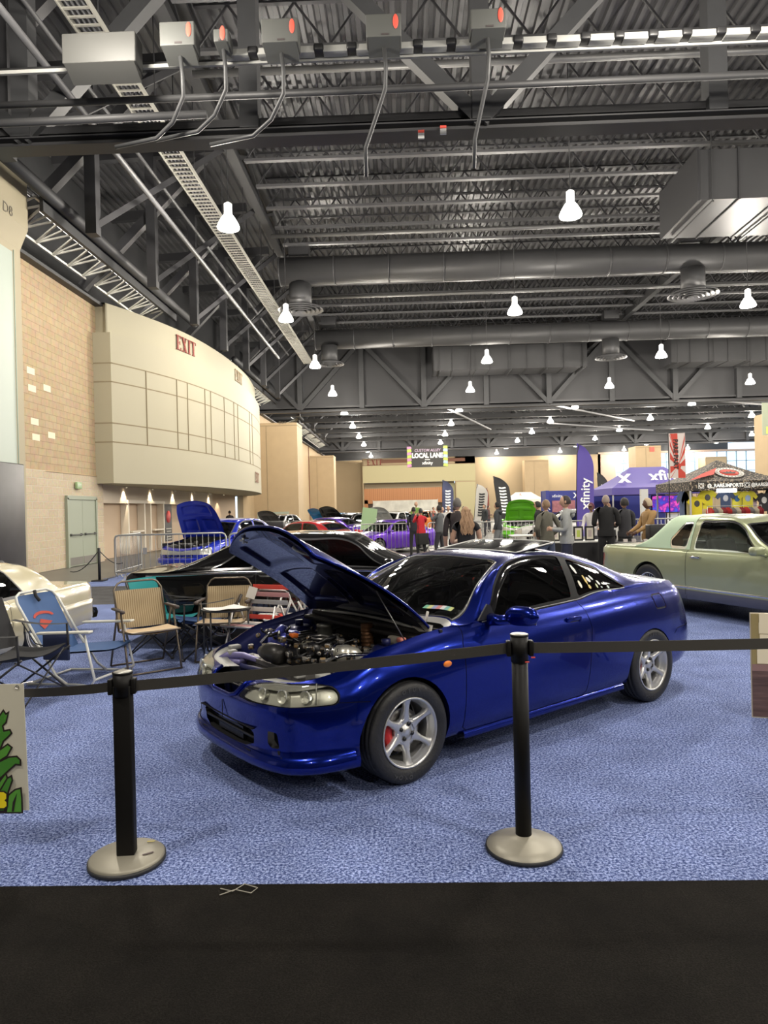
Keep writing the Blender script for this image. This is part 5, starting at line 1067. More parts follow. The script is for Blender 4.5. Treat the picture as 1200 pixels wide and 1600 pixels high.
# black coupe behind the blue one
gen_car('coupe', 'gloss black coupe with chrome belt strip, behind the blue coupe and folding chairs', (-.85, 9.2, 0), .0, BLKP, tabs=(PL_F, TB_F(.86, .92, .90, .20), GG_F(1.35, .86, .92, .90, True)), wins=[[(.70, .06), (.30, .93), (-.80, .97), (-.90, .06)], [(-1.0, .08), (-1.0, .93), (-1.12, .90), (-1.50, .10)]], seams=(-.95, .95), strip=.93, rgx=(-1.25, -1.95), rim='wire', rimm=CHR, wr=.32, taillens=BLKP, glass=GLT)
# beige full-size car on the left
PL_B = [(x*1.12, y*1.07) for x, y in PL_F]
gen_car('classic_sedan', 'low beige full-size classic car at the left edge behind the camping chairs', (-5.28, 6.75, 0), -PI/2, mat('beige_gloss_paint', (.50, .45, .30), .25, 0, coat=1.0), tabs=(PL_B, TB_F(.66, .70, .70, .14), [(a and (a[0]*1.12, a[1]*1.05, a[2]), b and (b[0]*1.12, b[1]*1.05, b[2]), (c[0]*1.12, c[1])) for a, b, c in GG_F(1.12, .66, .70, .70)]), wins=[[(.75, .1), (.3, .9), (-.9, .95), (-1.1, .1)]], seams=(-.7, 1.0), wx=(1.55, -1.25), wr=.31, ww=True, rim='dish', rimm=CHR, wsx=(1.0, .25), rgx=(-1.3, -1.8), arch=.34)
BLU2 = mat('bright_blue_paint', (.008, .025, .42), .25, .3, coat=1.0)
wM = [[(.78, .08), (.35, .88), (-.38, .96), (-.42, .06)], [(-.50, .06), (-.48, .95), (-1.0, .92), (-1.35, .15), (-1.3, .06)]]
gen_car('sedan', 'bright blue saloon with raised bonnet behind the crowd barrier at left', (-5.25, 20.2, 0), math.atan2(-.94, -.33), BLU2, 'M', wins=wM, seams=(-.46, .7), open_hood=True, hoodang=68, wr=.32, wx=(1.3, -1.3), rgx=(-1.25, -1.62), wsx=(1.0, .3))
def col(n, c, m=.1): return mat(n, c, .25, m, coat=1.0)
GC = lambda label, x, y, rz, paint, oh=False, **k: gen_car('sedan', label, (x, y, 0), rz, paint, 'M', wins=wM, seams=(-.46,), open_hood=oh, wr=.32, wx=(1.3, -1.3), rgx=(-1.25, -1.62), wsx=(1.0, .3), **k)
RS_ = GC('red saloon seen over the black coupe roof', -3.35, 23.4, 2.6, col('red_paint', (.42, .01, .015)))
VS_ = GC('dark violet coupe beside the red saloon, seen over the black coupe roof', -3.5, 30.6, 2.7, col('violet_paint', (.07, .02, .30), .4))
PS_ = GC('metallic purple low car behind the crowd barrier at centre', -.55, 26.0, -2.4, col('purple_paint', (.13, .03, .50), .4))
GC('black car with raised black bonnet left of the centre barrier', -2.9, 36.5, -2.2, col('black2_paint', (.006, .006, .007)), True, hoodang=55)
GC('sky blue car with raised bonnet left of the black-bonnet car', -4.2, 42.5, -2.3, col('sky_paint', (.02, .25, .60)), True, hoodang=50)
GC('white car with raised bonnet behind the purple car', -.7, 43.0, -2.1, col('white_paint_car', (.62, .62, .60)), True, hoodang=50)
GC('orange and white car beyond the purple car', 1.0, 50.0, -2.3, col('orange_paint', (.70, .20, .03)))
GC('lime green car with raised bonnet behind the man in black beanie', 5.6, 33.0, -1.75, col('lime_paint', (.13, .50, .02)), True, hoodang=62)
GC('white hatchback beyond the white table at centre right', 6.6, 27.5, 2.9, col('white_paint_car', (.62, .62, .60)))
GC('white saloon far behind under the white tent', 9.4, 44.0, 2.8, col('pearl_paint', (.55, .56, .57)))
GC('silver car against the far left wall with tan pillars', -7.9, 44.0, -1.9, col('silver_paint', (.30, .30, .31), .6), True, hoodang=45)
PS_.scale = (.86, .86, .84); RS_.scale = (.9, .9, .88); VS_.scale = (.92, .92, .9)
# ------------------------------------------------------------------ belt barrier
POSTM = mat('post_black', (.008, .0075, .007), .5, spec=.2); BELT = mat('belt_webbing', (.035, .032, .027), .7, bump=.2, nscale=400); BASEM = mat('base_pewter', (.30, .28, .225), .45, .25, noise=.15, nscale=6)
def stanchion(x, y, h, label, dome, rz=0):
    t = thing('belt_stanchion', label, 'barrier post', (x, y, 0), rz); b = MB()
    if dome: b.lathe([(.0, .0), (.172, .0), (.176, .010), (.172, .022), (.13, .040), (.08, .054), (.05, .062), (.04, .07), (0, .07)], n=56)
    else: b.lathe([(.0, .0), (.165, .0), (.168, .006), (.168, .030), (.160, .037), (.05, .042), (0, .042)], n=56)
    bs = b.build('base', BASEM, t); b = MB(); b.lathe([(.176 if dome else .169, .002), (.180 if dome else .173, .006), (.178 if dome else .173, .018 if dome else .026), (.174 if dome else .169, .02)], n=56); b.build('rubber_rim', RUB, bs)
    if dome: b = MB(); b.tube([(0, 0, .05), (0, 0, h-.10)], .0375, 28); b.build('post', POSTM, t); b = MB(); b.tube([(0, 0, h-.13), (0, 0, h-.012)], .041, 28); b.lathe([(.041, h-.012), (.043, h-.008), (.043, h), (0, h)], n=28)
    else: b = MB(); b.rbox((0, 0, (h-.08)/2+.03), (.082, .060, h-.10), .008); b.build('post', POSTM, t); b = MB(); b.tube([(0, 0, h-.11), (0, 0, h-.010)], .044, 28); b.lathe([(.044, h-.010), (.046, h-.006), (.046, h), (0, h)], n=28)
    b.build('belt_head', POSTM, t); b = MB(); b.lathe([(0, h+.001), (.040, h+.001), (.040, h-.003)], n=28); b.build('top_cap', mat('cap_grey', (.42, .41, .38), .35, .5), t)
    for sx in (-1, 1): b = MB(); b.rbox((sx*.052, -.008, h-.065), (.022, .040, .072), .006); b.build('belt_clip', POSTM, t)
    if dome: b = MB(); b.box((.058, -.031, h-.105), (.018, .003, .006)); b.box((.028, -.034, h-.125), (.022, .004, .005)); b.build('release_tab', REDM, t)
    else: b = MB(); b.box((.10, -.02, .043), (.05, .012, .001), rz=.5); b.build('maker_mark', mat('mark_dark', (.06, .03, .03), .5), bs); b = MB(); b.box((.085, .10, .043), (.035, .01, .001)); b.build('sticker', mat('mark_yellow', (.6, .5, .12), .5), bs)
    return t
stanchion(.53, 3.26, 1.01, 'black belt post on a domed pewter base in front of the blue coupe door', True)
stanchion(-1.32, 3.17, .885, 'shorter black belt post on a flat round base, in front of the tan folding chair', False, .12)
def belt(a, c, w, sag, label, tw=0.0):
    a = Vector(a); c = Vector(c); rows = []; d = (c-a); nn = Vector((-d.y, d.x, 0)).normalized()*.0012
    for i in range(31):
        t = i/30; p = a.lerp(c, t)-Vector((0, 0, sag*4*t*(1-t))); k = tw*math.sin(PI*t); up = Vector((0, 0, math.cos(k)))+nn.normalized()*math.sin(k)
        rows.append([p-up*w/2-nn, p+up*w/2-nn, p+up*w/2+nn, p-up*w/2+nn, p-up*w/2-nn])
    b = MB(); b.grid(rows, smooth=False); return tag(b.build('barrier_belt', BELT), label, 'belt')
belt((-1.258, 3.165, .820), (.468, 3.25, .945), .050, .006, 'black retractable belt stretched between the two barrier posts')
belt((.592, 3.25, .945), (3.6, 3.35, .955), .050, .012, 'black retractable belt running right from the taller post', .12)
belt((-1.382, 3.165, .815), (-3.6, 4.0, .77), .044, .085, 'black belt sagging left from the shorter post behind the cartoon banner', .25)
# cartoon banner (only its right part is in the frame)
BX, BY, BZ = -1.862, 3.30, .80; SU = .0030556
t = thing('plant_banner', 'cream vinyl banner with green cartoon leaves at the lower left edge', 'banner', (BX, BY, 0)); b = MB(); b.add([(-1.15, 0, .175), (.012, 0, .19), (0, 0, .805), (-1.15, 0, .79), (-1.15, .004, .175), (.012, .004, .19), (0, .004, .805), (-1.15, .004, .79)], [(0, 1, 2, 3), (7, 6, 5, 4), (0, 4, 5, 1), (1, 5, 6, 2), (2, 6, 7, 3), (3, 7, 4, 0)]); b.build('vinyl_sheet', mat('banner_cream', (.60, .57, .46), .5), t)
GRN = mat('leaf_green', (.055, .22, .025), .6); GR2 = mat('leaf_green_light', (.09, .30, .035), .6); INK = mat('ink_dark', (.02, .012, .01), .6); YEL = mat('banner_yellow', (.85, .68, .01), .55)
def bp_(pts): return [((x-39)*SU, .805-(y-20)*SU) for x, y in pts]
def decal(poly, m, name, k, o=.0): b = MB(); b.prism(poly, frame((0, -.0015-k*.001, 0), (1, 0, 0), (0, -1, 0)), .0008); return b.build(name, m, t)
leaves = [[(-60, 118), (-20, 100), (0, 72), (6, 64), (10, 70), (13, 67), (9, 80), (3, 86), (5, 96), (15, 94), (17, 98), (11, 104), (4, 110), (-2, 124), (-30, 150)],
          [(-60, 150), (-20, 138), (2, 124), (12, 117), (17, 121), (10, 133), (-6, 143), (-30, 160)],
          [(-60, 175), (-10, 148), (14, 137), (26, 136), (31, 141), (31, 147), (24, 146), (10, 158), (-6, 172), (-40, 205)],
          [(-60, 222), (-12, 190), (0, 174), (8, 164), (12, 176), (4, 196), (-10, 218)],
          [(-30, 222), (2, 186), (12, 170), (17, 167), (18, 172), (11, 190), (4, 222)],
          [(-60, 222), (10, 222), (14, 196), (24, 188), (32, 186), (33, 200), (33, 222), (18, 222)]]
for i, lf in enumerate(leaves):
    P = bp_(lf); decal(grow(P, .008 if sum(P[k][0]*P[(k+1) % len(P)][1]-P[(k+1) % len(P)][0]*P[k][1] for k in range(len(P))) != 0 else 0), INK, 'leaf_outline', i*2); decal(P, GR2 if i % 2 else GRN, 'leaf', i*2+1)
decal(bp_([(18, 221), (20, 206), (27, 192), (24, 206), (21, 221)]), INK, 'leaf_vein', 13)
yp = bp_([(-40, 190), (6, 190), (10, 193), (10, 200), (7, 203), (10, 206), (10, 212), (6, 215), (-40, 215)]); decal(grow(yp, .007), INK, 'letter_outline', 14); decal(yp, YEL, 'yellow_letter', 15)
for z in (.79, .215): b = MB(); b.lathe([(.006, 0), (.010, -.002), (.010, -.004)], (-.03, 0, z), axis='Y', n=14); b.build('grommet', STEEL, t)
b = MB(); b.tube([(-.03, .0, .79), (-.01, .01, .805), (.01, .06, .80)], .003, 5); b.build('tie', STEEL, t); b = MB()
for xx in (-1.05, -.35): b.tube([(xx, .006, 0), (xx, .006, .80)], .009, 6); b.tube([(xx, -.12, .008), (xx, .006, .02), (xx, .16, .008)], .009, 6)
b.build('stand_legs', BLK, t)
# photo board on the right
t = thing('photo_board', 'printed photo board of a bright warehouse room at the right edge', 'sign', (2.535, 5.16, .012), R(-14)); b = MB(); b.box((.55, .012, .385), (1.1, .02, .77)); b.build('board', mat('board_edge', (.55, .47, .33), .5), t)
FL = mat('print_brown_floor', (.10, .055, .045), .35); ramp_tex(FL, 'noise', 3, ((.3, (.06, .035, .03)), (.7, (.20, .12, .10))), sc=(.6, 1, 9)); WA = mat('print_ochre_wall', (.33, .26, .11), .4)
b = MB(); b.box((.55, 0, .20), (1.09, .003, .38), mi=0); b.box((.55, 0, .575), (1.09, .003, .38), mi=1); b.box((.55, -.001, .37), (1.09, .003, .05), mi=2); b.build('print', [FL, WA, mat('print_mauve', (.30, .18, .16), .4)], t)
PB = mat('print_bright_window', (.85, .75, .52), .4); PK = mat('print_dark_truss', (.08, .06, .03), .4); b = MB()
for x, z, w, h in ((.10, .735, .085, .07), (.105, .66, .10, .08), (.11, .585, .10, .06), (.12, .47, .16, .14), (.45, .65, .2, .16), (.75, .62, .22, .2)): MB().box((x, -.003, z), (w, .003, h)).build('print_window', PB, t)
b = MB()
for k in range(5): b.beam((.20+.07*k, -.005, .76), (.34+.09*k, -.005, .45), .003, .012); b.beam((.17, -.005, .72-.05*k), (.6, -.005, .60-.04*k), .003, .010)
b.build('print_trusses', PK, t); b = MB(); b.beam((.4, .02, .6), (.4, .35, 0), .02, .02); b.beam((.8, .02, .6), (.8, .35, 0), .02, .02); b.build('easel_strut', BLK, t)
# loose thread on the black carpet
b = MB(); b.tube([(-.82, 2.93, .004), (-.76, 2.90, .008), (-.72, 2.95, .012), (-.66, 2.93, .006), (-.68, 2.89, .006), (-.75, 2.91, .01), (-.81, 2.88, .004)], .0022, 5); tag(b.build('loose_thread', mat('thread_pale', (.35, .33, .28), .8)), 'pale loose thread lying on the carpet edge between the posts', 'thread')
# ------------------------------------------------------------------ folding chairs (local +x is the way a sitter faces)
FR = mat('bronze_tube', (.16, .13, .10), .35, .7); ARM = mat('arm_brown_plastic', (.05, .035, .03), .5); WTUBE = mat('white_tube', (.62, .62, .58), .35); BTUBE = mat('black_tube', (.015, .015, .018), .4)
STR = mat('striped_tan_fabric', (.40, .30, .18), .85); w_t, _a, _b = ramp_tex(STR, 'wave', 14, ((.0, (.16, .11, .06)), (.3, (.42, .32, .18)), (.55, (.30, .22, .12)), (.8, (.52, .42, .26)), (1, (.34, .26, .15))), sc=(0, 1, 0)); w_t.bands_direction = 'Y'
def lawn_chair(label, loc, rz, fab, fr, arms=True, h=.87, webbing=None, seatfab=None):
    t = thing('folding_chair', label, 'folding chair', loc, rz); w = .25; b = MB()
    b.tube([(-.02, -w, .40), (-.17, -w, h-.08), (-.185, -w+.04, h-.02), (-.19, -w+.08, h), (-.19, w-.08, h), (-.185, w-.04, h-.02), (-.17, w, h-.08), (-.02, w, .40)], .011, 8); b.build('back_frame', fr, t)
    b = MB(); b.tube([(.0, -w, .40), (.40, -w, .43), (.42, -w+.03, .43), (.42, w-.03, .43), (.40, w, .43), (.0, w, .40)], .011, 8); b.build('seat_frame', fr, t)
    for s in (-1, 1):
        b = MB(); b.tube([(.36, s*(w+.02), .012), (.30, s*(w+.02), .2), (.14, s*(w+.02), .62)], .011, 8); b.build('leg', fr, t); b = MB(); b.tube([(-.24, s*(w+.03), .012), (-.10, s*(w+.03), .3), (.06, s*(w+.03), .62)], .011, 8); b.build('leg', fr, t)
        if arms: b = MB(); b.rbox((.07, s*(w+.03), .635), (.34, .045, .022), .008); b.ball((.235, s*(w+.03), .63), (.03, .028, .02), 10, 6); b.build('armrest', ARM, t)
    [MB().tube([(x_, -w-.03, .012), (x_, w+.03, .012)], .010, 8).build('foot_bar', fr, t) for x_ in (.36, -.24)]
    if webbing:
        for k in range(5): z = .46+.08*k; b = MB(); b.rbox((-.035-.12*(z-.40)/.4-.02, 0, z), (.006, 2*w, .05), .002); b.build('back_webbing', webbing[k % len(webbing)], t)
        for k in range(4): b = MB(); b.rbox((.06+.10*k, 0, .42), (.07, 2*w, .006), .002); b.build('seat_webbing', webbing[(k+1) % len(webbing)], t)
    else:
        rows = []
        for i in range(13):
            q = i/12; z = .42+(h-.09-.42)*q; x = -.03-.15*(z-.40)/(h-.40)-.012+.006*math.sin(q*PI*3); rows.append([Vector((x-.014*math.sin(PI*j/12)+.004*math.cos(j*.9), (-w+.004)+(2*w-.008)*j/12, z)) for j in range(13)])
        b = MB(); b.grid(rows); b.grid([[p+Vector((-.012, 0, 0)) for p in r] for r in rows]); b.build('backrest', fab, t)
        rows = [[Vector((.02+.40*i/8, -w+2*w*j/8, .43-.018*math.sin(PI*j/8)+.03*i/8*.2)) for j in range(9)] for i in range(9)]; b = MB(); b.grid(rows); b.grid([[p-Vector((0, 0, .012)) for p in r] for r in rows]); b.build('seat', seatfab or fab, t)
    return t
PALE = mat('seat_cream_fabric', (.58, .44, .28), .85)
lawn_chair('tan striped folding chair with brown arms, left of the teal camping chair', (-2.78, 7.25, 0), R(-52), STR, FR, seatfab=PALE, h=.90)
lawn_chair('tan striped folding chair facing the camera behind the small half-round table', (-2.02, 7.75, 0), R(-88), STR, FR, seatfab=PALE, h=.86)
WEBR = mat('webbing_red', (.60, .06, .04), .7); WEBW = mat('webbing_white', (.60, .55, .50), .7); WEBG = mat('webbing_grey', (.30, .30, .30), .7); WEBP = mat('webbing_rose', (.45, .22, .22), .7)
lawn_chair('old webbed lawn chair with white, grey and red straps right of the half-round table', (-1.55, 7.45, 0), R(-115), None, STEEL, False, .74, (WEBR, WEBW, WEBG, WEBP))
lawn_chair('red and white webbed lawn chair standing against the black coupe', (-1.22, 7.85, 0), R(200), None, WTUBE, False, .80, (WEBR, WEBW))
def camp_chair(label, loc, rz, fab, h=.86, w=.30, trim=None, seath=.42, arms=True, name='camping_chair'):
    t = thing(name, label, 'camping chair', loc, rz); b = MB()
    # back sling with a slight curve, seat sling, tube frame with crossed legs
    rows = [[Vector((-.20-.16*q-.05*math.cos(PI*(j/10-.5)), -w+2*w*j/10, seath+(h-seath)*q)) for j in range(11)] for q in [i/8 for i in range(9)]]; b.grid(rows); b.grid([[p-Vector((.006, 0, 0)) for p in r] for r in rows]); b.build('backrest', fab, t)
    b = MB(); rows = [[Vector((-.22+.50*i/8, -w+2*w*j/8, seath-.05*math.sin(PI*j/8)-.03*math.sin(PI*i/8)+.03*i/8)) for j in range(9)] for i in range(9)]; b.grid(rows); b.grid([[p-Vector((0, 0, .006)) for p in r] for r in rows]); b.build('seat', fab, t)
    for s in (-1, 1):
        b = MB(); b.tube([(-.30, s*(w+.03), .012), (.30, s*(w+.02), seath)], .010, 7); b.build('leg', BTUBE, t); b = MB(); b.tube([(.30, s*(w+.04), .012), (-.24, s*(w+.02), seath)], .010, 7); b.build('leg', BTUBE, t)
        b = MB(); b.tube([(-.24, s*(w+.02), seath-.02), (-.38, s*(w+.01), h)], .011, 7); b.build('back_post', BTUBE, t)
        if arms: b = MB(); b.tube([(.28, s*(w+.03), seath-.04), (.27, s*(w+.03), seath+.20)], .010, 7); b.grid([[Vector((-.28+.56*i/8, s*(w+.03)+dy, seath+.20+.03*(1-i/8)-.02*math.sin(PI*i/8))) for dy in (-.035, 0, .035)] for i in range(9)]); b.build('armrest', trim or fab, t)
        for x in (-.30, .30): b = MB(); b.ball((x, s*(w+.035), .014), (.028, .022, .014), 8, 6); b.build('foot', BTUBE, t)
    for x in (-.30, .30):
        b = MB(); b.tube([(x, -w-.03, .03), (x*.8, w+.02, seath-.02)], .008, 6); b.tube([(x, w+.03, .03), (x*.8, -w-.02, seath-.02)], .008, 6); b.build('cross_brace', BTUBE, t)
    return t
TEALF = mat('teal_canvas', (.012, .24, .25), .8, bump=.1, nscale=80); BLKF = mat('black_canvas', (.018, .018, .02), .85, bump=.1, nscale=80); NAVY = mat('navy_canvas', (.03, .07, .19), .8)
camp_chair('teal canvas camping chair behind the left tan striped chair', (-2.78, 7.98, 0), R(-22), TEALF, .86, .24, BLKF)
camp_chair('navy camping chair with black arms between the teal chair and the black coupe', (-2.30, 7.82, 0), R(-150), NAVY, .68, .22, BLKF)
camp_chair('black mesh camping chair nearest the camera at the left edge', (-3.40, 5.92, 0), R(-8), BLKF, .88, .30, BLKF, .44)
# low beach chair: white tube, blue fabric, flat white arms
t = thing('beach_chair', 'low blue beach chair with white arms and a faded red logo', 'beach chair', (-3.24, 6.75, 0), R(-12)); BF = mat('beach_blue_canvas', (.045, .10, .24), .75); b = MB()
rows = [[Vector((-.20-.30*q-.03*math.cos(PI*(j/8-.5)), -.26+.52*j/8, .28+.56*q)) for j in range(9)] for q in [i/8 for i in range(9)]]; b.grid(rows); b.grid([[p-Vector((.012, 0, 0)) for p in r] for r in rows]); b.build('backrest', BF, t)
b = MB(); b.grid([[Vector((-.20+.62*i/8, -.26+.52*j/8, .30-.03*math.sin(PI*j/8)+.05*i/8)) for j in range(9)] for i in range(9)]); b.grid([[Vector((-.20+.62*i/8, -.26+.52*j/8, .285-.03*math.sin(PI*j/8)+.05*i/8)) for j in range(9)] for i in range(9)]); b.build('seat', BF, t)
b = MB(); b.tube([(-.10, -.28, .22), (-.46, -.28, .78), (-.50, -.25, .84), (-.52, -.18, .87), (-.52, .18, .87), (-.50, .25, .84), (-.46, .28, .78), (-.10, .28, .22)], .013, 8); b.build('back_frame', WTUBE, t)
for s in (-1, 1):
    b = MB(); b.rbox((.10, s*.33, .52), (.58, .07, .022), .01, ry=-.04); b.build('armrest', mat('arm_white_plastic', (.58, .57, .50), .45), t)
    b = MB(); b.tube([(-.34, s*.31, .015), (.20, s*.31, .03), (.36, s*.31, .02), (.40, s*.31, .08), (.30, s*.31, .50)], .012, 8); b.build('leg', WTUBE, t); b = MB(); b.tube([(-.30, s*.30, .50), (-.02, s*.30, .10), (.10, s*.30, .02)], .012, 8); b.build('leg', WTUBE, t)
[MB().tube([(x_, -.31, z_), (x_, .31, z_)], .012, 8).build('foot_bar', WTUBE, t) for x_, z_ in ((-.34, .015), (.40, .08))]
b = MB(); b.rbox((.02, -.345, .39), (.28, .03, .25), .01); b.build('side_pouch', mat('pouch_navy', (.012, .02, .06), .7), t)
def bc(y, z, o): q = (z-.28)/.56; return Vector((-.20-.30*q-.03*math.cos(PI*((y+.26)/.52-.5))+o, y, z))
b = MB(); P = [bc(y, z, .006) for y, z in ((-.05, .60), (.09, .56), (-.06, .50), (-.10, .555))]; b.add(P, [(0, 1, 2, 3)]); ring = [bc(.14*math.cos(a), .62+.05*math.sin(a), .006) for a in np.linspace(0, PI, 14)]+[bc(.11*math.cos(a), .615+.028*math.sin(a), .006) for a in np.linspace(PI, 0, 14)]
b.add(ring, [(i, i+1, 26-i, 27-i) for i in range(13)]); b.build('logo', mat('logo_faded_red', (.42, .06, .04), .8), t); b = MB(); b.tube([(-.50, 0, .88), (-.485, 0, .82), (-.45, .01, .77)], .016, 6); b.build('strap', BLKF, t)
b = MB(); b.tube([(-.42, -.27, .60), (-.2, -.36, .42), (.02, -.34, .36)], .006, 5); b.build('carry_strap', BLKF, t)
# small half-round table with papers
t = thing('half_round_table', 'small black half-round table holding papers in front of the tan chair', 'table', (-1.92, 7.25, 0)); b = MB(); hf = [(.265*math.cos(a), -.25*math.sin(a)) for a in np.linspace(0, PI, 24)]; b.prism(hf, Matrix.Translation((0, .1, .575)), .018); b.build('tabletop', BLK, t)
for x, y in ((-.24, .08), (.24, .08), (-.12, -.08), (.08, -.10)): b = MB(); b.tube([(x, y, .012), (x, y, .58)], .010, 7); b.build('leg', BTUBE, t)
t = thing('paper_sheets', 'curling white sheet of paper lying on the half-round table', 'paper', (-1.92, 7.25, .597)); b = MB(); b.grid([[Vector((-.25+.5*i/12, .10-.26*math.sin(PI*i/12)**.7*j/6*1.0, .003+.030*math.exp(-((i-8)/2.2)**2)*(1-j/6*.5))) for j in range(7)] for i in range(13)]); b.grid([[Vector((-.25+.5*i/12, .10-.26*math.sin(PI*i/12)**.7*j/6, .001+.030*math.exp(-((i-8)/2.2)**2)*(1-j/6*.5))) for j in range(7)] for i in range(13)]); b.build('sheet', mat('paper_white', (.72, .70, .66), .8), t)
b = MB(); b.box((0, 0, 0), (.10, .002, .13), rz=.3, ry=.35); tag(b.build('hanging_card', mat('card_cream', (.66, .63, .55), .7)), 'small white card clipped to the tan chair beside the half-round table', 'card').location = (-1.70, 7.62, .72)
b = MB(); b.rbox((0, 0, .12), (.16, .12, .24), .01); o = b.build('speaker_box', BLK); tag(o, 'small black box on the carpet under the half-round table', 'box'); o.location = (-1.80, 7.75, 0); b = MB(); b.add([(-.02, -.062, .10), (.03, -.062, .08), (.04, -.062, .2), (0, -.062, .17)], [(0, 1, 2, 3)]); b.build('white_print', WHT, o)
# light silver tubular frame chair near the coupe's far wing
t = thing('tube_stool', 'silver tube-framed stool with dark seat beyond the blue coupe right wing', 'stool', (-.98, 7.75, 0), R(15)); b = MB(); b.tube([(-.2, -.18, .01), (-.17, -.16, .62), (-.13, -.14, .66), (.13, -.14, .66), (.17, -.16, .62), (.2, -.18, .01)], .013, 8); b.tube([(-.2, .18, .01), (-.17, .16, .62), (-.13, .14, .66), (.13, .14, .66), (.17, .16, .62), (.2, .18, .01)], .013, 8); b.build('frame', mat('tube_pale', (.5, .5, .45), .35, .4), t); b = MB(); b.rbox((0, 0, .44), (.36, .36, .04), .015); b.build('seat', BLK, t)
# ------------------------------------------------------------------ crowd barriers
BAR = mat('barrier_zinc', (.40, .40, .38), .4, .5)
def barrier(label, loc, rz, L=2.5, h=1.1, n=18, group=None):
    t = thing('crowd_barrier', label, 'crowd barrier', loc, rz, group); b = MB(); b.tube([(.06, 0, .10), (0, 0, .18), (0, 0, h-.10), (.03, 0, h-.03), (.10, 0, h), (L-.10, 0, h), (L-.03, 0, h-.03), (L, 0, h-.10), (L, 0, .18), (L-.06, 0, .10)], .021, 10); b.tube([(0, 0, .2), (L, 0, .2)], .017, 8); b.build('frame', BAR, t)
    for i in range(n): x = L*(i+1)/(n+1); b = MB(); b.tube([(x, 0, .2), (x, 0, h)], .008, 6); b.build('bar', BAR, t)
    for x in (.25, L-.25): b = MB(); b.tube([(x, -.3, .012), (x, -.08, .05), (x, 0, .2), (x, .08, .05), (x, .3, .012)], .014, 6); b.build('foot', BAR, t)
    return t
p = barrier('steel crowd barrier in front of the bright blue saloon', (-7.15, 16.9, 0), R(2), 2.75, 1.12); b = MB(); b.box((.75, -.03, .72), (.10, .01, .16)); b.build('tag_plate', mat('plate_grey', (.3, .3, .3), .5), p)
barrier('steel crowd barrier right of the blue saloon, mostly behind the raised bonnet', (-4.32, 17.0, 0), R(8), 2.4, 1.1)
barrier('steel crowd barrier leading back beside the blue saloon', (-7.25, 17.15, 0), R(96), 2.4, 1.1)
barrier('steel crowd barrier in front of the metallic purple car', (-1.75, 24.0, 0), R(4), 2.5, 1.1)
barrier('steel crowd barrier between the purple car and the person in red', (.85, 24.3, 0), R(28), 2.3, 1.1)
barrier('steel crowd barrier left of the green car, behind the long-haired woman', (2.2, 23.5, 0), R(-8), 2.4, 1.1)
barrier('steel crowd barrier in front of the white hatchback, left part', (4.1, 22.0, 0), R(6), 2.4, 1.1)
barrier('steel crowd barrier in front of the white hatchback, right part', (6.6, 22.3, 0), R(2), 2.4, 1.1)
# chained post by the doors
t = thing('chain_post', 'short black post with a drooping chain near the grey-green doors', 'post', (-7.55, 16.9, 0)); b = MB(); b.tube([(0, 0, 0), (0, 0, .82)], .035, 10); b.rbox((0, 0, .015), (.3, .3, .03), .01); b.build('post', BLK, t)
b = MB(); b.tube([(0, 0, .76)]+[(-.9*q, .35*q, .76-.55*math.sin(PI*q*.55)) for q in np.linspace(.05, 1, 10)], .012, 5); b.tube([(0, 0, .76)]+[(.55*q, .1*q, .76-.35*math.sin(PI*q*.6)) for q in np.linspace(.05, 1, 10)], .012, 5); b.build('chain', DARK, t)
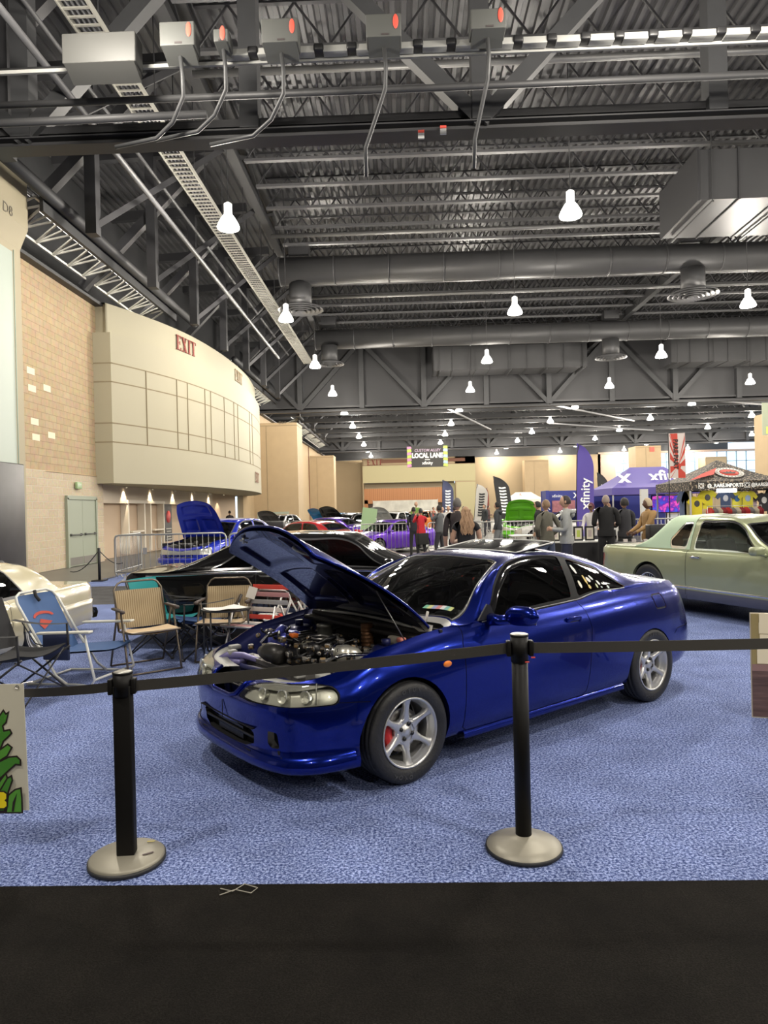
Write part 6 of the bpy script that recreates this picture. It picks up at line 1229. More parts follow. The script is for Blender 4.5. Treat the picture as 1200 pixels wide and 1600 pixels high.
# ------------------------------------------------------------------ people
def person(label, x, y, face, h, top, legs, hair='short', hairc=(.03, .02, .015), skin=(.50, .30, .20), arms='down', bulk=1.0, hood=False, cap=None, shoes=(.03, .03, .03), extra=None, legp=.03, bag=None, tee=0):
    t = thing('person', label, 'person', (x, y, 0), face); V = []; E_ = []; Rr = []; K = []
    def add(p, r, k, par=None):
        V.append(Vector(p)); Rr.append(r); K.append(k)
        if par is not None: E_.append((par, len(V)-1))
        return len(V)-1
    B_ = bulk
    pel = add((0, 0, .52), (.062*B_, .085*B_), 2); wa = add((.0, 0, .60), (.055*B_, .078*B_), 1, pel); ch = add((.005, 0, .70), (.064*B_, .092*B_), 1, wa); nb = add((0, 0, .80), (.050*B_, .070*B_), 1, ch); nk = add((.005, 0, .835), (.030, .032), 0, nb); hd_ = add((.016, 0, .875), (.034, .034), 0, nk)
    for s in (-1, 1):
        hp_ = add((0, s*.050, .49), (.052*B_, .050*B_), 2, pel); kn = add((.012+legp*s, s*.056, .27), (.038*B_, .038*B_), 2, hp_); an = add((-.005+legp*s*1.3, s*.058, .055), (.026, .026), 2, kn); to = add((.02+legp*s*1.3, s*.060, .022), (.022, .024), 3, an); add((.075+legp*s*1.3, s*.066, .016), (.016, .022), 3, to)
        sh = add((0, s*.102*B_, .797), (.036*B_, .036*B_), 1, nb)
        if arms == 'down' or (arms == 'half' and s > 0): e = (-.01, s*.125*B_, .635); w_ = (.035, s*.128*B_, .505)
        elif arms == 'front' or arms == 'half': e = (.005, s*.125*B_, .635); w_ = (.13, s*.075, .645)
        elif arms == 'up': e = (.07, s*.13*B_, .72); w_ = (.15, s*.05, .84)
        elif arms == 'hips': e = (-.03, s*.16*B_, .66); w_ = (.04, s*.10, .575)
        elif arms == 'reach': e = (.06, s*.11, .67); w_ = (.18, s*.08, .60)
        el = add(e, (.028*B_, .028*B_) if tee < 2 else (.022, .022), 1 if tee < 2 else 0, sh); wr_ = add(w_, (.020, .020), 0 if tee else 1, el); d = (Vector(w_)-Vector(e)).normalized(); hnd = Vector(w_)+d*.035; sd = Vector((0, 1, 0)) if abs(d.y) < .8 else Vector((1, 0, 0)); up_ = d.cross(sd).normalized()
        hv = add(hnd, (.013, .020), 0, wr_)
        for q in range(4):
            f1 = add(hnd+d*.026+up_*(.0105*(q-1.5)), (.0048, .0048), 0, hv); add(hnd+d*(.045-.004*abs(q-1.4))+up_*(.012*(q-1.5))+sd*(-s*.008), (.0042, .0042), 0, f1)
        f1 = add(hnd+d*.006+up_*.022, (.0052, .0052), 0, hv); add(hnd+d*.022+up_*.028, (.0045, .0045), 0, f1)
    me = bpy.data.meshes.new('b'); me.from_pydata([v*h for v in V], E_, []); o = bpy.data.objects.new('b', me); COL.objects.link(o); md = o.modifiers.new('s', 'SKIN'); md.use_smooth_shade = True
    for i, r in enumerate(Rr): me.skin_vertices[0].data[i].radius = (r[0]*h, r[1]*h)
    me.skin_vertices[0].data[0].use_root = True; sb = o.modifiers.new('u', 'SUBSURF'); sb.levels = 1; sb.render_levels = 1
    dg = bpy.context.evaluated_depsgraph_get(); nm_ = bpy.data.meshes.new_from_object(o.evaluated_get(dg)); bpy.data.objects.remove(o); bpy.data.meshes.remove(me)
    nv = np.array([v.co for v in nm_.vertices])/h; fs = [tuple(p.vertices) for p in nm_.polygons]; cen = np.array([nv[list(f)].mean(0) for f in fs]); A = np.array([V[a] for a, c in E_]); C_ = np.array([V[c] for a, c in E_]); kk = np.array([K[c] if K[c] != 1 or K[a] != 2 else 1 for a, c in E_])
    dd = C_-A; tt = np.clip(((cen[:, None]-A)*dd).sum(2)/(dd*dd).sum(1), 0, 1); q = np.linalg.norm(cen[:, None]-(A+tt[..., None]*dd), axis=2); rs_ = np.array([(max(Rr[a])+max(Rr[c]))/2 for a, c in E_]); kq = (q-rs_*.9).argmin(1); mi = kk[kq]; mi[(kq == 3) & (cen[:, 2] < .832)] = 1; mi[(cen[:, 2] < .80) & (cen[:, 2] > .55) & (np.abs(cen[:, 1]) < .075) & (cen[:, 0] < .07)] = 1
    b = MB(); b.add((nv*h).tolist(), fs, 0, True); b.m = [int(k) for k in mi]; bpy.data.meshes.remove(nm_)
    # head with brow, nose, chin and ears
    rows = []; S_, T_ = 16, 20; HS = .90
    for i in range(S_+1):
        a = PI*i/S_; rr = math.sin(a); z = math.cos(a); row = []
        for j in range(T_+1):
            p = 2*PI*j/T_; cx, cy = math.cos(p), math.sin(p); jaw = 1-.22*max(0, -z)**1.2; fx = .051*rr*cx*(jaw if cx > 0 else 1)+.004; fy = .040*rr*cy*jaw; zz = .062*z
            if cx > .93 and -.45 < z < .15: fx += .010*(1-abs(z+.15)/.3) if abs(z+.15) < .3 else 0
            if cx > .7 and .02 < z < .3: fx -= .003
            row.append(Vector((fx+.010, fy, zz+.928))*h)
        rows.append(row)
    b.grid(rows, 0)
    for s in (-1, 1): b.ball(Vector((.006, s*.041, .925))*h, (.010*h, .005*h, .016*h), 8, 6, 0); b.ball(Vector((.055, s*.016, .934))*h, (.004*h, .007*h, .004*h), 8, 6, 4)
    b.ball(Vector((.053, 0, .898))*h, (.005*h, .014*h, .003*h), 8, 5, 5)
    rn = lambda c: '%02d%02d%02d' % tuple(int(v*99) for v in c)
    ms = [mat('skin_'+rn(skin), skin, .55), mat('cloth_'+rn(top), top, .85, noise=.15, nscale=30), mat('trousers_'+rn(legs), legs, .85), mat('shoes_'+rn(shoes), shoes, .6), mat('eye_dark', (.02, .015, .01), .3), mat('lip', (.32, .12, .10), .5)]
    b.build('body', ms, t)
    def shell(z0, kx, ky, kz, m, name, back=0.0, cx0=.35, drop=0):
        q = MB(); rows = []
        for i in range(11):
            a = (PI*.62)*i/10; rows.append([Vector((.010+back+.051*kx*math.sin(a)*math.cos(p)*(1 if math.cos(p) < 0 else (cx0+(1-cx0)*math.cos(a*.8))), .040*ky*math.sin(a)*math.sin(p), .928+.062*kz*math.cos(a)))*h for p in [2*PI*j/20 for j in range(21)]])
        q.grid(rows); return q.build(name, m, t)
    hm = mat('hair_'+rn(hairc), hairc, .6, noise=.4, nscale=60)
    if hair == 'long':
        shell(0, 1.16, 1.18, 1.14, hm, 'hair'); q = MB(); rows = []; random.seed(3)
        for i in range(17):
            z = .965-.245*i/16; w_ = .046+.026*min(1, i/9)-.022*max(0, (i-11)/5); rows.append([Vector((-.045-.012*math.sin(PI*j/12)-.02*min(1, i/8)+.006*math.sin(j*2.3+i*.8), -w_+2*w_*j/12+.006*math.sin(i*1.1+j), z-.012*math.sin(j*1.7)*(i/16)))*h for j in range(13)])
        q.grid(rows); q.grid([[p+Vector((.05*h*(1-abs(j-6)/7), 0, 0)) for j, p in enumerate(r)] for r in rows]); q.build('long_hair', hm, t)
    elif hair: shell(0, 1.09 if hair == 'short' else 1.3, 1.09 if hair == 'short' else 1.3, 1.07 if hair == 'short' else 1.25, hm, 'hair', -.004)
    if cap:
        shell(0, 1.17, 1.18, 1.15, mat('cap_'+rn(cap[0]), cap[0], .8), cap[1])
        if cap[1] == 'baseball_cap': q = MB(); q.rbox((.075*h, 0, .945*h), (.06*h, .08*h, .006*h), .002*h); q.build('cap_peak', mat('cap_'+rn(cap[0]), cap[0], .8), t)
    if hood: q = MB(); q.tube([(-.02*h+.055*h*math.cos(a), .060*h*math.sin(a), .815*h-.012*h*math.cos(a)) for a in np.linspace(0, 2*PI, 16)[:-1]], .020*h, 8, closed=True); q.ball((-.055*h, 0, .80*h), (.03*h, .05*h, .04*h), 10, 8); q.build('hood', ms[1], t)
    # jacket hem so the top ends cleanly over the trousers
    q = MB(); q.lathe([(1, .50), (1.04, .53), (1.0, .575)], n=20); q.v = [(v[0]*.066*B_*h, v[1]*.090*B_*h, v[2]*h) for v in q.v]; q.build('hem', ms[1], t)
    if bag: q = MB(); q.rbox((bag[1]*h, bag[2]*h, bag[3]*h), (bag[4]*h, bag[5]*h, bag[6]*h), .02); q.tube([(bag[1]*h, bag[2]*h, (bag[3]+bag[6]/2)*h), (0, .05*h, .80*h), (bag[1]*h*.6, bag[2]*h+.08*h, (bag[3]+bag[6]/2)*h)], .01, 5); q.build('bag', mat('bag_'+rn(bag[0]), bag[0], .8), t)
    return t
NB = PI/2   # back to the camera
person('woman with long wavy fair hair and black top, back to the camera', 1.02, 11.35, NB+.1, 1.63, (.012, .012, .014), (.03, .04, .08), 'long', (.33, .20, .11), arms='front', tee=2, bulk=1.15, bag=((.55, .53, .48), .06, -.14, .50, .16, .10, .16))
person('man with short grey hair in a dark tee behind the long-haired woman', .98, 12.6, NB-.2, 1.80, (.03, .022, .022), (.05, .05, .06), 'short', (.10, .09, .08), tee=1)
person('young man in a grey hooded sweatshirt near the pale green coupe', 3.02, 12.9, PI-.25, 1.80, (.30, .31, .30), (.015, .018, .04), 'short', (.025, .015, .012), arms='front', hood=True, bulk=1.08, shoes=(.05, .05, .05))
person('person in an olive sweater just left of the grey hooded man', 2.86, 13.9, NB+.5, 1.74, (.11, .105, .08), (.06, .08, .14), 'short', (.22, .14, .08), arms='hips', bulk=1.05)
person('bald-headed man in a black tee shirt with his back to the camera', 4.42, 15.2, NB-.05, 1.82, (.010, .010, .011), (.014, .014, .016), 'short', (.30, .24, .20), arms='front', bulk=1.18, skin=(.55, .33, .25), tee=1)
person('person in a tan hooded jacket and knitted beige cap looking at a phone', 4.98, 14.2, PI+.1, 1.72, (.33, .20, .08), (.04, .04, .05), None, skin=(.12, .06, .04), arms='reach', hood=True, cap=((.48, .38, .26), 'beanie'), bulk=1.12)
person('person in a dark puffer jacket left of the tan-jacketed person', 4.95, 15.6, NB+.4, 1.74, (.03, .03, .035), (.03, .03, .03), 'curly', (.015, .012, .01), arms='front', bulk=1.15)
person('woman with a pale scarf facing left between the black tee and the dark jacket', 5.25, 17.9, PI+.3, 1.66, (.42, .33, .28), (.04, .04, .05), 'short', (.20, .10, .05), arms='reach', hood=True)
person('person in a white hooded sweatshirt leaning over the framed-print table', 4.7, 17.4, -2.2, 1.66, (.52, .50, .50), (.04, .04, .05), 'short', (.02, .02, .02), skin=(.16, .08, .05), arms='reach', cap=((.10, .02, .05), 'baseball_cap'))
person('person in a black jacket and baseball cap by the white table', 3.78, 19.5, PI-.3, 1.74, (.016, .016, .018), (.25, .25, .25), 'short', (.02, .02, .02), arms='down', cap=((.02, .02, .02), 'baseball_cap'), hood=True, bulk=1.1)
person('man in a dark hooded jacket and black beanie in front of the green car', 3.02, 22.2, PI-.4, 1.76, (.035, .04, .045), (.16, .17, .18), None, arms='down', hood=True, cap=((.01, .01, .01), 'beanie'), bulk=1.15, bag=((.5, .5, .5), .04, -.17, .42, .10, .08, .18))
person('person in a red top with a big black bag photographing the cars', .55, 21.8, NB+.4, 1.63, (.50, .02, .03), (.02, .02, .02), 'short', (.02, .015, .012), arms='up', bag=((.012, .012, .012), -.06, .0, .40, .10, .22, .22))
person('person in a grey coat and black beanie beside the one in red', 1.14, 21.9, NB+.9, 1.70, (.10, .105, .11), (.03, .03, .035), None, arms='up', cap=((.015, .015, .015), 'beanie'), bulk=1.08)
person('person with white print on a dark shirt, left of the grey-haired man', 1.75, 23.5, NB, 1.68, (.05, .05, .05), (.03, .03, .03), 'short', (.02, .02, .02), arms='front')
person('person in a pale sweatshirt walking in the far aisle', 1.55, 27.5, -NB, 1.66, (.45, .45, .44), (.20, .22, .25), 'short', (.05, .03, .02))
person('tall person in an olive top rising above the crowd by the far white cars', .62, 33.0, -NB, 1.95, (.16, .28, .06), (.10, .06, .05), 'short', (.32, .24, .14), arms='front')
person('dark-haired person in a black top left of the red one', .35, 23.3, NB+.2, 1.68, (.02, .022, .03), (.03, .03, .03), 'short', (.015, .012, .01), arms='front')
far = [(1.95, 30, 1.7, (.5, .45, .4)), (2.6, 34, 1.72, (.06, .05, .05)), (3.3, 38, 1.68, (.35, .34, .34)), (4.4, 37.5, 1.75, (.04, .04, .05)), (6.9, 36, 1.7, (.05, .09, .16)), (7.5, 37, 1.72, (.42, .25, .10)), (8.2, 35, 1.7, (.04, .04, .04)), (9.0, 40, 1.66, (.3, .3, .3)), (5.4, 44, 1.7, (.10, .05, .05)), (-9.6, 38, 1.75, (.03, .03, .03)), (-6.1, 52, 1.75, (.03, .03, .03)), (2.0, 46, 1.7, (.45, .10, .08)), (3.0, 50, 1.72, (.03, .03, .04)), (6.0, 52, 1.7, (.3, .28, .25))]
fl_ = ['in a cream top beyond the dark tee man', 'in a brown-black top in the far aisle', 'in a light grey top left of the green car', 'in a black jacket right behind the green car', 'in a navy top under the white tent', 'in an orange-tan coat under the white tent', 'in black right of the white tent', 'in grey beyond the olive sweater', 'in maroon far behind the green car', 'in black against the far left wall', 'in black near the second far left pillar', 'in red in front of the orange wood wall', 'in dark clothes near the white feather flag', 'in light grey in the distance under the tan back wall']
for (x, y, hh, c), lb in zip(far, fl_): person('distant person '+lb, x, y, random.uniform(-3, 3), hh, c, (.04, .04, .05), 'short', (.03, .02, .02), arms=random.choice(['down', 'front', 'half']))
# ------------------------------------------------------------------ tents, flags, stalls
def canopy(label, x0, x1, y0, y1, ze, zp, m, ridge=0.0, name='canopy_tent', val=.28, trimm=None):
    t = thing(name, label, 'tent', ((x0+x1)/2, (y0+y1)/2, 0)); w, d = (x1-x0)/2, (y1-y0)/2; b = MB(); n = 10; e = [(-w, -d), (w, -d), (w, d), (-w, d)]; top = [(-ridge, 0), (ridge, 0), (ridge, 0), (-ridge, 0)]
    for k in range(4):
        a, c = e[k], e[(k+1) % 4]; ta, tc = top[k], top[(k+1) % 4]; rows = []
        for i in range(n+1):
            q = i/n; z = ze+(zp-ze)*(q**1.25 if q < 1 else 1); rows.append([Vector(((a[0]+(c[0]-a[0])*s)*(1-q)+(ta[0]+(tc[0]-ta[0])*s)*q, (a[1]+(c[1]-a[1])*s)*(1-q)+(ta[1]+(tc[1]-ta[1])*s)*q, z)) for s in [j/8 for j in range(9)]])
        b.grid(rows)
    b.build('roof', m, t); b = MB()
    for k in range(4):
        a, c = e[k], e[(k+1) % 4]; b.beam((a[0], a[1], ze-val/2), (c[0], c[1], ze-val/2), .015, val)
    b.build('valance', trimm or m, t)
    for a in e: b = MB(); b.beam((a[0]*.98, a[1]*.98, 0), (a[0]*.98, a[1]*.98, ze), .05, .05); b.build('leg', mat('tent_leg', (.5, .5, .5), .4, .5), t)
    return t, w, d
PURT = mat('tent_purple', (.11, .085, .34), .6); t, w, d = canopy('purple canopy tent with white lettering behind the black patterned tent', 8.85, 13.0, 29.5, 33.0, 2.28, 3.22, PURT, .75, val=.30)
text('xfinity', .78, SW, t, frame((.75, -.92, 2.76), (1, 0, 0), (0, -.94, .50)), bold=.015); text('X', .62, SW, t, frame((-1.35, -1.10, 2.66), (1, .0, 0), (-.1, -.94, .5)), bold=.03, sx=1.2)
BT = mat('tent_black_pattern', (.05, .045, .04), .7); ramp_tex(BT, 'noise', 16, ((.0, (.018, .016, .015)), (.54, (.024, .021, .02)), (.60, (.30, .24, .17)), (.68, (.40, .33, .25))), detail=2)
REDT = mat('tent_red', (.52, .05, .03), .6)
for x0, lb in ((10.0, 'black patterned canopy tent with a red and white round emblem and shirts for sale'), (13.55, 'second black and red canopy tent at the right edge')):
    t, w, d = canopy(lb, x0, x0+3.35, 24.4, 27.6, 2.32, 3.15, BT, 0, val=.32); nrm = (0, -.92, .42)
    if x0 < 11:
        b = MB(); M = frame((.0, -.95, 2.63), (1, 0, 0), (0, -.43, .90)); b.lathe([(0, .004), (.30, .004), (.30, 0)], n=32, M=M @ Matrix.Diagonal((1.05, .95, 1, 1))); b.build('emblem_disc', REDT, t); b = MB(); b.lathe([(.32, .006), (.47, .006), (.47, 0)], n=36, M=M @ Matrix.Diagonal((1.05, .95, 1, 1))); b.build('emblem_ring', mat('emblem_white', (.6, .58, .54), .6), t); b = MB()
        for k in range(22):
            a = 2*PI*k/22; b.prism([(-.018, -.035), (.018, -.035), (.012, .035), (-.012, .035)], M @ Matrix.Translation((.41*math.cos(a), .375*math.sin(a), .008)) @ Matrix.Rotation(a-PI/2, 4, 'Z'), .003)
        b.build('emblem_letters', BLK, t); b = MB(); b.prism([(-.18, -.10), (-.26, .06), (-.10, .0), (-.06, .13), (.0, .02), (.10, .14), (.10, .0), (.26, .05), (.16, -.10)], M @ Matrix.Translation((0, 0, .008)), .003); b.build('emblem_figure', INK, t)
        text('@_RARE.IMPORTS', .17, SW, t, frame((-.45, -w+.0-.0 if 0 else -1.615, 2.16), (1, 0, 0), (0, -1, 0)), sx=.9, bold=.004); text('@RARESHOPS.CO', .17, SW, t, frame((1.02, -1.615, 2.16), (1, 0, 0), (0, -1, 0)), sx=.85, bold=.004); b = MB()
        for xx in (-1.28, .30): b.tube([(xx+.06*math.cos(a)*(1), -1.615, 2.16+.06*math.sin(a)) for a in np.linspace(0, 2*PI, 13)[:-1]], .010, 5, closed=True); b.tube([(xx-.09, -1.615, 2.07), (xx+.09, -1.615, 2.07), (xx+.09, -1.615, 2.25), (xx-.09, -1.615, 2.25)], .008, 5, closed=True)
        b.build('camera_icons', SW, t)
        b = MB(); b.add([(-1.68, -1.62, 2.34), (-.7, -1.30, 2.55), (-.35, -.7, 2.80), (-1.05, -1.1, 2.58)], [(0, 1, 2, 3)]); b.v = [(v[0], v[1]-.02, v[2]+.02) for v in b.v]; b.build('red_corner', REDT, t)
    else: b = MB(); b.add([(-1.5, -1.64, 2.36), (-.1, -1.64, 2.36), (-.02, -.2, 3.1), (-.5, -.6, 2.95)], [(0, 1, 2, 3)]); b.v = [(v[0], v[1]-.02, v[2]+.03) for v in b.v]; b.build('red_panel', REDT, t)
t, w, d = canopy('small white canopy tent with a red mark far behind the white cars', 13.2, 18.0, 88, 92, 2.45, 3.4, mat('tent_white', (.70, .66, .60), .7), 1.0, val=.35); text('R', .5, REDT, t, frame((-.6, -1.35, 3.05), (1, 0, 0), (0, -.92, .4)))
def shirt(label, x, y, z, c, w=.62, h=.72, rz=0, art=None, group=None):
    t = thing('hanging_shirt', label, 'shirt', (x, y, z), rz); p = [(-.28, 0), (-.28, .62), (-.44, .50), (-.56, .62), (-.36, .86), (-.12, .92), (0, .87), (.12, .92), (.36, .86), (.56, .62), (.44, .50), (.28, .62), (.28, 0)]; b = MB(); b.prism([(a*w, c_*h) for a, c_ in p], front(0, 0, 0), .03); b.build('garment', mat('shirt_'+'%02d%02d%02d' % tuple(int(v*99) for v in c), c, .8), t)
    if art: b = MB(); b.ball((0, -.032, h*.55), (w*.16, .004, h*.16), 10, 6); b.build('chest_print', mat('print_'+'%02d%02d%02d' % tuple(int(v*99) for v in art), art, .7), t)
    b = MB(); b.tube([(0, -.015, h*.9), (0, -.015, h*1.05)], .006, 5); b.build('hanger', BLK, t); return t
for i, (x, z, c, a, lb) in enumerate(((10.35, 1.15, (.62, .52, .02), (.05, .05, .05), 'yellow printed shirt hanging lower at the left under the black tent'), (10.75, 1.36, (.62, .55, .03), (.08, .08, .08), 'yellow printed shirt hanging higher at the left under the black tent'), (11.35, 1.32, (.04, .06, .12), (.4, .4, .42), 'navy printed shirt under the tube lamp of the black tent'), (11.78, 1.30, (.60, .55, .06), (.05, .15, .35), 'yellow and blue jersey, left of the pair right of the tube lamp'), (12.12, 1.30, (.62, .56, .05), (.3, .4, .6), 'yellow and blue jersey, right of the pair right of the tube lamp'), (12.72, 1.22, (.03, .03, .035), (.6, .6, .6), 'black shirt with a white figure under the black tent'), (13.42, 1.22, (.55, .45, .50), (.05, .05, .06), 'white floral shirt right of the black shirt with a white figure'))): shirt(lb, x, 24.75 if i % 2 else 24.68, z, c, art=a)
for i, (x, c, lb) in enumerate(((9.95, (.10, .13, .22), 'navy cloth hanging at the left leg of the black tent'), (10.12, (.45, .40, .22), 'mustard cloth hanging at the left leg of the black tent'), (12.42, (.55, .42, .50), 'pale pink cloth left of the black shirt'), (13.02, (.04, .04, .045), 'black cloth between the black shirt and the floral shirt'), (14.1, (.50, .40, .48), 'lilac shirt at the right edge under the second tent'))): shirt(lb, x, 24.9, 1.0, c, .42, 1.1)
t = thing('clothes_rail', 'clothes rail of red and grey jackets in front of the black tent', 'clothes rail', (11.2, 23.7, 0)); b = MB(); b.tube([(-.9, 0, 0), (-.9, 0, 1.45), (.9, 0, 1.45), (.9, 0, 0)], .015, 6); b.build('rail', STEEL, t); random.seed(9)
for k in range(12): b = MB(); x = -.82+k*.15; b.grid([[Vector((x+.03*s, .24*math.cos(PI*j/6), 1.42-.12*abs(math.cos(PI*j/6))-.75*i/4)) for j in range(7)] for s in (-1, 1) for i in (range(5) if s < 0 else range(4, -1, -1))]); b.build('jacket', mat(('jacket_red', 'jacket_grey', 'jacket_cream', 'jacket_maroon')[k % 4], ((.50, .04, .04), (.22, .22, .22), (.55, .48, .38), (.30, .03, .04))[k % 4], .8), t)
b = MB(); b.tube([(-.32, 0, 0), (.32, 0, 0)], .07, 12); o = b.build('tube_lamp', mat('tube_glow', (1, 1, 1), .5, emit=(1, 1, 1), estr=6)); tag(o, 'bright white tube lamp hanging under the black tent', 'lamp'); o.location = (11.25, 24.35, 1.98)
def feather(label, x, y, h, w, m, tilt=0, txt=None, tm=None, ts=.3):
    t = thing('feather_flag', label, 'flag', (x, y, 0)); n = 20; P = []
    for i in range(n+1):
        q = i/n; z = .45+(h-.45)*q; xr = w*(1-.0*q)*(1 if q < .72 else math.cos((q-.72)/.28*PI/2)**.6); P.append((z, xr))
    b = MB(); b.grid([[Vector((tilt*z+xr*s, .03*math.sin(z*2+s*2), z)) for s in (0, .33, .66, 1)] for z, xr in P]); b.grid([[Vector((tilt*z+xr*s, .006+.03*math.sin(z*2+s*2), z)) for s in (0, .33, .66, 1)] for z, xr in P]); b.build('flag_cloth', m, t); b = MB(); b.tube([(0, 0, 0), (tilt*h*.9, 0, h*.9), (tilt*h+.08, 0, h)], .018, 6); b.lathe([(0, .03), (.2, .03), (.22, 0)], n=16); b.build('pole', BLK, t)
    if m.name in ('flag_black', 'flag_white', 'flag_navy'):
        q = MB(); random.seed(int(x*10)); k_ = 9
        for i in range(k_): z_ = h*(.34+.055*i); q.prism([(-w*.22, -.05), (w*.05, -.07), (w*.26, -.02), (w*.20, .06), (-w*.05, .03), (-w*.24, .07)], front(tilt*z_+w*.5, -.05, z_), .004)
        q.build('printed_marks', (FBK if m.name == 'flag_white' else SW), t)
    if txt: text(txt, ts, tm or SW, t, frame((tilt*h*.5+w*.5, -.06, h*.52), (tilt, 0, 1), (0, -1, 0)), bold=.006)
    return t
feather('tall purple feather flag with white lettering beside the blue stall wall', 6.25, 25.3, 3.85, .62, mat('flag_purple', (.10, .07, .36), .6), .03, 'xfinity', ts=.46)
FBK = mat('flag_black', (.02, .02, .022), .6); FBL = mat('flag_navy', (.05, .06, .14), .6, noise=.6, nscale=3); FWH = mat('flag_white', (.6, .58, .54), .6)
feather('black feather flag with white lettering leaning left above the green car', 6.3, 45.0, 3.6, .95, FBK, -.12)
feather('white and black feather flag right of the long-haired woman', 4.6, 46.0, 3.15, .8, FWH, .10)
feather('navy patterned feather flag in front of the portal', 2.6, 46.5, 3.5, .75, FBL, .02)
feather('small black feather flag just right of the purple flag', 10.8, 38.0, 3.35, .6, FBK, -.06)
feather('thin brown flag behind the white and black feather flag', 5.35, 48.0, 2.9, .25, mat('flag_brown', (.12, .06, .03), .7)); feather('thin dark red flag left of the leaning black flag', 6.0, 50, 3.0, .2, mat('flag_maroon', (.2, .04, .03), .7))
t = thing('sun_banner', 'red and white rising-sun banner on a pole above the tents', 'banner', (9.95, 25.3, 0)); b = MB(); b.box((0, 0, 3.30), (.58, .02, 1.62)); b.build('cloth', mat('banner_white', (.62, .55, .52), .6), t); b = MB(); M = front(.02, -.012, 2.92)
for k in range(16):
    a = 2*PI*k/16; r = .95
    def cl(p): return (max(-.28, min(.26, p[0])), max(-.43, min(1.18, p[1])))
    q1 = cl((r*1.4*math.cos(a), r*1.4*math.sin(a))); q2 = cl((r*1.4*math.cos(a+.2), r*1.4*math.sin(a+.2))); b.prism([(.0, .0), q1, q2], M, .002) if abs(q1[0]*q2[1]-q2[0]*q1[1]) > 1e-3 else None
b.build('rays', REDT, t); b = MB(); b.lathe([(0, .004), (.11, .004)], n=24, M=M); b.build('sun_disc', REDT, t); text('PARE PART', .22, INK, t, frame((-.06, -.02, 3.35), (.0, 0, -1), (0, -1, 0)), bold=.01); b = MB(); b.tube([(-.31, 0, 0), (-.31, 0, 4.15)], .018, 6); b.tube([(-.31, 0, 4.12), (.29, 0, 4.12)], .012, 6); b.build('pole', BLK, t)
t = thing('script_banner', 'black vertical banner with red script hanging at the right edge', 'banner', (12.6, 23.2, 0)); b = MB(); b.box((.1, 0, 3.35), (.75, .02, 1.75)); b.build('cloth', FBK, t); text('RARE', .60, mat('script_red', (.70, .10, .08), .6), t, frame((.1, -.02, 3.55), (.12, 0, -1), (0, -1, 0)), bold=.02, shear=.3); b = MB(); b.tube([(-.29, 0, 0), (-.29, 0, 4.25)], .018, 6); b.build('pole', BLK, t)
t = thing('small_sign', 'pale green square sign hanging high at the right edge', 'sign', (26.5, 50.0, 7.4)); b = MB(); b.box((0, 0, 0), (1.6, .05, 2.3)); b.build('panel', mat('sign_greyish', (.30, .33, .24), .6), t); b = MB(); b.box((-.2, -.03, -.8), (.7, .02, .5)); b.build('lime_block', mat('sign_lime', (.50, .68, .12), .6), t)
# stall walls, screens, tables
SB = mat('stall_blue', (.035, .045, .26), .5); t = thing('stall_backdrop', 'blue stall backdrop wall with white marks behind the black tee man', 'backdrop', (8.6, 33.5, 0)); b = MB(); b.box((0, 0, 1.15), (3.9, .15, 2.3)); b.box((-1.85, -.5, 1.15), (.15, 1.0, 2.3)); b.box((3.2, 1.2, 1.1), (2.4, .1, 2.2)); b.build('panel', SB, t); text('X', .34, SW, t, front(-.3, -.09, 2.05), bold=.01); text('xfinity', .20, SW, t, front(-1.2, -.09, 2.05)); text('xfinity', .20, SW, t, front(.9, -.09, 2.05)); text('X', .34, SW, t, front(-1.85, -1.02, 1.5)); b = MB(); b.box((-.9, -.10, 1.55), (1.1, .04, .55)); b.build('photo_print', mat('photo_pink', (.45, .18, .20), .4, noise=.8, nscale=5), t)
t = thing('tv_screen', 'glowing magenta and blue television screen under the purple tent', 'screen', (11.75, 31.2, 1.55)); b = MB(); b.rbox((0, 0, 0), (1.35, .06, .80), .02); b.build('bezel', BLK, t); sc_ = mat('screen_glow', (.1, .1, .3), .3); nt = sc_.node_tree; bs_ = nt.nodes['Principled BSDF']; tq, rp, mp = ramp_tex(sc_, 'noise', 3.5, ((.35, (.02, .10, .6)), (.5, (.1, .02, .3)), (.62, (.75, .08, .40)))); nlink(nt, rp.outputs[0], bs_.inputs['Emission Color']); bs_.inputs['Emission Strength'].default_value = 1.3; b = MB(); b.box((0, -.035, 0), (1.26, .01, .72)); b.build('display', sc_, t); b = MB(); b.tube([(0, .02, -.4), (0, .02, -1.55)], .03, 8); b.box((0, .0, -1.54), (.7, .4, .03)); b.build('stand', BLK, t)
t = thing('framed_print_table', 'table with black skirt and a row of framed prints by the black tee man', 'table', (3.95, 16.6, 0)); b = MB(); b.box((0, 0, .74), (1.9, .75, .03)); b.build('tabletop', WHT, t); b = MB(); b.box((0, 0, .365), (1.88, .73, .73)); b.build('black_skirt', BLKF, t)
for k in range(5): q = thing('framed_print', 'black framed print on the black-skirted table, %s from the left' % ORD[k], 'picture frame', (3.30+.27*k, 16.42, .76)); b = MB(); b.box((0, 0, .17), (.22, .03, .34)); b.build('frame', BLK, q); b = MB(); b.box((0, -.018, .17), (.15, .006, .26)); b.build('mount', mat('mount_cream', (.66, .62, .52), .6), q); b = MB(); b.box((0, -.023, .17), (.08, .004, .16)); b.build('picture', mat('pic_%d' % (k % 3), ((.45, .55, .10), (.50, .42, .40), (.55, .55, .12))[k % 3], .6), q)
t = thing('folding_table', 'long white folding table in the aisle left of the grey hooded man', 'table', (4.05, 20.6, 0)); b = MB(); b.rbox((0, 0, .73), (1.8, .74, .04), .01); b.build('tabletop', mat('table_white', (.60, .59, .55), .5), t)
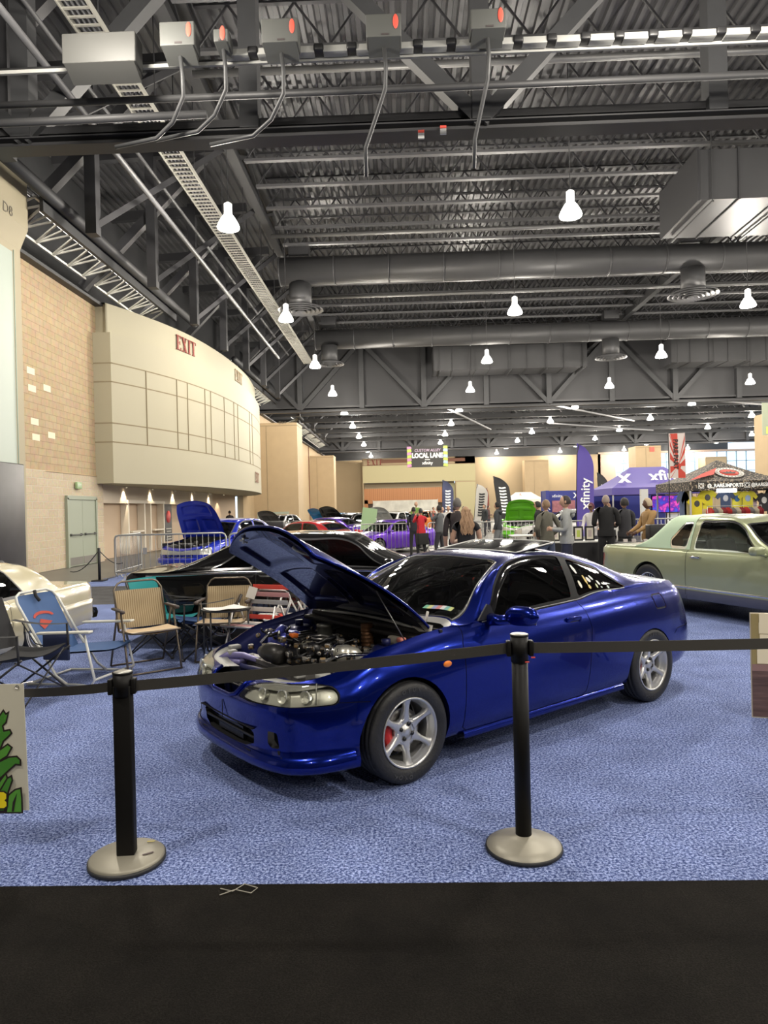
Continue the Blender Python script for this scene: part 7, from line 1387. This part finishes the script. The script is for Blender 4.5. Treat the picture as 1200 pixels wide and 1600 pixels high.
for x in (-.75, .75):
    b = MB(); b.tube([(x, -.3, .01), (x, -.28, .71)], .014, 6); b.tube([(x, .3, .01), (x, .28, .71)], .014, 6); b.tube([(x, -.29, .3), (x, .29, .3)], .01, 6); b.build('leg_frame', STEEL, t)
t = thing('trade_counter', 'black counter with small goods in front of the tan-jacketed person', 'table', (5.0, 13.3, 0)); b = MB(); b.box((-.15, .0, .44), (1.5, .6, .86)); b.build('counter', BLKF, t); b = MB(); random.seed(2)
for k in range(9): b.box((-.75+.16*k, random.uniform(-.1, .1), .90), (.07, .05, .06))
b.build('small_goods', mat('goods_pale', (.55, .5, .48), .6), t); b = MB(); b.rbox((-.15, 0, 1.05), (.0 or .42, .25, .30), .02); b.build('black_case', BLK, t)
t = thing('tall_sign_post', 'tall narrow white sign stand between the people at the stall', 'sign', (5.52, 16.0, 0)); b = MB(); b.box((0, 0, 1.28), (.16, .10, 1.3)); b.box((0, 0, .32), (.06, .06, .62)); b.box((0, 0, .02), (.4, .4, .03)); b.build('panel', WHT, t)
t = thing('event_backdrop', 'white printed banner in front of the dark portal behind the far cars', 'banner', (.2, 60.0, 0)); b = MB(); b.box((0, 0, 1.6), (5.6, .06, 1.5)); b.build('cloth', mat('backdrop_white', (.55, .54, .48), .6, noise=.5, nscale=1.5), t); b = MB(); b.tube([(-2.8, 0, 0), (-2.8, 0, 2.4)], .03, 6); b.tube([(2.8, 0, 0), (2.8, 0, 2.4)], .03, 6); b.build('poles', STEEL, t)
t = thing('show_placard', 'pale green show placard propped by the black-bonnet car', 'sign', (-1.45, 28.9, 0), R(5)); b = MB(); b.box((0, 0, 1.2), (.62, .03, .95), ry=.15); b.build('card', mat('placard_green', (.35, .52, .28), .6), t); b = MB(); b.tube([(-.1, .02, .8), (-.25, .2, 0)], .015, 5); b.tube([(.1, .02, .8), (.25, .2, 0)], .015, 5); b.tube([(0, .02, .8), (0, -.3, 0)], .015, 5); b.build('easel', BLK, t)
for x, y, lb in ((-4.95, 26.0, 'dark stadium-seat back row standing left of the red saloon'), (-3.7, 25.5, 'wide dark seat back row just left of the red saloon')): b = MB(); b.rbox((0, 0, 1.05), (.9, .5, .42), .05); b.box((0, 0, .45), (.8, .4, .9)); tag(b.build('seat_row', BLK), lb, 'seat').location = (x, y, 0)
